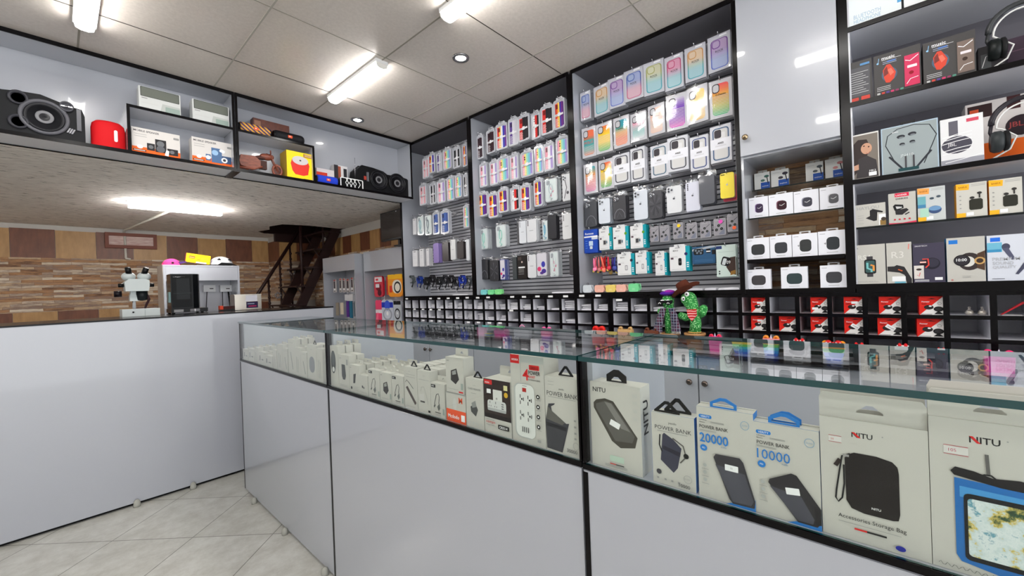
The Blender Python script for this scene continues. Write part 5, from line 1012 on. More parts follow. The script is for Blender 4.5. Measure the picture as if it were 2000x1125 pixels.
brow([(931, 944, 267, 313, DKB, 'dark brown'), (949, 968, 257, 303, DKB, 'dark brown'), (968.5, 991, 246, 296, RB2, 'red and purple'), (993, 1012, 235, 288, PW, 'purple and white'), (1010.5, 1035, 229, 280, RK, 'red and black'), (1037, 1056, 224, 275, WR, 'white and red'), (1056, 1081, 211, 267, RK, 'red and black'), (1080, 1105, 199, 256, RB, 'rainbow')], MBY, 'top')
brow([(936, 952, 322, 368, PL, 'pink and lilac'), (956, 973, 317, 364, PL, 'pink and lilac'), (971.5, 995, 310, 358, PS, 'pastel rainbow'), (995, 1013, 304, 355, PL, 'pink and lilac'), (1016, 1043, 299, 349, PS, 'pastel rainbow'), (1044, 1061, 288, 341, PS, 'pastel rainbow'), (1061, 1083, 283, 337, PL, 'pink and lilac'), (1086, 1110, 271, 326, PS, 'pastel rainbow')], MBY, 'second')
brow([(931, 953, 380, 425, RB, 'rainbow'), (953.5, 972.5, 380, 427, RB, 'rainbow'), (973.5, 992, 371, 417, RB, 'rainbow'), (996, 1016, 368, 414, WR, 'white and red'), (1016.5, 1036, 364, 415, RB, 'rainbow'), (1042, 1060, 353, 405, RB, 'rainbow')], MBY, 'third')
def misc(L, bayname, rowname, X=XH):
    for i, (x0, x1, yt, yb, kind, par, nm) in enumerate(L):
        w, h, yc, z0 = slot2(x0, x1, yt, yb, X)
        if kind == 'clear': b = clearcase(w, h, par[0], par[1], par[2] if len(par) > 2 else None)
        elif kind == 'shell': b = shell(w, h, *par)
        else: b = headercard(w, h, par[0], par[1])
        o = b.build('phone_case', None, (X, yc, z0), RW); crinkle(o, w*1.1, .022, h-.003, seed=i+len(nm))
        hang(o, X, yc, z0, h+.018, '%s phone case, %s from left in %s row of %s' % (nm, N(i), rowname, bayname), 'phone case', 'loose bagged cases in the '+bayname, 3, step=.012, hg='%s row in the %s' % (rowname, bayname))
T1, T2 = (206, 216, 216), (150, 210, 196)
misc([(1064, 1088, 352, 396, 'clear', (T1, (190, 200, 205), 'LVE'), 'clear cord'), (1097, 1116, 342, 394, 'shell', ((214, 216, 220), 3, None, lambda a: (a.ln([(.2, .1), (.5, .5), (.3, .8)], .08, (90, 90, 96)), a.e(.6, .3, .14, (90, 90, 96)))), 'white printed')], MBY, 'third row right end')
misc([(937, 953, 448, 488, 'clear', (T1, T2), 'clear mint cord'), (967.5, 989, 441, 484, 'clear', (T1, T2), 'clear green cord'), (1009, 1014, 436, 478, 'shell', ((60, 60, 66), 4), 'dark slim'), (1013.5, 1027, 433, 476, 'shell', ((210, 214, 220), 4, 'word'), 'white narrow'), (1027.5, 1048, 430, 474, 'shell', ((216, 218, 222), 4, 'word'), 'white wide'), (1059, 1069.5, 432, 470, 'clear', (T1, (120, 180, 206)), 'clear sky blue cord'), (1070, 1086, 421, 467, 'shell', ((34, 34, 40), 4), 'glossy black'), (1097, 1116.5, 419, 468, 'shell', ((216, 218, 220), 4, 'word'), 'white right')], MBY, 'fourth')
flo = lambda a: (a.r(.04, .04, .96, .96, (206, 204, 212)), a.e(.24, .3, .2, (214, 60, 110), .2), a.e(.7, .2, .24, (70, 50, 140), .2), a.e(.66, .5, .2, (60, 60, 160), .26), a.e(.5, .12, .2, (80, 50, 130), .12))
blk = lambda a: (a.rr(.06, .8, .44, .94, .05, (70, 60, 56)), a.e(.5, .72, .08, (200, 180, 170)), a.r(.1, .46, .8, .52, WHT), a.lines(.1, .7, (.4, .34, .28, .2), (180, 180, 180), .012))
misc([(938.5, 952.5, 507, 546, 'shell', ((36, 36, 42), 0, None, arcs), 'black patterned'), (956.5, 973, 509, 549, 'shell', ((34, 34, 40), 0, None, fan), 'black fan patterned'), (976, 986.5, 507, 547, 'shell', ((90, 100, 160), 0, None, flo), 'blue floral'), (1000, 1009, 502, 546, 'shell', ((60, 66, 70), 0), 'slate slim'), (1010, 1029, 500, 545, 'card', ((32, 26, 26), blk), 'black boxed'), (1029.5, 1047, 498, 543, 'shell', ((216, 218, 222), 4, 'word'), 'white plain'), (1048.5, 1067, 495, 539, 'shell', ((206, 204, 212), 0, None, flo), 'purple floral'), (1073, 1091, 492, 541, 'clear', (T1, (226, 230, 232), 'LVE'), 'clear pink lettered'), (1111, 1121, 492, 537, 'shell', ((60, 56, 62), 3), 'dark right')], MBY, 'lowest')
FB = 'far bay'
brow([(825, 838, 311, 351, PP, 'pink'), (836, 850, 303, 341, RB2, 'red and purple'), (852, 864, 301, 338, PW, 'purple and white'), (865, 882, 294, 334, PS, 'pastel'), (884, 900, 291, 331, KK, 'black and white'), (903, 913, 283, 327, RB, 'rainbow')], FB, 'top')
brow([(819, 833, 363, 403, PP, 'pink'), (839, 852, 360, 401, KK, 'black'), (854, 870, 355, 399, PL, 'pink and lilac'), (873, 887, 348, 394, PS, 'pink and yellow'), (889, 902, 344, 388, PS, 'pastel'), (905, 914, 342, 385, KK, 'black')], FB, 'second')
BLU = [(60, 84, 150), (70, 100, 170), (60, 84, 150)]
brow([(845, 858, 416, 459, BLU, 'navy'), (861, 877, 413, 458, BLU, 'navy'), (905, 916, 403, 446, PS, 'pastel')], FB, 'third', behind=2)
wc = lambda a: (a.lines(.3, .7, (.9,), INK, .03), a.lines(.2, .8, (.6, .5), (190, 190, 196), .01))
misc([(805.5, 813, 428, 459, 'card', ((220, 220, 224), wc), 'white carded'), (815.5, 827, 424, 460, 'clear', (T1, (150, 190, 200)), 'clear blue cord'), (830, 842, 422, 460, 'clear', (T1, (120, 130, 140)), 'clear grey cord')], FB, 'third left part')
misc([(805.5, 815, 490, 521, 'card', ((222, 222, 226), wc), 'white card'), (818.5, 828, 487, 521, 'card', ((222, 222, 226), wc), 'white carded'), (832, 838, 486, 519, 'card', ((216, 216, 220), wc), 'white slim'), (845, 857.5, 476, 514, 'shell', ((150, 130, 196), 0), 'lilac'), (863, 876, 474, 511, 'shell', ((52, 48, 52), 1), 'black left'), (878.5, 890, 469, 508, 'shell', ((216, 218, 220), 4, 'word'), 'white'), (892.5, 905, 472, 506, 'shell', ((54, 48, 50), 1), 'black right'), (909.5, 917, 468, 509, 'shell', ((212, 216, 222), 4), 'white slim')], FB, 'fourth')
# coiled cables
for i, (px, py, c, cn) in enumerate(((803, 546, (90, 96, 96), 'grey'), (819, 547, (30, 60, 150), 'blue'), (832, 550, (28, 28, 32), 'black'), (843, 545, (30, 28, 34), 'black'), (856, 549, (34, 34, 38), 'black'), (868, 546, (50, 50, 56), 'grey'), (880, 546, (28, 26, 30), 'black'), (891, 550, (60, 60, 66), 'grey'), (902, 546, (34, 60, 170), 'blue'), (914, 548, (90, 94, 100), 'grey'))):
    X = XH+.02*(i % 2); Y, Z = WX(px, py, X); b = MB(); r0 = .031
    P = [(r0*(1+.06*math.sin(3*a_))*math.cos(a_), .010*a_/(2*PI)-.01, r0*(1+.05*math.cos(2*a_))*math.sin(a_)) for a_ in [2*PI*k/14 for k in range(14*4)]]
    b.tube(P, .0042, mat(c, .45), seg=6); b.tube([(r0, .02, 0), (r0*1.1, .01, -.03), (.01, .0, -.055), (.0, 0, -.07)], .0035, mat(c, .45), seg=6); b.tube([(-r0*.8, .0, -.012), (-r0*.9, -.004, -.04), (-.02, -.006, -.064)], .0035, mat(c, .45), seg=6); b.tube([(.01, .01, -.03), (.022, .0, -.05), (.016, -.004, -.072)], .004, BLACK, seg=6)
    o = b.build('coiled_cable', None, (X, Y, Z), RW); b = MB(); b.box(-.005, -.004, -.086, .005, .004, -.068, mat((190, 190, 194), .3, .4)); b.build('plug', o); b = MB(); b.box(-.004, -.012, r0-.006, .004, .034, r0+.006, mat((20, 20, 22), .5)); b.build('tie', o)
    tag(o, '%s coiled cable, %s from left at the bottom of the far bay' % (cn, N(i)), 'cable', 'coiled cables in the far bay')
    t = empty('display_hook', (X, Y, Z+.020), RW); MB().tube([(0, XB-X-.008, 0), (0, -.018, 0), (0, -.02, .01)], .002, HOOK, seg=6).build('prong', t); tag(t, 'chrome hook of the cable row in the far bay', 'hook', 'hooks of the cable row in the far bay')
w, h, yc = slot(884, 914, 571, 2.13, 1.1488); b = MB(); b.box(-w/2, 0, 0, w/2, .05, .008, (220, 220, 224)); tag(b.build('cable_packet', None, (2.13, yc, 1.1488), RW), 'white flat box on the floor of the far bay', 'packet')
# ============================================================ overhead shelf goods
def slotY(x0, x1, yt, Y, z0): a, zt = WY(x0, yt, Y); c, _ = WY(x1, yt, Y); return c-a, zt-z0, (a+c)/2
ZB1, ZB2 = 2.0165, 2.2728
def woofer(par, x, z, r, y=0, rim=(70, 70, 74)):
    b = MB(); b.lathe([(r*1.12, 0), (r*1.12, -.008), (r*1.0, -.012), (r*.94, -.006), (r*.9, .0)], mat(rim, .35), c=(x, y, z), axis='y', seg=32); f = b.build('woofer_rim', par)
    b = MB(); b.lathe([(r*.93, -.002), (r*.86, -.008), (r*.78, -.003), (r*.46, .010), (r*.42, -.001), (r*.24, -.004), (0, -.006)], mat((34, 34, 38), .4), c=(x, y, z), axis='y', seg=32); b.build('cone', f)
    b = MB(); b.lathe([(r*.42, -.004), (r*.40, -.006), (r*.26, -.006), (r*.24, -.004)], mat((120, 120, 124), .3), c=(x, y, z), axis='y', seg=28); b.build('dust_ring', f)
Yf = 3.055
t = empty('loudspeaker', (0, Yf, 0)); tag(t, 'large black two woofer loudspeaker cut by the left edge', 'speaker')
xr = WY(165, 215, Yf)[0]; zt_ = WY(87, 186, Yf)[1]; zt0 = zt_-ZB1; xl = xr-.56
b = MB(); P = [(xl, ZB1+.02), (xl+.03, ZB1), (xr-.02, ZB1), (xr, ZB1+.015), (xr, zt_-.07), (xr-.01, zt_-.035), (xr-.05, zt_-.03), (xr-.09, zt_-.018), (xr-.15, zt_), (xr-.22, zt_-.006), (xr-.27, zt_-.015), (xr-.33, zt_-.004), (xr-.40, zt_-.006), (xl+.03, zt_-.03), (xl, zt_-.06)]
b.prism(P, 0, .13, mat((20, 21, 24), .6)); b.build('cabinet_body', t)
def pz(px, py): x, z = WY(px, py, Yf-.01); return x, z
x, z = pz(87, 228); r_ = abs(WY(87, 190, Yf)[1]-z); woofer(t, x, z, r_*.76, rim=(92, 92, 98))
x2, z2 = x-.26, z+.0; woofer(t, x2, z2, r_*.76, rim=(92, 92, 98))
for px, py in ((35, 189), (36, 236)):
    x, z = pz(px, py); b = MB(); b.lathe([(.034, 0), (.034, -.008), (.026, -.010), (.022, .0), (.021, .003), (0, .003)], mat((52, 52, 58), .35), c=(x, 0, z), axis='y', seg=24); b.lathe([(.021, -.001), (0, -.001)], BLACK, c=(x, 0, z), axis='y', seg=20); b.build('bass_port', t)
x, z = pz(130, 208); b = MB(); b.lathe([(.026, 0), (.026, -.012), (.021, -.014), (.018, -.006), (0, -.006)], mat((70, 70, 76), .3), c=(x, 0, z), axis='y', seg=24); b.lathe([(.006, -.01), (.005, -.016), (0, -.017)], CHR, c=(x, 0, z), axis='y', seg=12); b.box(x-.02, -.012, z-.002, x+.02, -.01, z+.002, CHR); b.build('tweeter', t)
b = MB(); x, z = pz(152, 232); b.box(x-.004, -.008, z-.06, x+.012, 0, z+.05, mat((90, 90, 96), .3)); b.build('side_grille', t)
b = MB()
for k in range(3): x, z = pz(134+4.5*k, 254+1.5*k); b.prism([(x-.007, z-.012), (x-.001, z-.012), (x+.009, z+.012), (x+.003, z+.012)], -.006, 0, mat((150, 150, 156), .3))
b.build('badge', t)
# red round speaker
w, h, xc = slotY(175, 247, 226, 3.05, ZB1); r0 = w/2*.96
t = empty('round_speaker', (xc, 3.05+r0*.62, ZB1)); tag(t, 'red drum shaped speaker with white oval beside the big loudspeaker', 'speaker')
b = MB(); b.lathe([(r0*.93, 0), (r0, .008), (r0, h*.72), (r0*.93, h*.88), (r0*.72, h*.97), (0, h)], mat((206, 20, 28), .7)); b.build('fabric_body', t); t.scale = (1, .62, 1)
b = MB(); b.prism(rr_pts(r0*.28, h*.30, r0*.48, h*.68, .006), -r0*.98, -r0*.6, WHT); b.build('control_strip', t)
def ybox(x0, x1, yt, z0, Y, label, art, base=CARD, d=.08, name='speaker_box', side=None, dz=0):
    w, h, xc = slotY(x0, x1, yt, Y, z0); b, a = carton(name, w, h, d, base=base, side=side); art(a); return tag(b.build(name, None, (xc, Y, z0)), label, 'box')
def mi(a): a.rr(.04, .58, .97, .99, .02, (60, 64, 60)); a.rr(.055, .60, .955, .97, .02, (108, 112, 104)); a.lines(.06, .2, (.5,), DGR, .02); a.lines(.06, .45, (.3, .1), (200, 200, 198), .02); a.pg([(.5, .1), (.55, .42), (.98, .4), (.98, .05), (.6, .02)], (184, 188, 184)); a.rr(.62, .04, .98, .32, .02, (150, 166, 158))
ybox(270, 351, 166, ZB2, 3.04, 'flat white speaker box with grey mesh band, left one on small shelf', mi, base=(206, 208, 206))
ybox(375, 446, 192, ZB2, 3.04, 'flat white speaker box with grey mesh band, right one on small shelf', mi, base=(206, 208, 206))
def mob(v):
    def f(a):
        a.r(0, 0, 1, .30, (230, 100, 30)); a.r(0, 0, 1, .05, (216, 212, 204)); a.t(.04, .86, .07, 'MOBILE SPEAKER', DGR, maxw=.55, bold=True); a.lines(.05, .3, (.76, .68), GRY, .014); a.rr(.86, .78, .98, .86, .01, GRY); a.r(.02, .14, .28, .20, (60, 24, 20)); a.lines(.04, .26, (.16,), WHT, .02); a.e(.16, .3, .06, WHT, .05)
        c = (44, 42, 44) if v == 0 else (80, 110, 150)
        if v == 0: a.r(.30, .22, .46, .48, c); a.r(.47, .2, .70, .68, c); a.r(.72, .16, .95, .40, c); a.e(.58, .52, .08, (110, 112, 116)); a.e(.58, .32, .09, (96, 98, 104)); a.e(.38, .35, .05, (110, 112, 116)); a.e(.82, .28, .05, (110, 112, 116)); a.pg([(.66, .12), (.74, .1), (.76, .3), (.70, .34)], WHT)
        else: a.r(.32, .2, .44, .44, c); a.r(.46, .16, .72, .72, c); a.r(.72, .18, .96, .46, (60, 84, 120)); a.e(.55, .54, .08, (150, 186, 220)); a.e(.38, .32, .06, WHT); a.e(.78, .30, .08, WHT); a.e(.78, .30, .04, DGR); a.rr(.66, .58, .8, .7, .03, WHT, rot=-.4)
    return f
ybox(256, 350, 246, ZB1, 3.05, 'white and orange speaker box with black speakers, nearer the red speaker', mob(0), base=(214, 210, 206))
ybox(374, 453, 266, ZB1, 3.05, 'white and orange speaker box with blue speakers, beside the divider', mob(1), base=(214, 210, 206))
def can(x0, x1, yt, yb, Y, z0, mt, label, badge=True, bands=None):
    xa, za = WY(x0, (yt+yb)/2, Y); xb_, zb = WY(x1, (yt+yb)/2, Y); L = xb_-xa; r = .036
    t = empty('portable_speaker', ((xa+xb_)/2, Y+r, z0+r)); tag(t, label, 'speaker')
    b = MB(); b.lathe([(r*.7, -L/2+.01), (r*.96, -L/2+.016), (r, -L/2+.03), (r, L/2-.03), (r*.96, L/2-.016), (r*.7, L/2-.01)], mt, axis='x', seg=28); b.build('mesh_body', t)
    for s in (-1, 1): b = MB(); b.lathe([(0, s*(L/2-.012)), (r*.66, s*(L/2-.004)), (r*.80, s*(L/2-.008)), (r*.84, s*(L/2-.014)), (r*.6, s*(L/2-.016))], BLACK, axis='x', seg=24); b.build('bass_cap', t)
    if badge: b = MB(); b.prism(rr_pts(-.014, -.009, .014, .009, .003), -r-.002, -r+.004, (226, 84, 40)); Art(b, .028, .018, y=-r-.002, z0=-.009).t(.2, .25, .5, 'JBL', WHT, maxw=.6); b.build('badge', t)
    return t
m, tt, bb = node_mat('purple_yellow_weave', .7); v = coords(tt, rot=(0, .9, .5)); wv = tt.nodes.new('ShaderNodeTexWave'); wv.inputs['Scale'].default_value = 18; wv.inputs['Distortion'].default_value = 2.0; wv.inputs['Detail Scale'].default_value = 30
tt.links.new(v, wv.inputs['Vector']); rp = ramp(tt, [(.45, (70, 40, 96)), (.55, (226, 168, 60))]); tt.links.new(wv.outputs['Fac'], rp.inputs[0]); tt.links.new(rp.outputs[0], bb.inputs['Base Color'])
can(466, 533, 238, 262, 3.03, ZB2, m, 'purple and yellow patterned tube speaker at the divider', True)
can(535, 597, 254, 280, 3.03, ZB2, mat((20, 20, 24), .6), 'black tube speaker on the right end of the small shelf', True)
ybox(494, 564, 229, ZB2, 3.125, 'long dark brown box lying behind the patterned tube speaker', lambda a: (a.r(.03, .6, .2, .9, (150, 110, 90)), a.lines(.6, .94, (.5, .3), (170, 120, 100), .02), a.pg([(.2, .1), (.5, .5), (.7, .2), (.72, .05)], (150, 90, 60))), base=BROWNBOX, d=.06)
# wooden motorbike
x0_, x1_ = WY(468, 325, 3.08)[0], WY(554, 330, 3.08)[0]; L = x1_-x0_
t = empty('toy_motorbike', ((x0_+x1_)/2, 3.09, ZB1)); t.scale = (1, 1, 1.25); t.location.y = 3.06; t.location.x -= .012; tag(t, 'carved reddish wooden model motorbike on the overhead shelf', 'toy')
for s, r in ((-1, .032), (1, .036)):
    b = MB(); b.tube([(s*(L/2-r)+(r-.008)*math.cos(a_), 0, r+(r-.008)*math.sin(a_)) for a_ in [2*PI*k/20 for k in range(20)]], .008, CARVE, seg=8, closed=True); w_ = b.build('wheel', t)
    b = MB()
    for k in range(6): a_ = PI*k/6; b.tube([(s*(L/2-r)-(r-.012)*math.cos(a_), 0, r-(r-.012)*math.sin(a_)), (s*(L/2-r)+(r-.012)*math.cos(a_), 0, r+(r-.012)*math.sin(a_))], .0018, CARVE, seg=5)
    b.build('spokes', w_)
b = MB(); b.prism([(-L/2, .05), (-L/2+.01, .085), (-.045, .09), (-.01, .07), (-.01, .035), (-.05, .02), (-L/2+.01, .03)], -.022, .022, CARVE); b.build('rear_fender', t)
b = MB(); b.prism([(-.05, .088), (-.02, .098), (.02, .092), (.02, .085), (-.05, .08)], -.018, .018, mat((70, 34, 26), .6)); b.build('seat', t)
b = MB(); b.ball((.03, 0, .10), (.04, .02, .018), CARVE); b.build('fuel_tank', t)
b = MB(); b.box(-.012, -.014, .03, .03, .014, .075, mat((60, 30, 22), .5)); b.tube([(.0, -.016, .04), (-.05, -.018, .022), (-L/2, -.018, .02)], .006, CARVE); b.build('engine', t)
b = MB(); b.tube([(L/2-.036, -.012, .036), (.052, -.010, .115)], .004, CARVE); b.tube([(L/2-.036, .012, .036), (.052, .010, .115)], .004, CARVE); b.tube([(.046, -.04, .128), (.056, -.012, .118), (.056, .012, .118), (.046, .04, .128)], .004, CARVE); b.ball((.066, 0, .104), .013, CARVE); b.build('fork', t)
def yb(a): a.r(0, 0, 1, 1, (240, 214, 20)); a.pg([(.14, .55), (.2, .72), (.78, .72), (.84, .55), (.78, .22), (.6, .16), (.3, .18), (.2, .3)], (216, 50, 40)); a.e(.5, .70, .30, (200, 196, 196), .17); a.e(.5, .70, .04, DGR, .03); a.r(.62, .84, .96, .97, (170, 110, 50)); a.lines(.66, .92, (.93, .88), (230, 214, 150), .02); a.r(.6, .02, 1, .06, (110, 70, 40))
ybox(559, 611, 292, ZB1, 3.03, 'yellow box picturing a red speaker with pale top', yb, base=(232, 206, 20), side=mat((176, 140, 30), .5), d=.12)
t = can(618, 664, 336, 356, 3.035, ZB1, mat((30, 60, 190), .6), 'small royal blue speaker right of the yellow box', True)
ybox(618, 652, 327, ZB1, 3.13, 'white box with red speaker picture behind the royal blue speaker', lambda a: (a.r(.0, .1, .6, .8, (206, 60, 40)),), base=(214, 206, 206), d=.05)
ybox(652, 678, 321, ZB1, 3.13, 'small black and white box standing behind the lattice speaker', lambda a: (a.r(0, 0, .3, 1, (50, 46, 50)), a.r(.3, 0, .5, .96, (150, 80, 60)), a.r(.7, .5, .95, .9, (40, 40, 46)), a.ring(el_pts(*a.p(.6, .2), .012, .014), el_pts(*a.p(.6, .2), .008, .010), DGR)), base=(206, 204, 206), d=.05)
xa = WY(665, 356, 3.03)[0]; xb_ = WY(709, 360, 3.03)[0]; hL = WY(687, 349, 3.03)[1]-ZB1
t = empty('lattice_speaker', ((xa+xb_)/2, 3.03, ZB1)); tag(t, 'small black speaker behind a white lattice grille', 'speaker'); wL = xb_-xa
b = MB(); b.prism(rr_pts(-wL/2, 0, wL/2, hL, .01), .004, .05, BLACK); b.build('body', t)
b = MB(); b.frame(rr_pts(-wL/2, 0, wL/2, hL, .01), rr_pts(-wL/2+.005, .005, wL/2-.005, hL-.005, .007), -.003, .006, WHT)
for k in range(-3, 4):
    b.tube([(k*.016, -.001, .004), (k*.016+.02*(1 if k % 2 else -1), -.001, hL/2), (k*.016, -.001, hL-.004)], .0026, WHT, seg=6)
b.build('lattice_grille', t)
# black twin woofer boombox
Yb = 3.05; xa, _ = WY(694, 350, Yb); xb_, _ = WY(803, 360, Yb); zt2 = WY(725, 326, Yb)[1]-ZB1
t = empty('loudspeaker', (0, Yb, 0)); tag(t, 'black twin woofer loudspeaker in the right corner of overhead shelf', 'speaker')
b = MB(); Wd = xb_-xa; P = [(xa+.02, ZB1), (xb_-.02, ZB1), (xb_, ZB1+.03), (xb_-.004, ZB1+zt2*.55), (xb_-.04, ZB1+zt2*.8), (xb_-.1, ZB1+zt2*.85), (xa+Wd*.55, ZB1+zt2*.82), (xa+Wd*.48, ZB1+zt2*.92), (xa+Wd*.3, ZB1+zt2*.98), (xa+.06, ZB1+zt2), (xa+.02, ZB1+zt2*.8), (xa, ZB1+.04)]
b.prism(P, 0, .12, mat((12, 12, 15), .5)); b.build('cabinet_body', t)
for px, py in ((741, 351), (777, 358)):
    x, z = WY(px, py, Yb-.01); r = abs(WY(px, py-17, Yb)[1]-z); woofer(t, x, z, r*.95, rim=(24, 24, 28))
b = MB(); x, z = WY(719, 345, Yb-.005); b.box(x-.012, -.008, z-.04, x+.006, 0, z+.035, mat((96, 96, 102), .3)); b.box(x-.035, -.005, z-.03, x-.016, 0, z-.0, mat((160, 60, 50), .4)); b.build('control_panel', t)
b = MB(); b.tube([(xa+.01, .02, ZB1+zt2*.4), (xa+.012, .02, ZB1+zt2*1.25)], .0015, CHR, seg=6); b.build('antenna', t)
b = MB(); b.tube([(xa+.03, .06, ZB1+zt2*.85), (xa+.06, .06, ZB1+zt2*1.0), (xa+Wd*.4, .06, ZB1+zt2*.98)], .008, BLACK); b.build('handle', t)

# ============================================================ back workshop
ZCT = 1.0965
# stereo microscope
xm0, xm1 = WY(239, 615, 3.60)[0], WY(313, 612, 3.60)[0]; xm = xm0+.095; OFF = mat((206, 214, 214), .35)
t = empty('stereo_microscope', (xm0, 3.60, ZCT)); tag(t, 'white stereo microscope standing on the high counter', 'microscope')
Wm = xm1-xm0; b = MB(); b.box(0, 0, 0, Wm, .17, .048, OFF); b.box(Wm*.58, -.001, .002, Wm*.60, 0, .046, (180, 190, 190)); bs = b.build('base', t)
b = MB(); b.lathe([(.005, 0), (.005, -.004), (0, -.005)], BLACK, c=(Wm*.28, 0, .028), axis='y', seg=10); b.build('switch', bs)
cx = Wm*.42
b = MB(); b.tube([(Wm*.36, .10, .04), (Wm*.36, .10, .25)], .009, CHR); b.build('pillar', t)
b = MB(); b.box(cx-.035, .05, .10, cx+.01, .11, .14, OFF); b.prism([(cx-.035, .13), (cx-.005, .13), (cx-.005, .17), (cx-.03, .17)], .04, .10, OFF); b.build('focus_block', t)
b = MB(); b.prism([(cx-.058, .165), (cx+.055, .165), (cx+.06, .20), (cx+.06, .235), (cx+.04, .245), (cx-.04, .245), (cx-.062, .225)], .0, .11, OFF); b.build('head', t)
for s in (-1, 1):
    b = MB(); b.ball((cx+s*.038, .05, .262), (.036, .05, .030), OFF); e_ = b.build('eyepiece_pod', t)
    b = MB(); b.tube([(cx+s*.036, .03, .275), (cx+s*.045, .0, .315)], [.017, .015], BLACK, seg=14); b.build('eyepiece', e_)
    b = MB(); b.lathe([(.0, 0), (.013, 0), (.013, .026), (0, .026)], BLACK, c=(cx+s*.062-(.026 if s < 0 else 0), .06, .205), axis='x', seg=14); b.build('zoom_knob', t)
    b = MB(); b.lathe([(.0, 0), (.020, 0), (.020, .036), (0, .036)], mat((22, 16, 22), .4), c=(cx-.052+s*.038-.018, .07, .150-(.012 if s > 0 else 0)), axis='x', seg=16); b.build('focus_knob', t)
b = MB(); b.lathe([(.0, .10), (.026, .105), (.030, .135), (.030, .165), (0, .168)], mat((30, 34, 36), .4), c=(cx+.026, .06, 0), seg=20); b.build('objective', t)
b = MB(); b.tube([(cx+.05, .05, .14), (cx+.06, .05, .11), (cx+.045, .06, .07), (cx+.04, .07, .05)], .007, mat((50, 24, 28), .4)); b.build('cable', t)
# black glass cutting machine
xa, xb_ = WY(336, 600, 3.60)[0], WY(396, 600, 3.60)[0]; hM = WY(345, 535, 3.62)[1]-ZCT; Wc = xb_-xa
t = empty('film_cutting_machine', (xa, 3.60, ZCT)); tag(t, 'black glass fronted machine on the high counter before the white cabinet', 'machine')
SM = mat((14, 16, 18), .12, name='smoked_glass')
SM.node_tree.nodes['Principled BSDF'].inputs['Specular IOR Level'].default_value = .12
b = MB(); b.box(-.004, .0, .008, Wc+.03, .19, .035, BLACK); b.build('base_tray', t)
b = MB(); b.box(.01, -.003, .012, Wc*.36, 0, .03, (150, 150, 152)); b.box(Wc*.58, -.003, .012, Wc*.9, 0, .03, (120, 120, 124)); b.box(Wc*.72, -.004, .012, Wc*.76, 0, .03, (220, 220, 222)); b.build('base_strip', t)
b = MB(); P = [(0, .02), (Wc*.72, .02), (Wc*.92, .04), (Wc, .08), (Wc, .17), (0, .17)]; n_ = len(P)
vs = [(x, y, .036) for x, y in P]+[(x, y, hM) for x, y in P]; b.add(vs, [tuple(range(n_-1, -1, -1)), tuple(range(n_, 2*n_))]+[(i, (i+1) % n_, n_+(i+1) % n_, n_+i) for i in range(n_)], SM); b.build('glass_housing', t)
b = MB(); b.frame([(.006, .045), (Wc*.68, .045), (Wc*.68, hM-.008), (.006, hM-.008)], [(.03, .10), (Wc*.62, .10), (Wc*.62, hM-.03), (.03, hM-.03)], .016, .02, mat((22, 24, 26), .6)); b.box(.012, .014, hM*.5, Wc*.66, .018, hM*.5+.006, (40, 46, 48)); b.box(-.012, .02, .08, -.002, .06, hM*.55, (120, 150, 150)); b.build('door_frame', t)
b = MB(); b.tube([(.012, .012, hM-.022), (.08, .012, hM-.022)], .002, CHR); b.build('handle', t)
for k in range(4):
    b = MB(); b.lathe([(.008, 0), (.010, .008)], BLACK, c=((.01, Wc)[k % 2], (.02, .17)[k//2], 0), seg=10); b.build('foot', t)
# stainless ultrasonic cleaner, red stand
xa, xb_ = WY(459, 600, 3.60)[0], WY(511, 600, 3.60)[0]; hU = WY(470, 575, 3.60)[1]-ZCT; Wu = xb_-xa; STL = mat((176, 170, 160), .18, .9)
t = empty('ultrasonic_cleaner', (xa, 3.60, ZCT)); tag(t, 'small stainless cleaner tank with a dark display label', 'machine')
b = MB(); b.box(0, 0, .003, Wu, .13, hU-.004, STL); b.build('tank', t); b = MB(); b.box(-.003, -.003, hU-.006, Wu+.003, .133, hU, STL); b.build('rim', t)
b = MB(); b.box(Wu*.40, -.001, hU*.55, Wu*.84, 0, hU*.93, (206, 206, 216)); b.box(Wu*.42, -.001, hU*.12, Wu*.86, 0, hU*.52, (40, 28, 66)); b.box(Wu*.5, -.0016, hU*.2, Wu*.8, 0, hU*.27, (170, 40, 90)); b.box(Wu*.46, -.0016, hU*.36, Wu*.72, 0, hU*.42, (140, 150, 170)); b.build('control_label', t)
xa = WY(430, 604, 3.66)[0]; t = empty('charging_stand', (xa, 3.66, ZCT)); tag(t, 'small red and black stand on the high counter beside the steel tank', 'stand')
b = MB(); b.box(0, 0, .0, .10, .05, .012, BLACK); b.box(0, 0, .012, .02, .05, .04, (214, 70, 40)); b.box(.084, 0, .012, .10, .05, .035, (150, 30, 24)); b.box(.02, .04, .012, .084, .05, .035, (70, 24, 22)); b.build('frame', t)
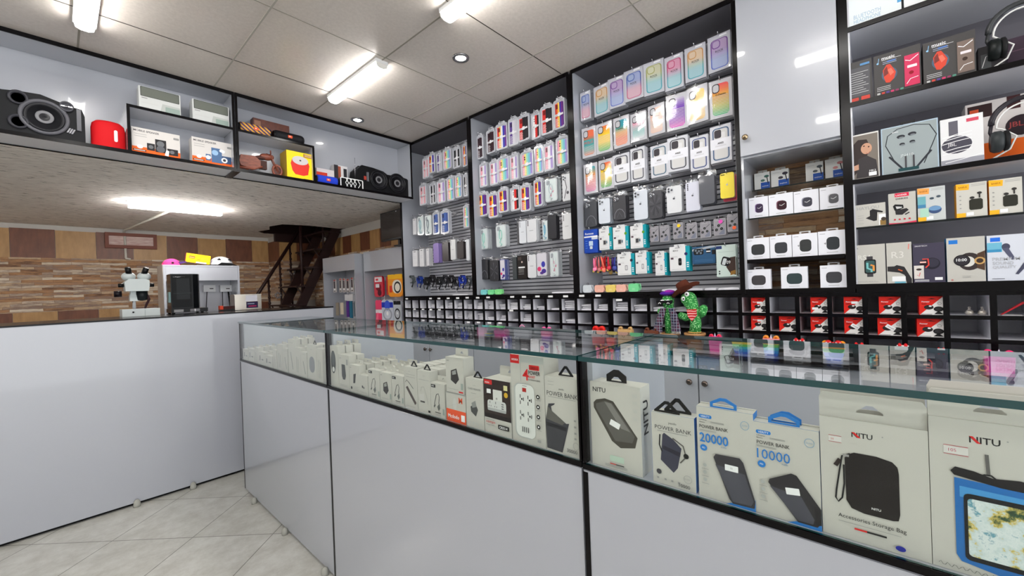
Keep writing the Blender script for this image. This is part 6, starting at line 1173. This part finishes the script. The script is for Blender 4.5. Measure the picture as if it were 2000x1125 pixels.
# things on and in the white cabinet
ZK = 1.5035
def rightX(px, Y): return WY(px, 520, Y)[0]
t = empty('cap', (rightX(336, 4.7), 4.72, ZK)); tag(t, 'pink baseball cap on top of the white cabinet', 'cap'); b = MB(); b.ball((0, 0, 0), (.068, .075, .062), mat((214, 50, 110), .8), 20, 12, zmin=0); b.build('crown', t)
b = MB(); b.prism([(.02, 0), (.10, .03), (.098, .038), (.04, .03)], -.05, .05, mat((70, 40, 100), .7)); b.build('visor', t); b = MB(); b.box(-.01, -.074, .012, .006, -.066, .028, BLACK); b.build('strap_hole', t)
x0_, x1_ = rightX(362, 4.68), rightX(410, 4.68); w = x1_-x0_; h = .082; b, a = carton('box', w, h, .05, base=(230, 180, 20), side=(120, 40, 60)); a.rr(.12, .45, .36, .75, .03, (130, 90, 40)); a.lines(.14, .34, (.6, .52), (216, 190, 110), .03); a.r(.45, .35, .58, .42, (160, 110, 40)); a.t(.62, .42, .24, 'GTP', (190, 150, 70), maxw=.28); a.r(.42, 0, .85, .16, (206, 200, 196))
o = b.build('carton', None, ((x0_+x1_)/2, 4.68, ZK+.014)); o.rotation_euler = (0, math.radians(8), 0); o.location.z = ZK+.022; tag(o, 'tilted yellow carton between the cap and the helmet', 'box')
t = empty('helmet', (rightX(433, 4.72), 4.74, ZK)); tag(t, 'white climbing helmet on top of the white cabinet', 'helmet')
b = MB(); b.ball((0, 0, .012), (.098, .10, .082), mat((206, 206, 208), .25, coat=.5), 24, 14, zmin=0); b.build('shell', t)
b = MB(); b.lathe([(.094, 0), (.097, .014), (.09, .018)], BLACK, seg=24); b.prism([(-.06, .0), (.05, .01), (.11, .0), (.06, .024), (-.02, .03)], -.107, -.085, BLACK); b.build('visor', t)
for xx, zz, yy in ((-.03, .06, -.075), (.055, .058, -.062)): b = MB(); b.prism([(xx-.018, zz), (xx, zz+.012), (xx+.016, zz-.01), (xx+.002, zz-.006)], yy-.012, yy+.012, BLACK); b.build('vent', t)
for i, px in enumerate((408, 440)):
    x_, z_ = WY(px, 564, 4.86); t = empty('charger_adapter', (x_, 4.86, z_)); tag(t, 'white plug adapter on the cabinet back, %s one' % ('partly hidden left', 'right')[i], 'charger'); b = MB(); b.box(-.048, -.03, -.03, .048, .02, .035, WHT); b.box(.0, -.032, -.004, .03, -.03, .004, BLACK); b.build('body', t)
    b = MB(); b.tube([(.01*(1-i)-.03, -.02, -.03), (-.034, -.03, -.2), (-.034, -.03, -.30)], .004, DGR); b.build('cable', t)
    if i: b = MB(); b.tube([(.02, -.02, -.03), (.026, -.06, -.2), (.03, -.1, -.32)], .008, BLACK); b.build('cable', t)
t = empty('wall_plaque', (WY(257, 471, 6.245)[0], 6.248, WY(257, 471, 6.245)[1])); tag(t, 'faded pinkish wooden framed plaque on the back wall tiles', 'plaque')
ww = (WY(308, 471, 6.24)[0]-WY(207, 471, 6.24)[0])/2; b = MB(); b.box(-ww+.02, -.012, -.05, ww-.02, -.006, .05, wood('washed_pink_wood', (170, 130, 120), (206, 182, 172), (4, 4, 20))); b.build('panel', t)
b = MB(); b.frame([(-ww, -.085), (ww, -.085), (ww, .085), (-ww, .085)], [(-ww+.03, -.05), (ww-.03, -.05), (ww-.03, .05), (-ww+.03, .05)], -.03, 0, mat((124, 78, 66), .6)); b.build('frame', t)
# monitor on the near rack
t = empty('monitor', (0, 0, 0)); tag(t, 'black flat monitor on an arm above the near white rack', 'monitor')
b = MB(); b.box(2.125, 3.225, 1.70, 2.155, 3.585, 1.975, BLACK); b.build('housing', t); b = MB(); b.box(2.1235, 3.238, 1.716, 2.125, 3.572, 1.960, mat((26, 20, 22), .08, coat=.6)); b.build('screen', t)
b = MB(); b.box(2.15, 3.30, 1.65, 2.17, 3.33, 1.76, BLACK); b.box(2.15, 3.25, 1.6405, 2.28, 3.40, 1.652, BLACK); b.build('stand_arm', t); b = MB(); b.box(2.1228, 3.30, 1.955, 2.1235, 3.312, 1.963, WHT); b.build('indicator', t)
t.location.z = -.0148
# rack goods
def pack(x0, x1, yt, yb, X, c, label, art=None, cat='accessory pack', group=None, round_=0, d=.01):
    w, h, yc, z0 = slot2(x0, x1, yt, yb, X); b = MB(); w = max(w, .012); P = rr_pts(-w/2, 0, w/2, h, w*round_) if round_ else [(-w/2, 0), (w/2, 0), (w/2, h), (-w/2, h)]
    b.prism(P, 0, d, mat(c, .35, coat=.3)); a = Art(b, w, h)
    if art: art(a)
    o = b.build('accessory_pack', None, (X, yc, z0), RW); tag(o, label, cat, group)
    t2 = empty('display_hook', (X, yc, z0+h-.006), RW); MB().tube([(0, 2.384-X, 0), (0, -.008, 0), (0, -.01, .008)], .002, HOOK, seg=6).build('prong', t2); tag(t2, 'chrome hook in the white racks', 'hook', 'hooks in the white racks'); return o
def slim(a): a.r(.1, .88, .9, .98, (170, 60, 60)); a.r(.15, .3, .8, .85, (70, 60, 64)); a.r(.2, .06, .8, .12, INK); a.r(.25, .14, .75, .28, WHT)
for i, (x0, x1, yt, yb) in enumerate(((650.5, 656, 546, 571), (662, 667, 544, 571), (669, 674, 544, 571), (676, 682, 545, 571), (684.5, 690, 542, 570))): pack(x0, x1, yt, yb, 2.19, (206, 200, 198), 'narrow white and red pack, %s from left in far rack' % N(i), slim, group='narrow packs in the far rack')
for (x0, x1, yt, yb, c, nm) in ((655.5, 661, 591, 616, (150, 140, 124), 'khaki strap pack at the far rack left'), (664, 670, 591, 614, (214, 204, 184), 'cream strap pack in the far rack'), (676, 681, 588, 619, (88, 44, 140), 'purple strap pack in the far rack'), (682, 687.5, 588, 621, (30, 110, 140), 'teal strap pack in the far rack'), (688.5, 692, 590, 618, (120, 130, 140), 'grey strap pack in the far rack'), (673, 689, 575, 587, (216, 216, 220), 'white card above the purple strap pack')): pack(x0, x1, yt, yb, 2.185, c, nm)
redart = lambda a: (a.rr(.2, .3, .8, .62, .2, (120, 10, 30)), a.r(.1, .72, .9, .95, (226, 226, 228)), a.r(.2, .78, .5, .88, (206, 40, 50)), a.rr(.18, .45, .6, .62, .03, (216, 216, 220)), a.e(.6, .2, .22, (80, 14, 30), .2))
cable = lambda c: (lambda a: (a.ring(el_pts(*a.p(.5, .36), a.w*.40, a.h*.28), el_pts(*a.p(.5, .36), a.w*.30, a.h*.20), c), a.e(.5, .4, .1, WHT)))
pack(730, 748, 540, 580, 2.275, (200, 24, 50), 'red accessory bag with white label, top left in near rack', redart, round_=.2, d=.02)
pack(757, 786, 537, 580, 2.27, (240, 150, 30), 'orange accessory bag, top right in near rack', lambda a: (a.rr(.3, .15, .95, .75, .25, (226, 220, 206)), a.ring(el_pts(*a.p(.66, .42), a.w*.24, a.h*.26), el_pts(*a.p(.66, .42), a.w*.17, a.h*.18), INK), a.r(0, .8, 1, 1, (250, 190, 40)), a.r(.1, .2, .3, .5, (206, 60, 40))), round_=.2, d=.02)
pack(754, 760, 540, 576, 2.29, (190, 40, 30), 'dark red pack half hidden behind the orange bag', round_=.1)
pack(733, 746, 586, 628, 2.275, (232, 50, 100), 'pink and white bag, lower left in near rack', lambda a: (a.r(0, .4, 1, .56, (226, 222, 226)), a.pg([(0, .1), (.4, .5), (.4, 0)], (240, 110, 140))), round_=.2, d=.015)
pack(745, 768, 586, 629, 2.268, (196, 202, 214), 'clear cable bag with blue band in near rack', lambda a: (a.r(0, .66, 1, .9, (30, 50, 170)), a.e(.5, .76, .24, (60, 90, 210)), cable((150, 156, 166))(a)), round_=.12, d=.015)
pack(768.5, 783, 588, 627, 2.27, (190, 196, 204), 'grey cable pack with black header in near rack', lambda a: (a.r(0, .82, 1, 1, INK), cable((40, 40, 46))(a)), round_=.08, d=.015)
# stairs
ST = mat((40, 22, 20), .45, name='dark_iron'); t = empty('steel_staircase', (0, 0, 0)); tag(t, 'dark iron staircase rising into the broken ceiling opening', 'staircase')
sx, sz = (2.34, 2.03), (1.34, .0); slope = (2.03-0)/(2.34-1.34)
for y in (5.0, 5.5):
    b = MB(); P = [(1.33, 0), (1.43, 0), (2.385, 1.95), (2.375, 2.10), (2.335, 2.10)]; b.prism(P, y-.02, y+.02, ST); b.build('stringer', t)
for k in range(9):
    z = .22*k+.20; x = 1.36+z/slope; b = MB(); b.box(x-.16, 4.96 if k else 4.96, z-.012, x+.06, 5.54, z+.006, ST); tr = b.build('tread', t)
    for y in (5.0, 5.5): b = MB(); b.tube([(x-.14, y, z-.012), (x-.03, y, z-.20)], .008, ST, seg=6); b.build('bracket', tr)
hp = [WY(504, 573.6, 5.56), WY(582, 456, 5.56)]; b = MB(); b.tube([(hp[0][0]-.45, 5.56, hp[0][1]-.75), (hp[0][0], 5.56, hp[0][1]), (hp[1][0], 5.56, hp[1][1]+.02)], .02, ST); b.build('handrail', t)
for px, py in ((524, 543), (546, 509), (566, 480), (586, 456)):
    x_, z_ = WY(px, py, 5.56); b = MB(); zb_ = max(.3, (x_-1.36)*slope-.55) if px < 586 else .6; b.tube([(x_, 5.56, z_), (x_+.012, 5.56, zb_)], .012 if px < 586 else .018, ST, seg=8)
    if px < 586:
        for q in range(5): b.ball((x_+.004, 5.56, z_-.1-.07*q), .018, ST, 8, 6)
    b.build('baluster', t)
b = MB(); x_, z_ = WY(587, 456, 5.0); b.tube([(x_, 5.0, 2.1), (x_, 5.0, (x_-1.36)*slope)], .016, ST); x2, _ = WY(631, 470, 5.0); b.tube([(x2, 5.0, 2.1), (x2, 5.0, (x2-1.36)*slope)], .012, ST); b.build('newel_post', t)
for (px, py) in ((543, 577), (571, 531)):
    x_, z_ = WY(px, py, 5.52); b = MB()
    for q in range(7): a_ = 2*PI*q/7; b.ball((x_+.03*math.cos(a_), 5.52, z_+.03*math.sin(a_)), .014, mat((120, 112, 110), .4), 8, 6)
    b.build('rosette', t)
b = MB(); b.box(1.9, 5.75, 1.9, 2.39, 5.81, 2.0, ST); b.build('top_beam', t)

# ============================================================ goods on the ledge
ZL = .8705
GM, tt, bb = node_mat('green_plush', .95); vo = tt.nodes.new('ShaderNodeTexVoronoi'); vo.inputs['Scale'].default_value = 130; tt.links.new(coords(tt), vo.inputs['Vector']); rp = ramp(tt, [(.22, (190, 236, 180)), (.34, (62, 160, 76)), (.8, (34, 116, 52))]); tt.links.new(vo.outputs['Distance'], rp.inputs[0]); tt.links.new(rp.outputs[0], bb.inputs['Base Color'])
PLAID, tt, bb = node_mat('plaid_cloth', .9); ck = tt.nodes.new('ShaderNodeTexBrick'); ck.offset = 0
for k_, v_ in (('Scale', 1), ('Mortar Size', .0009), ('Brick Width', .012), ('Row Height', .014)): ck.inputs[k_].default_value = v_
ck.inputs['Color1'].default_value = lin((24, 32, 60)); ck.inputs['Color2'].default_value = lin((86, 34, 60)); ck.inputs['Mortar'].default_value = lin((150, 160, 172)); tt.links.new(coords(tt, rot=(PI/2, 0, 0)), ck.inputs['Vector']); tt.links.new(ck.outputs[0], bb.inputs['Base Color'])
XC = 2.03
def cpt(px, py, Yc): Y, Z = WX(px, py, XC); return (Yc-Y, Z-ZL)      # local x to the right, z up
def cactus(pxc, label, body, arms, kids):
    Yc = WX(pxc, 650, XC)[0]; t = empty('plush_cactus', (XC, Yc, ZL), RW); tag(t, label, 'toy')
    q = lambda px, py, y=0: (cpt(px, py, Yc)[0], y, cpt(px, py, Yc)[1])
    zp = q(pxc, 650)[2]
    b = MB(); b.lathe([(.032, 0), (.044, zp-.012), (.048, zp-.010), (.048, zp), (.040, zp), (.038, zp-.006), (0, zp-.006)], mat((176, 130, 84), .6), seg=24); b.build('pot', t)
    b = MB(); b.lathe([(.0, zp-.004), (.038, zp-.004), (.0, zp+.001)], mat((90, 52, 30), .9), seg=20); b.build('soil', t)
    b = MB(); P = [q(*p) for p, r in body]; P[0] = (P[0][0]*.6, 0, zp-.004); b.tube(P, [r for p, r in body], GM, seg=18); b.ball(P[-1], body[-1][1]*1.0, GM, 18, 10); bd = b.build('body', t)
    for arm in arms:
        b = MB(); P = [q(*p) for p, r in arm]; b.tube(P, [r for p, r in arm], GM, seg=14); b.ball(P[-1], arm[-1][1], GM, 14, 8); b.build('arm', t)
    kids(t, q); return t
def k1(t, q):
    b = MB(); c = q(1305, 573); b.ball(c, (.040, .040, .013), mat((84, 30, 150), .9), 20, 10); b.ball((c[0]+.008, -.004, c[2]+.008), (.026, .03, .010), mat((150, 40, 160), .9), 16, 8); b.build('beret', t)
    c = q(1304, 591); g = MB(); g.prism([(c[0]-.042, c[2]+.010), (c[0]+.040, c[2]+.014), (c[0]+.036, c[2]-.002), (c[0]+.018, c[2]-.012), (c[0]+.004, c[2]), (c[0]-.006, c[2]), (c[0]-.018, c[2]-.014), (c[0]-.038, c[2]-.002)], -.044, -.038, BLACK)
    for s in (-.022, .02): 
        for k in range(3): g.box(c[0]+s-.008+.005*k, -.0448, c[2]-.004+.003*(k % 2), c[0]+s-.005+.005*k, -.044, c[2]+.001+.003*(k % 2), WHT)
    g.build('sunglasses', t)
    for px in (1299, 1309): b = MB(); e = q(px, 587); b.ball((e[0], -.034, e[2]), (.011, .006, .006), WHT, 12, 8); b.build('eye', t)
    for P, nm in ((((1300, 601), (1295, 618), (1290, 635), (1289, 648)), 'l'), (((1315, 601), (1320, 615), (1323, 632), (1325, 646)), 'r')):
        b = MB(); L = [q(*p, y=-.03) for p in P]; vs = []
        for i, p in enumerate(L): vs += [(p[0]-.014-.003*i, p[1]-.004*(i % 2), p[2]), (p[0], p[1]-.010, p[2]), (p[0]+.014+.003*i, p[1], p[2]+.002)]
        fs = [(3*i+j, 3*i+j+1, 3*i+4+j, 3*i+3+j) for i in range(3) for j in range(2)]; vs2 = [(x, y+.003, z) for x, y, z in vs]; n_ = len(vs); b.add(vs+vs2, fs+[tuple(i_+n_ for i_ in f) for f in fs], PLAID, True)
        sc = b.build('scarf', t)
        f = MB(); e = L[-1]
        for k in range(7): f.tube([(e[0]-.018+.006*k, e[1], e[2]+.001), (e[0]-.02+.0068*k, e[1]-.003, e[2]-.012)], .0014, WHT, seg=5)
        f.build('fringe', sc)
def k2(t, q):
    c = q(1341, 566); b = MB(); HT = mat((84, 40, 26), .9); n = 24; vs = []
    for rr0, zz in ((.030, .006), (.064, -.002), (.070, .006)):
        for k in range(n): a_ = 2*PI*k/n; vs.append((rr0*math.cos(a_)*1.05, rr0*math.sin(a_)*.9, zz+(.022 if rr0 > .05 else 0)*abs(math.sin(a_))**2-.004))
    b.add(vs, [(i*n+k, i*n+(k+1) % n, (i+1)*n+(k+1) % n, (i+1)*n+k) for i in range(2) for k in range(n)], HT, True); b.lathe([(.033, -.004), (.032, .020), (.028, .046), (.014, .050), (0, .042)], HT, seg=20)
    o = b.build('cowboy_hat', t); o.location = (c[0]-.002, -.004, c[2]-.002); o.rotation_euler = (math.radians(8), math.radians(-28), 0)
    for px, py in ((1345.5, 574), (1339.5, 583)):
        e = q(px, py); b = MB(); b.ball((e[0], -.030, e[2]), (.0115, .007, .0115), WHT, 14, 8); ey = b.build('eye', t); b = MB(); b.ball((e[0]+.001, -.036, e[2]), .004, INK, 10, 6); b.build('pupil', ey)
    b = MB(); P = [q(1345, 604, -.03), q(1363, 603, -.03), q(1364, 616, -.034), q(1356, 626, -.036), q(1348, 617, -.034)]; P2 = [(x, .02, z) for x, y, z in P]
    m_, tt, bb = node_mat('red_bandana', .9); wv = tt.nodes.new('ShaderNodeTexWave'); wv.wave_type = 'RINGS'; wv.inputs['Scale'].default_value = 26; wv.inputs['Distortion'].default_value = 3; tt.links.new(coords(tt), wv.inputs['Vector']); rp = ramp(tt, [(.7, (190, 24, 34)), (.85, (240, 190, 186))]); tt.links.new(wv.outputs['Fac'], rp.inputs[0]); tt.links.new(rp.outputs[0], bb.inputs['Base Color'])
    b.add(P+P2, [(0, 1, 2, 3, 4), (5, 6, 7, 8, 9), (0, 5, 6, 1), (1, 6, 7, 2), (2, 7, 8, 3), (3, 8, 9, 4), (4, 9, 5, 0)], m_); b.build('bandana', t)
    b = MB(); c = q(1362, 650); b.lathe([(.0, 0), (.03, 0), (.03, .004), (0, .004)], mat((206, 160, 90), .7), c=(.0, 0, c[2]+.001), seg=18); b.build('base_rim', t)
cactus(1308, 'plush green cactus with purple beret, black sunglasses and plaid scarf', [((1308, 650), .021), ((1307, 630), .021), ((1308, 610), .022), ((1306, 597), .024), ((1305, 586), .029)], [[((1300, 618), .012), ((1292, 617), .013), ((1290, 608), .015)]], k1)
cactus(1357, 'plush green cactus with brown cowboy hat and red bandana', [((1357, 650), .026), ((1359, 632), .025), ((1357, 614), .025), ((1352, 598), .029), ((1345, 584), .036)], [[((1350, 620), .014), ((1340, 620), .019), ((1331, 617), .018)], [((1364, 618), .015), ((1372, 612), .017), ((1374, 603), .019)]], k2)
def silicone(x0, x1, yt, bands, label, ears=None, X=1.985, horn=False, bow=None, taper=.8, earc=None, zb=ZL, d=.03):
    w, h, yc = slot(x0, x1, yt, X, zb); t = empty('silicone_pouch', (X, yc, zb), RW); tag(t, label, 'pouch', None); b = MB(); n = len(bands)
    for k, c in enumerate(bands):
        z0_, z1_ = h*k/n, h*(k+1)/n; f0, f1 = taper+(1-taper)*(k/n)**.6, taper+(1-taper)*((k+1)/n)**.6
        b.prism([(-w/2*f0, z0_), (w/2*f0, z0_), (w/2*f1, z1_), (-w/2*f1, z1_)], 0, d, mat(c, .5))
    b.build('bubble_body', t)
    if ears:
        for s in (-1, 1):
            b = MB(); r = w*ears; c_ = earc or bands[-1]; b.lathe([(0, -.002), (r, -.002), (r, .010), (0, .010)], mat(c_, .5), c=(s*(w/2-r*1.1), .01, h+r*.3), axis='y', seg=16); b.lathe([(0, -.003), (r*.55, -.003), (r*.55, -.001)], mat(tuple(max(0, v-40) for v in c_), .5), c=(s*(w/2-r*1.1), .01, h+r*.3), axis='y', seg=12); b.build('ear', t)
    if horn: b = MB(); b.lathe([(w*.08, 0), (w*.05, h*.12), (0, h*.28)], mat((214, 206, 226), .4), c=(0, .01, h-.002), seg=12); b.build('horn', t)
    if bow:
        b = MB()
        for s in (-1, 1):
            b.ball((s*w*.2, -.004, h+.006), (w*.15, .008, .012), mat((206, 24, 30), .5), 14, 8)
            for q_ in range(4): b.ball((s*w*.2+(q_ % 2-.5)*.012, -.011, h+.002+.007*(q_//2)), .0022, WHT, 6, 4)
        b.ball((0, -.006, h+.006), (.005, .006, .006), mat((206, 24, 30), .5), 10, 6); b.build('bow', t)
    return t
RBW = [(60, 80, 190), (40, 130, 220), (60, 190, 200), (110, 200, 90), (240, 210, 60), (240, 160, 40)]
silicone(1383.5, 1407, 657, [(226, 70, 160)]*2, 'pink pouch with small round ears and pale horn on the ledge', .16, horn=True, earc=(236, 60, 90))
silicone(1428, 1467, 662, RBW, 'rainbow bubble bucket on the ledge, left of its eared twin', None, taper=.62)
silicone(1489, 1521, 661, RBW[:4]+[(240, 190, 90), (236, 150, 160)], 'rainbow bubble bucket with ears and white horn on the ledge', .17, horn=True, earc=(240, 150, 60), taper=.75)
silicone(1546, 1577, 668, [(60, 60, 64), (70, 70, 74)], 'dark grey bubble pouch with polka dot bow, left one on ledge', None, bow=1, taper=.6)
silicone(1604, 1652, 672, [(40, 90, 200), (50, 120, 220), (90, 190, 120), (240, 170, 40)], 'blue and orange bubble bucket with polka dot bow', .14, bow=1, taper=.55, earc=(240, 150, 30))
silicone(1664, 1692, 677, [(50, 50, 54), (60, 60, 64)], 'dark bubble pouch with bow beside the blue and orange bucket', None, bow=1, taper=.7)
silicone(1748, 1778, 679, [(60, 56, 60), (52, 50, 54)], 'dark bubble pouch with bow below the red camera boxes', None, bow=1, taper=.7)
silicone(1826, 1850, 688, [(56, 54, 58)], 'small dark pouch with bow left of the pink horned pouch', None, bow=1, taper=.7)
silicone(1922, 1984, 690, [(226, 60, 170)]*3, 'large pink pouch with round ears and white horn at the right', .14, horn=True, earc=(236, 40, 110), taper=.9)
silicone(931, 945, 637, [(232, 140, 190)]*2, 'tall pale pink pouch on the ledge below the middle bay', None, taper=.9)
silicone(946, 958, 651, [(60, 90, 200), (60, 190, 160), (240, 210, 60)], 'small rainbow pouch beside the tall pale pink one', None, taper=.8)
silicone(964, 990, 645, [(216, 50, 150), (226, 80, 170)], 'magenta pouch on the ledge left of the silver bag', .14)
o = silicone(1003, 1033, 641, [(170, 172, 182), (196, 196, 206)], 'silver bag with pink loop handle on the ledge', None, taper=.95); b = MB(); b.tube([(.022*math.cos(PI*k/10), .01, .155+.022*math.sin(PI*k/10)) for k in range(11)], .003, mat((236, 150, 190), .5), seg=6); hb_ = b.build('handle', o); hb_.location.z = -.155+slot(1003, 1033, 641, 1.985, ZL)[1]
silicone(1056, 1074, 644, [(90, 50, 160), (236, 70, 150), (240, 90, 160)], 'hot pink pouch with upright ears on the ledge', .2, taper=.85)
silicone(1089, 1120, 645, [(110, 110, 118), (150, 146, 156)], 'smoky translucent pouch left of the red tufted pouch', None, taper=.95)
silicone(1155, 1180, 645, [(190, 60, 60), (206, 190, 190)], 'white pouch with two scarlet round tufts on the ledge', .24, earc=(226, 40, 30), taper=.9)
silicone(1184, 1200, 660, [(206, 50, 60), (226, 90, 70)], 'low red pouch beside the scarlet tufted one', None, taper=.8)
silicone(1206, 1233, 643, [(206, 166, 110)]*2, 'tan rounded pouch with small ears left of the cacti', .14, taper=.95)
silicone(1258, 1285, 645, [(110, 62, 44)]*2, 'brown rounded pouch with small ears beside the bereted cactus', .14, taper=.95)
